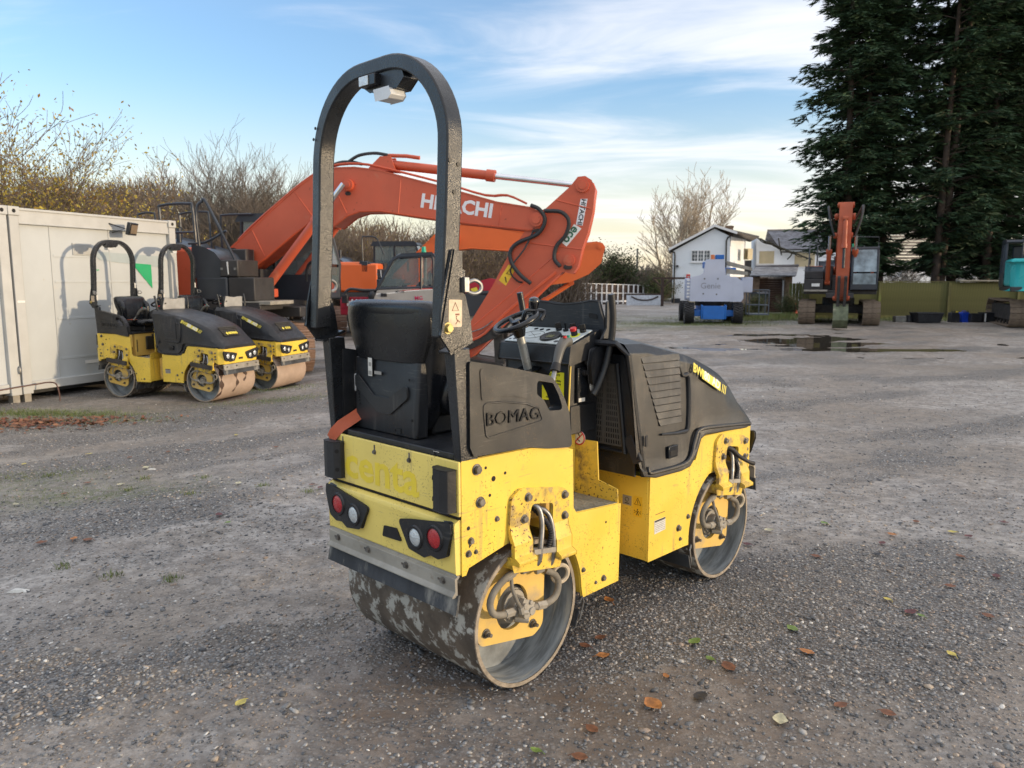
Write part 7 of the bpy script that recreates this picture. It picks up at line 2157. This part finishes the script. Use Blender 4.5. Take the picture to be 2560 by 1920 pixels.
for k, (x, w, h) in enumerate(((-.5, .42, .30), (0, .46, .34), (.52, .44, .28))):
    cb_ = O('crate', MB().box(x - w / 2, x + w / 2, -.2, .2, 0, h), blk, pal, .02)
    O('crate_rim', MB().tube([(x - w / 2, -.21, h), (x + w / 2, -.21, h), (x + w / 2, .21, h), (x - w / 2, .21, h)], .018, 5, closed=True), blk, cb_)
O('white_strap', MB().box(-.22, -.17, -.225, -.21, .02, .33), white_ink, pal)
th('concrete_block', 'grey concrete block lying left of the black trough', 'block', MB().box(-.26, .26, -.12, .12, 0, .22), M_('grey_block', (.17, .17, .16), .85, var=.2), 14.75, 28.9)
th('black_drum', 'small black drum between the grey block and the trough', 'drum', MB().cyl((0, 0, 0), (0, 0, .24), .11, n=18).cyl((0, 0, .24), (0, 0, .26), .12, n=18), blk, 15.0, 28.8)
cn = empty('traffic_cone', (13.35, 36.0, zg(13.3, 36)), 0, 'small red traffic cone standing at the corner of the shed', 'cone')
O('cone_body', MB().cyl((0, 0, .03), (0, 0, .55), .13, .03, n=16), M_('cone_red', (.55, .05, .02), .5), cn)
O('cone_foot', MB().box(-.18, .18, -.18, .18, 0, .035), M_('cone_foot_red', (.4, .04, .02), .5), cn, .01)
for i, (x, y) in enumerate(((11.75, 36.3),)):
    r = empty('wheelie_bin', (x, y, zg(x, y)), .2, 'dark green wheelie bin in front of the slatted shutter', 'bin')
    O('bin_body', MB().loft([[(-.22, -.25, .06), (.22, -.25, .06), (.22, .25, .06), (-.22, .25, .06)], [(-.28, -.33, .98), (.28, -.33, .98), (.28, .33, .98), (-.28, .33, .98)]]), M_('dark_green_bin', (.02, .035, .03), .5), r, .02)
    O('bin_lid', MB().prism([(-.36, .98), (.34, .98), (.30, 1.07), (-.2, 1.08)], -.30, .30, 'X'), blk, r, .02)
    for s in (-1, 1):
        O('bin_wheel', MB().cyl((s * .22, .27, .09), (s * .27, .27, .09), .09, n=14), rubber, r)
# heap of earth by the fence
# ---------------------------------------------------------------- leaves, grass
def leaf_geo(seed, L=.085):
    rnd = random.Random(seed)
    mb = MB(); n = 7; vs = []
    curl = rnd.uniform(.15, .5); tw = rnd.uniform(-.3, .3)
    for i in range(n):
        t = i / (n - 1); w = .34 * math.sin(PI * min(1, t * .97 + .03)) ** .8 * (1 + .12 * rnd.uniform(-1, 1))
        x = (t - .5) * L
        for s in (-1, 0, 1):
            z = .008 + curl * L * (.5 * (2 * t - 1) ** 2 * .5 + abs(s) * w * .55 * (1 + .4 * rnd.uniform(-1, 1))) + s * tw * w * L * .3
            vs.append((x, s * w * L, z))
    fs = []
    for i in range(n - 1):
        for j in range(2):
            a = i * 3 + j
            fs.append((a, a + 3, a + 4, a + 1))
    mb.add(vs, fs)
    mb.tube([(-L * .5, 0, .008 + curl * L * .25), (-L * .72, rnd.uniform(-.01, .01), .004)], .0012, 4)
    return mb
lm = {'brown': M_('brown_leaf', (.19, .075, .035), .65, var=.25, vs=40), 'orange': M_('orange_leaf', (.42, .17, .05), .6, var=.25, vs=40), 'green': M_('green_leaf', (.16, .24, .05), .55, var=.2, vs=40),
      'yellow': M_('yellow_leaf', (.55, .45, .10), .55, var=.2, vs=40), 'dark': M_('blackened_leaf', (.028, .028, .032), .5, var=.2, vs=40), 'pale': M_('pale_leaf', (.50, .46, .30), .6, var=.2, vs=40), 'plum': M_('plum_leaf', (.12, .035, .035), .6, var=.2, vs=40)}
def gp(u, v):
    c, s = math.cos(.135), math.sin(.135)
    x, w = (u - 1280) / 1900.0, -(v - 960) / 1900.0
    y, z = c + w * s, -s + w * c
    D = 4.0
    for _ in range(8):
        t = (zg(x / y * D, D) - 1.569) / z
        D = y * t
    return x / y * D, D
near = [(1633, 1771, 'orange', .105, 'large curled orange leaf lying on bare mud near the bottom centre'), (1750, 1747, 'dark', .085, 'blackened oval leaf just right of the large orange leaf'),
        (1522, 1507, 'orange', .085, 'broad orange leaf in the gravel under the roller step'), (1507, 1645, 'orange', .075, 'orange leaf between the rear drum and the large orange leaf'),
        (2018, 1636, 'orange', .080, 'small orange-brown leaf on the gravel right of centre'), (1981, 1578, 'green', .075, 'green two-lobed leaf on the gravel'),
        (1735, 1612, 'green', .085, 'long dull green leaf at the gravel edge'), (1775, 1653, 'green', .055, 'short green leaf just below the long dull one'),
        (1822, 1674, 'brown', .095, 'mottled brown leaf at the lower gravel edge'), (1665, 1697, 'orange', .045, 'tiny orange leaf above the large orange one'),
        (1950, 1808, 'pale', .090, 'ragged pale orange leaf near the bottom right'), (2275, 1536, 'plum', .085, 'plum-coloured leaf lying at the right'),
        (2302, 1545, 'green', .050, 'small green leaf touching the plum one'), (2378, 1641, 'yellow', .060, 'narrow yellow-green leaf near the right edge'),
        (2218, 1503, 'yellow', .055, 'thin yellow leaf above the plum leaf'), (185, 1352, 'orange', .075, 'pinkish brown leaf with a dark neighbour at the left'),
        (220, 1354, 'brown', .080, 'dark brown leaf beside the pinkish one at the left'), (105, 1361, 'brown', .080, 'brown leaf nearest the left edge of the mud'),
        (602, 1764, 'yellow', .065, 'pale yellow leaf near the bottom left of centre'), (548, 1291, 'plum', .085, 'dark curled leaf left of the tail lamps'),
        (570, 1311, 'green', .055, 'light green leaf next to the dark curled one'), (596, 1211, 'pale', .080, 'folded pale orange leaf left of the roller'),
        (365, 1173, 'pale', .090, 'light leaf and scrap lying on the mud at the left'), (1340, 1885, 'green', .055, 'bright green leaf at the very bottom edge'),
        (1590, 1925, 'orange', .05, 'rust leaf at the bottom edge')]
for i, (u, v, c, L, lab) in enumerate(near):
    if v > 1910: continue
    x, y = gp(u, v)
    o = O('fallen_leaf', leaf_geo(i, L * .82), lm[c], None, loc=(x, y, zg(x, y) + .004), rot=(0, 0, rf_.uniform(0, 6)))
    tag(o, lab, 'leaf', 'fallen leaves')
far_l = [(60, 1163, 'yellow'), (225, 1137, 'yellow'), (325, 1146, 'brown'), (420, 1132, 'brown'), (220, 1210, 'brown'), (160, 1238, 'brown'), (470, 1128, 'brown'), (690, 1120, 'brown'), (780, 1215, 'brown'), (800, 1222, 'plum'), (590, 1090, 'yellow'),
         (1920, 1330, 'pale'), (2060, 1312, 'green'), (2230, 1340, 'orange'), (2290, 1308, 'brown'), (2380, 1334, 'yellow'), (2420, 1345, 'plum'), (2510, 1310, 'plum'), (2375, 1470, 'brown'), (2040, 1395, 'brown'), (2205, 1362, 'plum'), (2400, 1395, 'brown'),
         (1868, 1365, 'plum'), (2490, 1445, 'plum'), (530, 1034, 'brown'), (750, 1048, 'brown'), (2470, 1545, 'brown'), (2190, 1390, 'dark'), (1500, 1600, 'brown'), (1462, 1620, 'brown'), (2220, 1790, 'brown'), (2100, 1770, 'brown'), (1480, 1830, 'brown'),
         (40, 1265, 'pale'), (300, 1215, 'pale'), (1450, 1900, 'brown'), (820, 1010, 'brown')]
lfm = {}
for i, (u, v, c) in enumerate(far_l):
    x, y = gp(u, v)
    if c not in lfm:
        o = O('fallen_leaf', leaf_geo(100 + i, .058), lm[c], None); lfm[c] = o.data
    else:
        o = bpy.data.objects.new('fallen_leaf', lfm[c]); COL.objects.link(o)
    o.location = (x, y, zg(x, y) + .004); o.rotation_euler = (0, 0, rf_.uniform(0, 6))
    tag(o, 'small %s leaf scattered on the open yard' % {'plum': 'plum-brown', 'pale': 'pale tan', 'dark': 'blackened'}.get(c, c), 'leaf', 'small %s leaves scattered on the yard' % c)
# litter of red-brown leaves and grass under the cabin corner
r = np.random.default_rng(77)
n = 900
lx = r.normal(-5.9, .65, n); ly = r.normal(9.15, .22, n) + (lx + 5.9) * .1
lz = ground_z(lx, ly) + .012
P = np.stack([lx, ly, lz], -1)
a = np.stack([np.cos(r.uniform(0, 6.28, n)), np.sin(r.uniform(0, 6.28, n)), r.normal(0, .25, n)], -1); b = np.stack([-a[:, 1], a[:, 0], r.normal(0, .3, n)], -1)
s = r.uniform(.018, .042, n)[:, None]
V = np.stack([P - a * s, P + b * s * .6, P + a * s, P - b * s * .6], 1).reshape(-1, 3)
me = np_mesh('leaf_litter', V, np.arange(n * 4).reshape(-1, 4), 4)
t = me.attributes.new('tint', 'FLOAT', 'POINT'); t.data.foreach_set('value', np.repeat(r.random(n), 4).astype(np.float32))
me.materials.append(tint_mat('litter', [(.12, .04, .025), (.20, .075, .045), (.30, .14, .07), (.12, .06, .04)]))
o = bpy.data.objects.new('leaf_litter', me); COL.objects.link(o); tag(o, 'red-brown leaf litter drifted in front of the cabin corner', kind='stuff')
def grass(patches, seed, label):
    r = np.random.default_rng(seed)
    Ps = []
    for (x, y, rx, ry, n, h) in patches:
        Ps.append(np.stack([r.normal(x, rx, n), r.normal(y, ry, n), np.full(n, h)], -1))
    P = np.concatenate(Ps); n = len(P)
    z = ground_z(P[:, 0], P[:, 1])
    h = P[:, 2] * r.uniform(.4, 1.1, n)
    th_ = r.uniform(0, 6.28, n); ln = r.uniform(.2, .9, n)
    B = np.stack([P[:, 0], P[:, 1], z - .004], -1)
    dirv = np.stack([np.cos(th_) * ln, np.sin(th_) * ln, np.ones(n)], -1)
    w = np.stack([-np.sin(th_), np.cos(th_), np.zeros(n)], -1) * (.0022 + .0010 * r.random(n))[:, None] * (P[:, 2:3] / .04) ** .4
    V = np.stack([B - w, B + w, B + dirv * h[:, None]], 1).reshape(-1, 3)
    me = np_mesh('grass', V, np.arange(n * 3).reshape(-1, 3), 3)
    t = me.attributes.new('tint', 'FLOAT', 'POINT'); t.data.foreach_set('value', np.repeat(r.random(n), 3).astype(np.float32))
    me.materials.append(tint_mat('grass_blades', [(.05, .09, .015), (.10, .16, .03), (.18, .21, .06), (.20, .17, .09)], .7))
    o = bpy.data.objects.new('grass', me); COL.objects.link(o); tag(o, label, kind='stuff')
tf = [(*gp(u, v), .03, .03, 70, .035) for u, v in ((320, 1226), (658, 1214), (430, 1450), (155, 1417), (285, 1440), (362, 1197), (120, 1190), (475, 1235), (770, 1230), (505, 1195))]
grass(tf, 1, 'small tufts of grass sprouting from the packed mud')
grass([(-6.3, 9.8, .45, .16, 3000, .045), (-5.4, 9.75, .35, .10, 1200, .035), (-4.9, 9.3, .5, .12, 900, .03), (-6.0, 9.2, .9, .3, 900, .03), (-3.5, 5.75, .5, .15, 1500, .02), (-4.3, 6.5, .5, .15, 1200, .025), (-3.4, 10.5, .5, .2, 1800, .03), (-4.0, 11.8, .8, .2, 1500, .04)], 2, 'thin grass and weeds growing beside the cabin foot')
grass([(6.8, 28.0, 1.6, .8, 9000, .07), (9.5, 31.0, 1.4, .8, 7000, .10), (16, 30.6, 3.5, .7, 8000, .14), (11.5, 33.0, 1.3, .8, 8000, .22)], 3, 'rough grass under the boom lift and along the fence')
# scrap of white plastic at the left edge
th('plastic_scrap', 'crumpled white plastic scrap at the lower left edge', 'litter', MB().loft([[(-.05, -.02, .0), (.05, -.015, .0), (.06, .02, 0), (-.04, .02, 0)], [(-.03, -.015, .012), (.03, -.01, .016), (.035, .012, .01), (-.02, .014, .014)]]), white_sticker, *gp(45, 1479), bevel=0)
th('plastic_scrap', 'crumpled white wrapper on the mud left of the roller', 'litter', MB().loft([[(-.04, -.015, .0), (.04, -.012, .0), (.045, .012, 0), (-.03, .015, 0)], [(-.02, -.01, .010), (.02, -.008, .014), (.025, .01, .008), (-.01, .01, .012)]]), white_sticker, *gp(378, 1174), bevel=0)
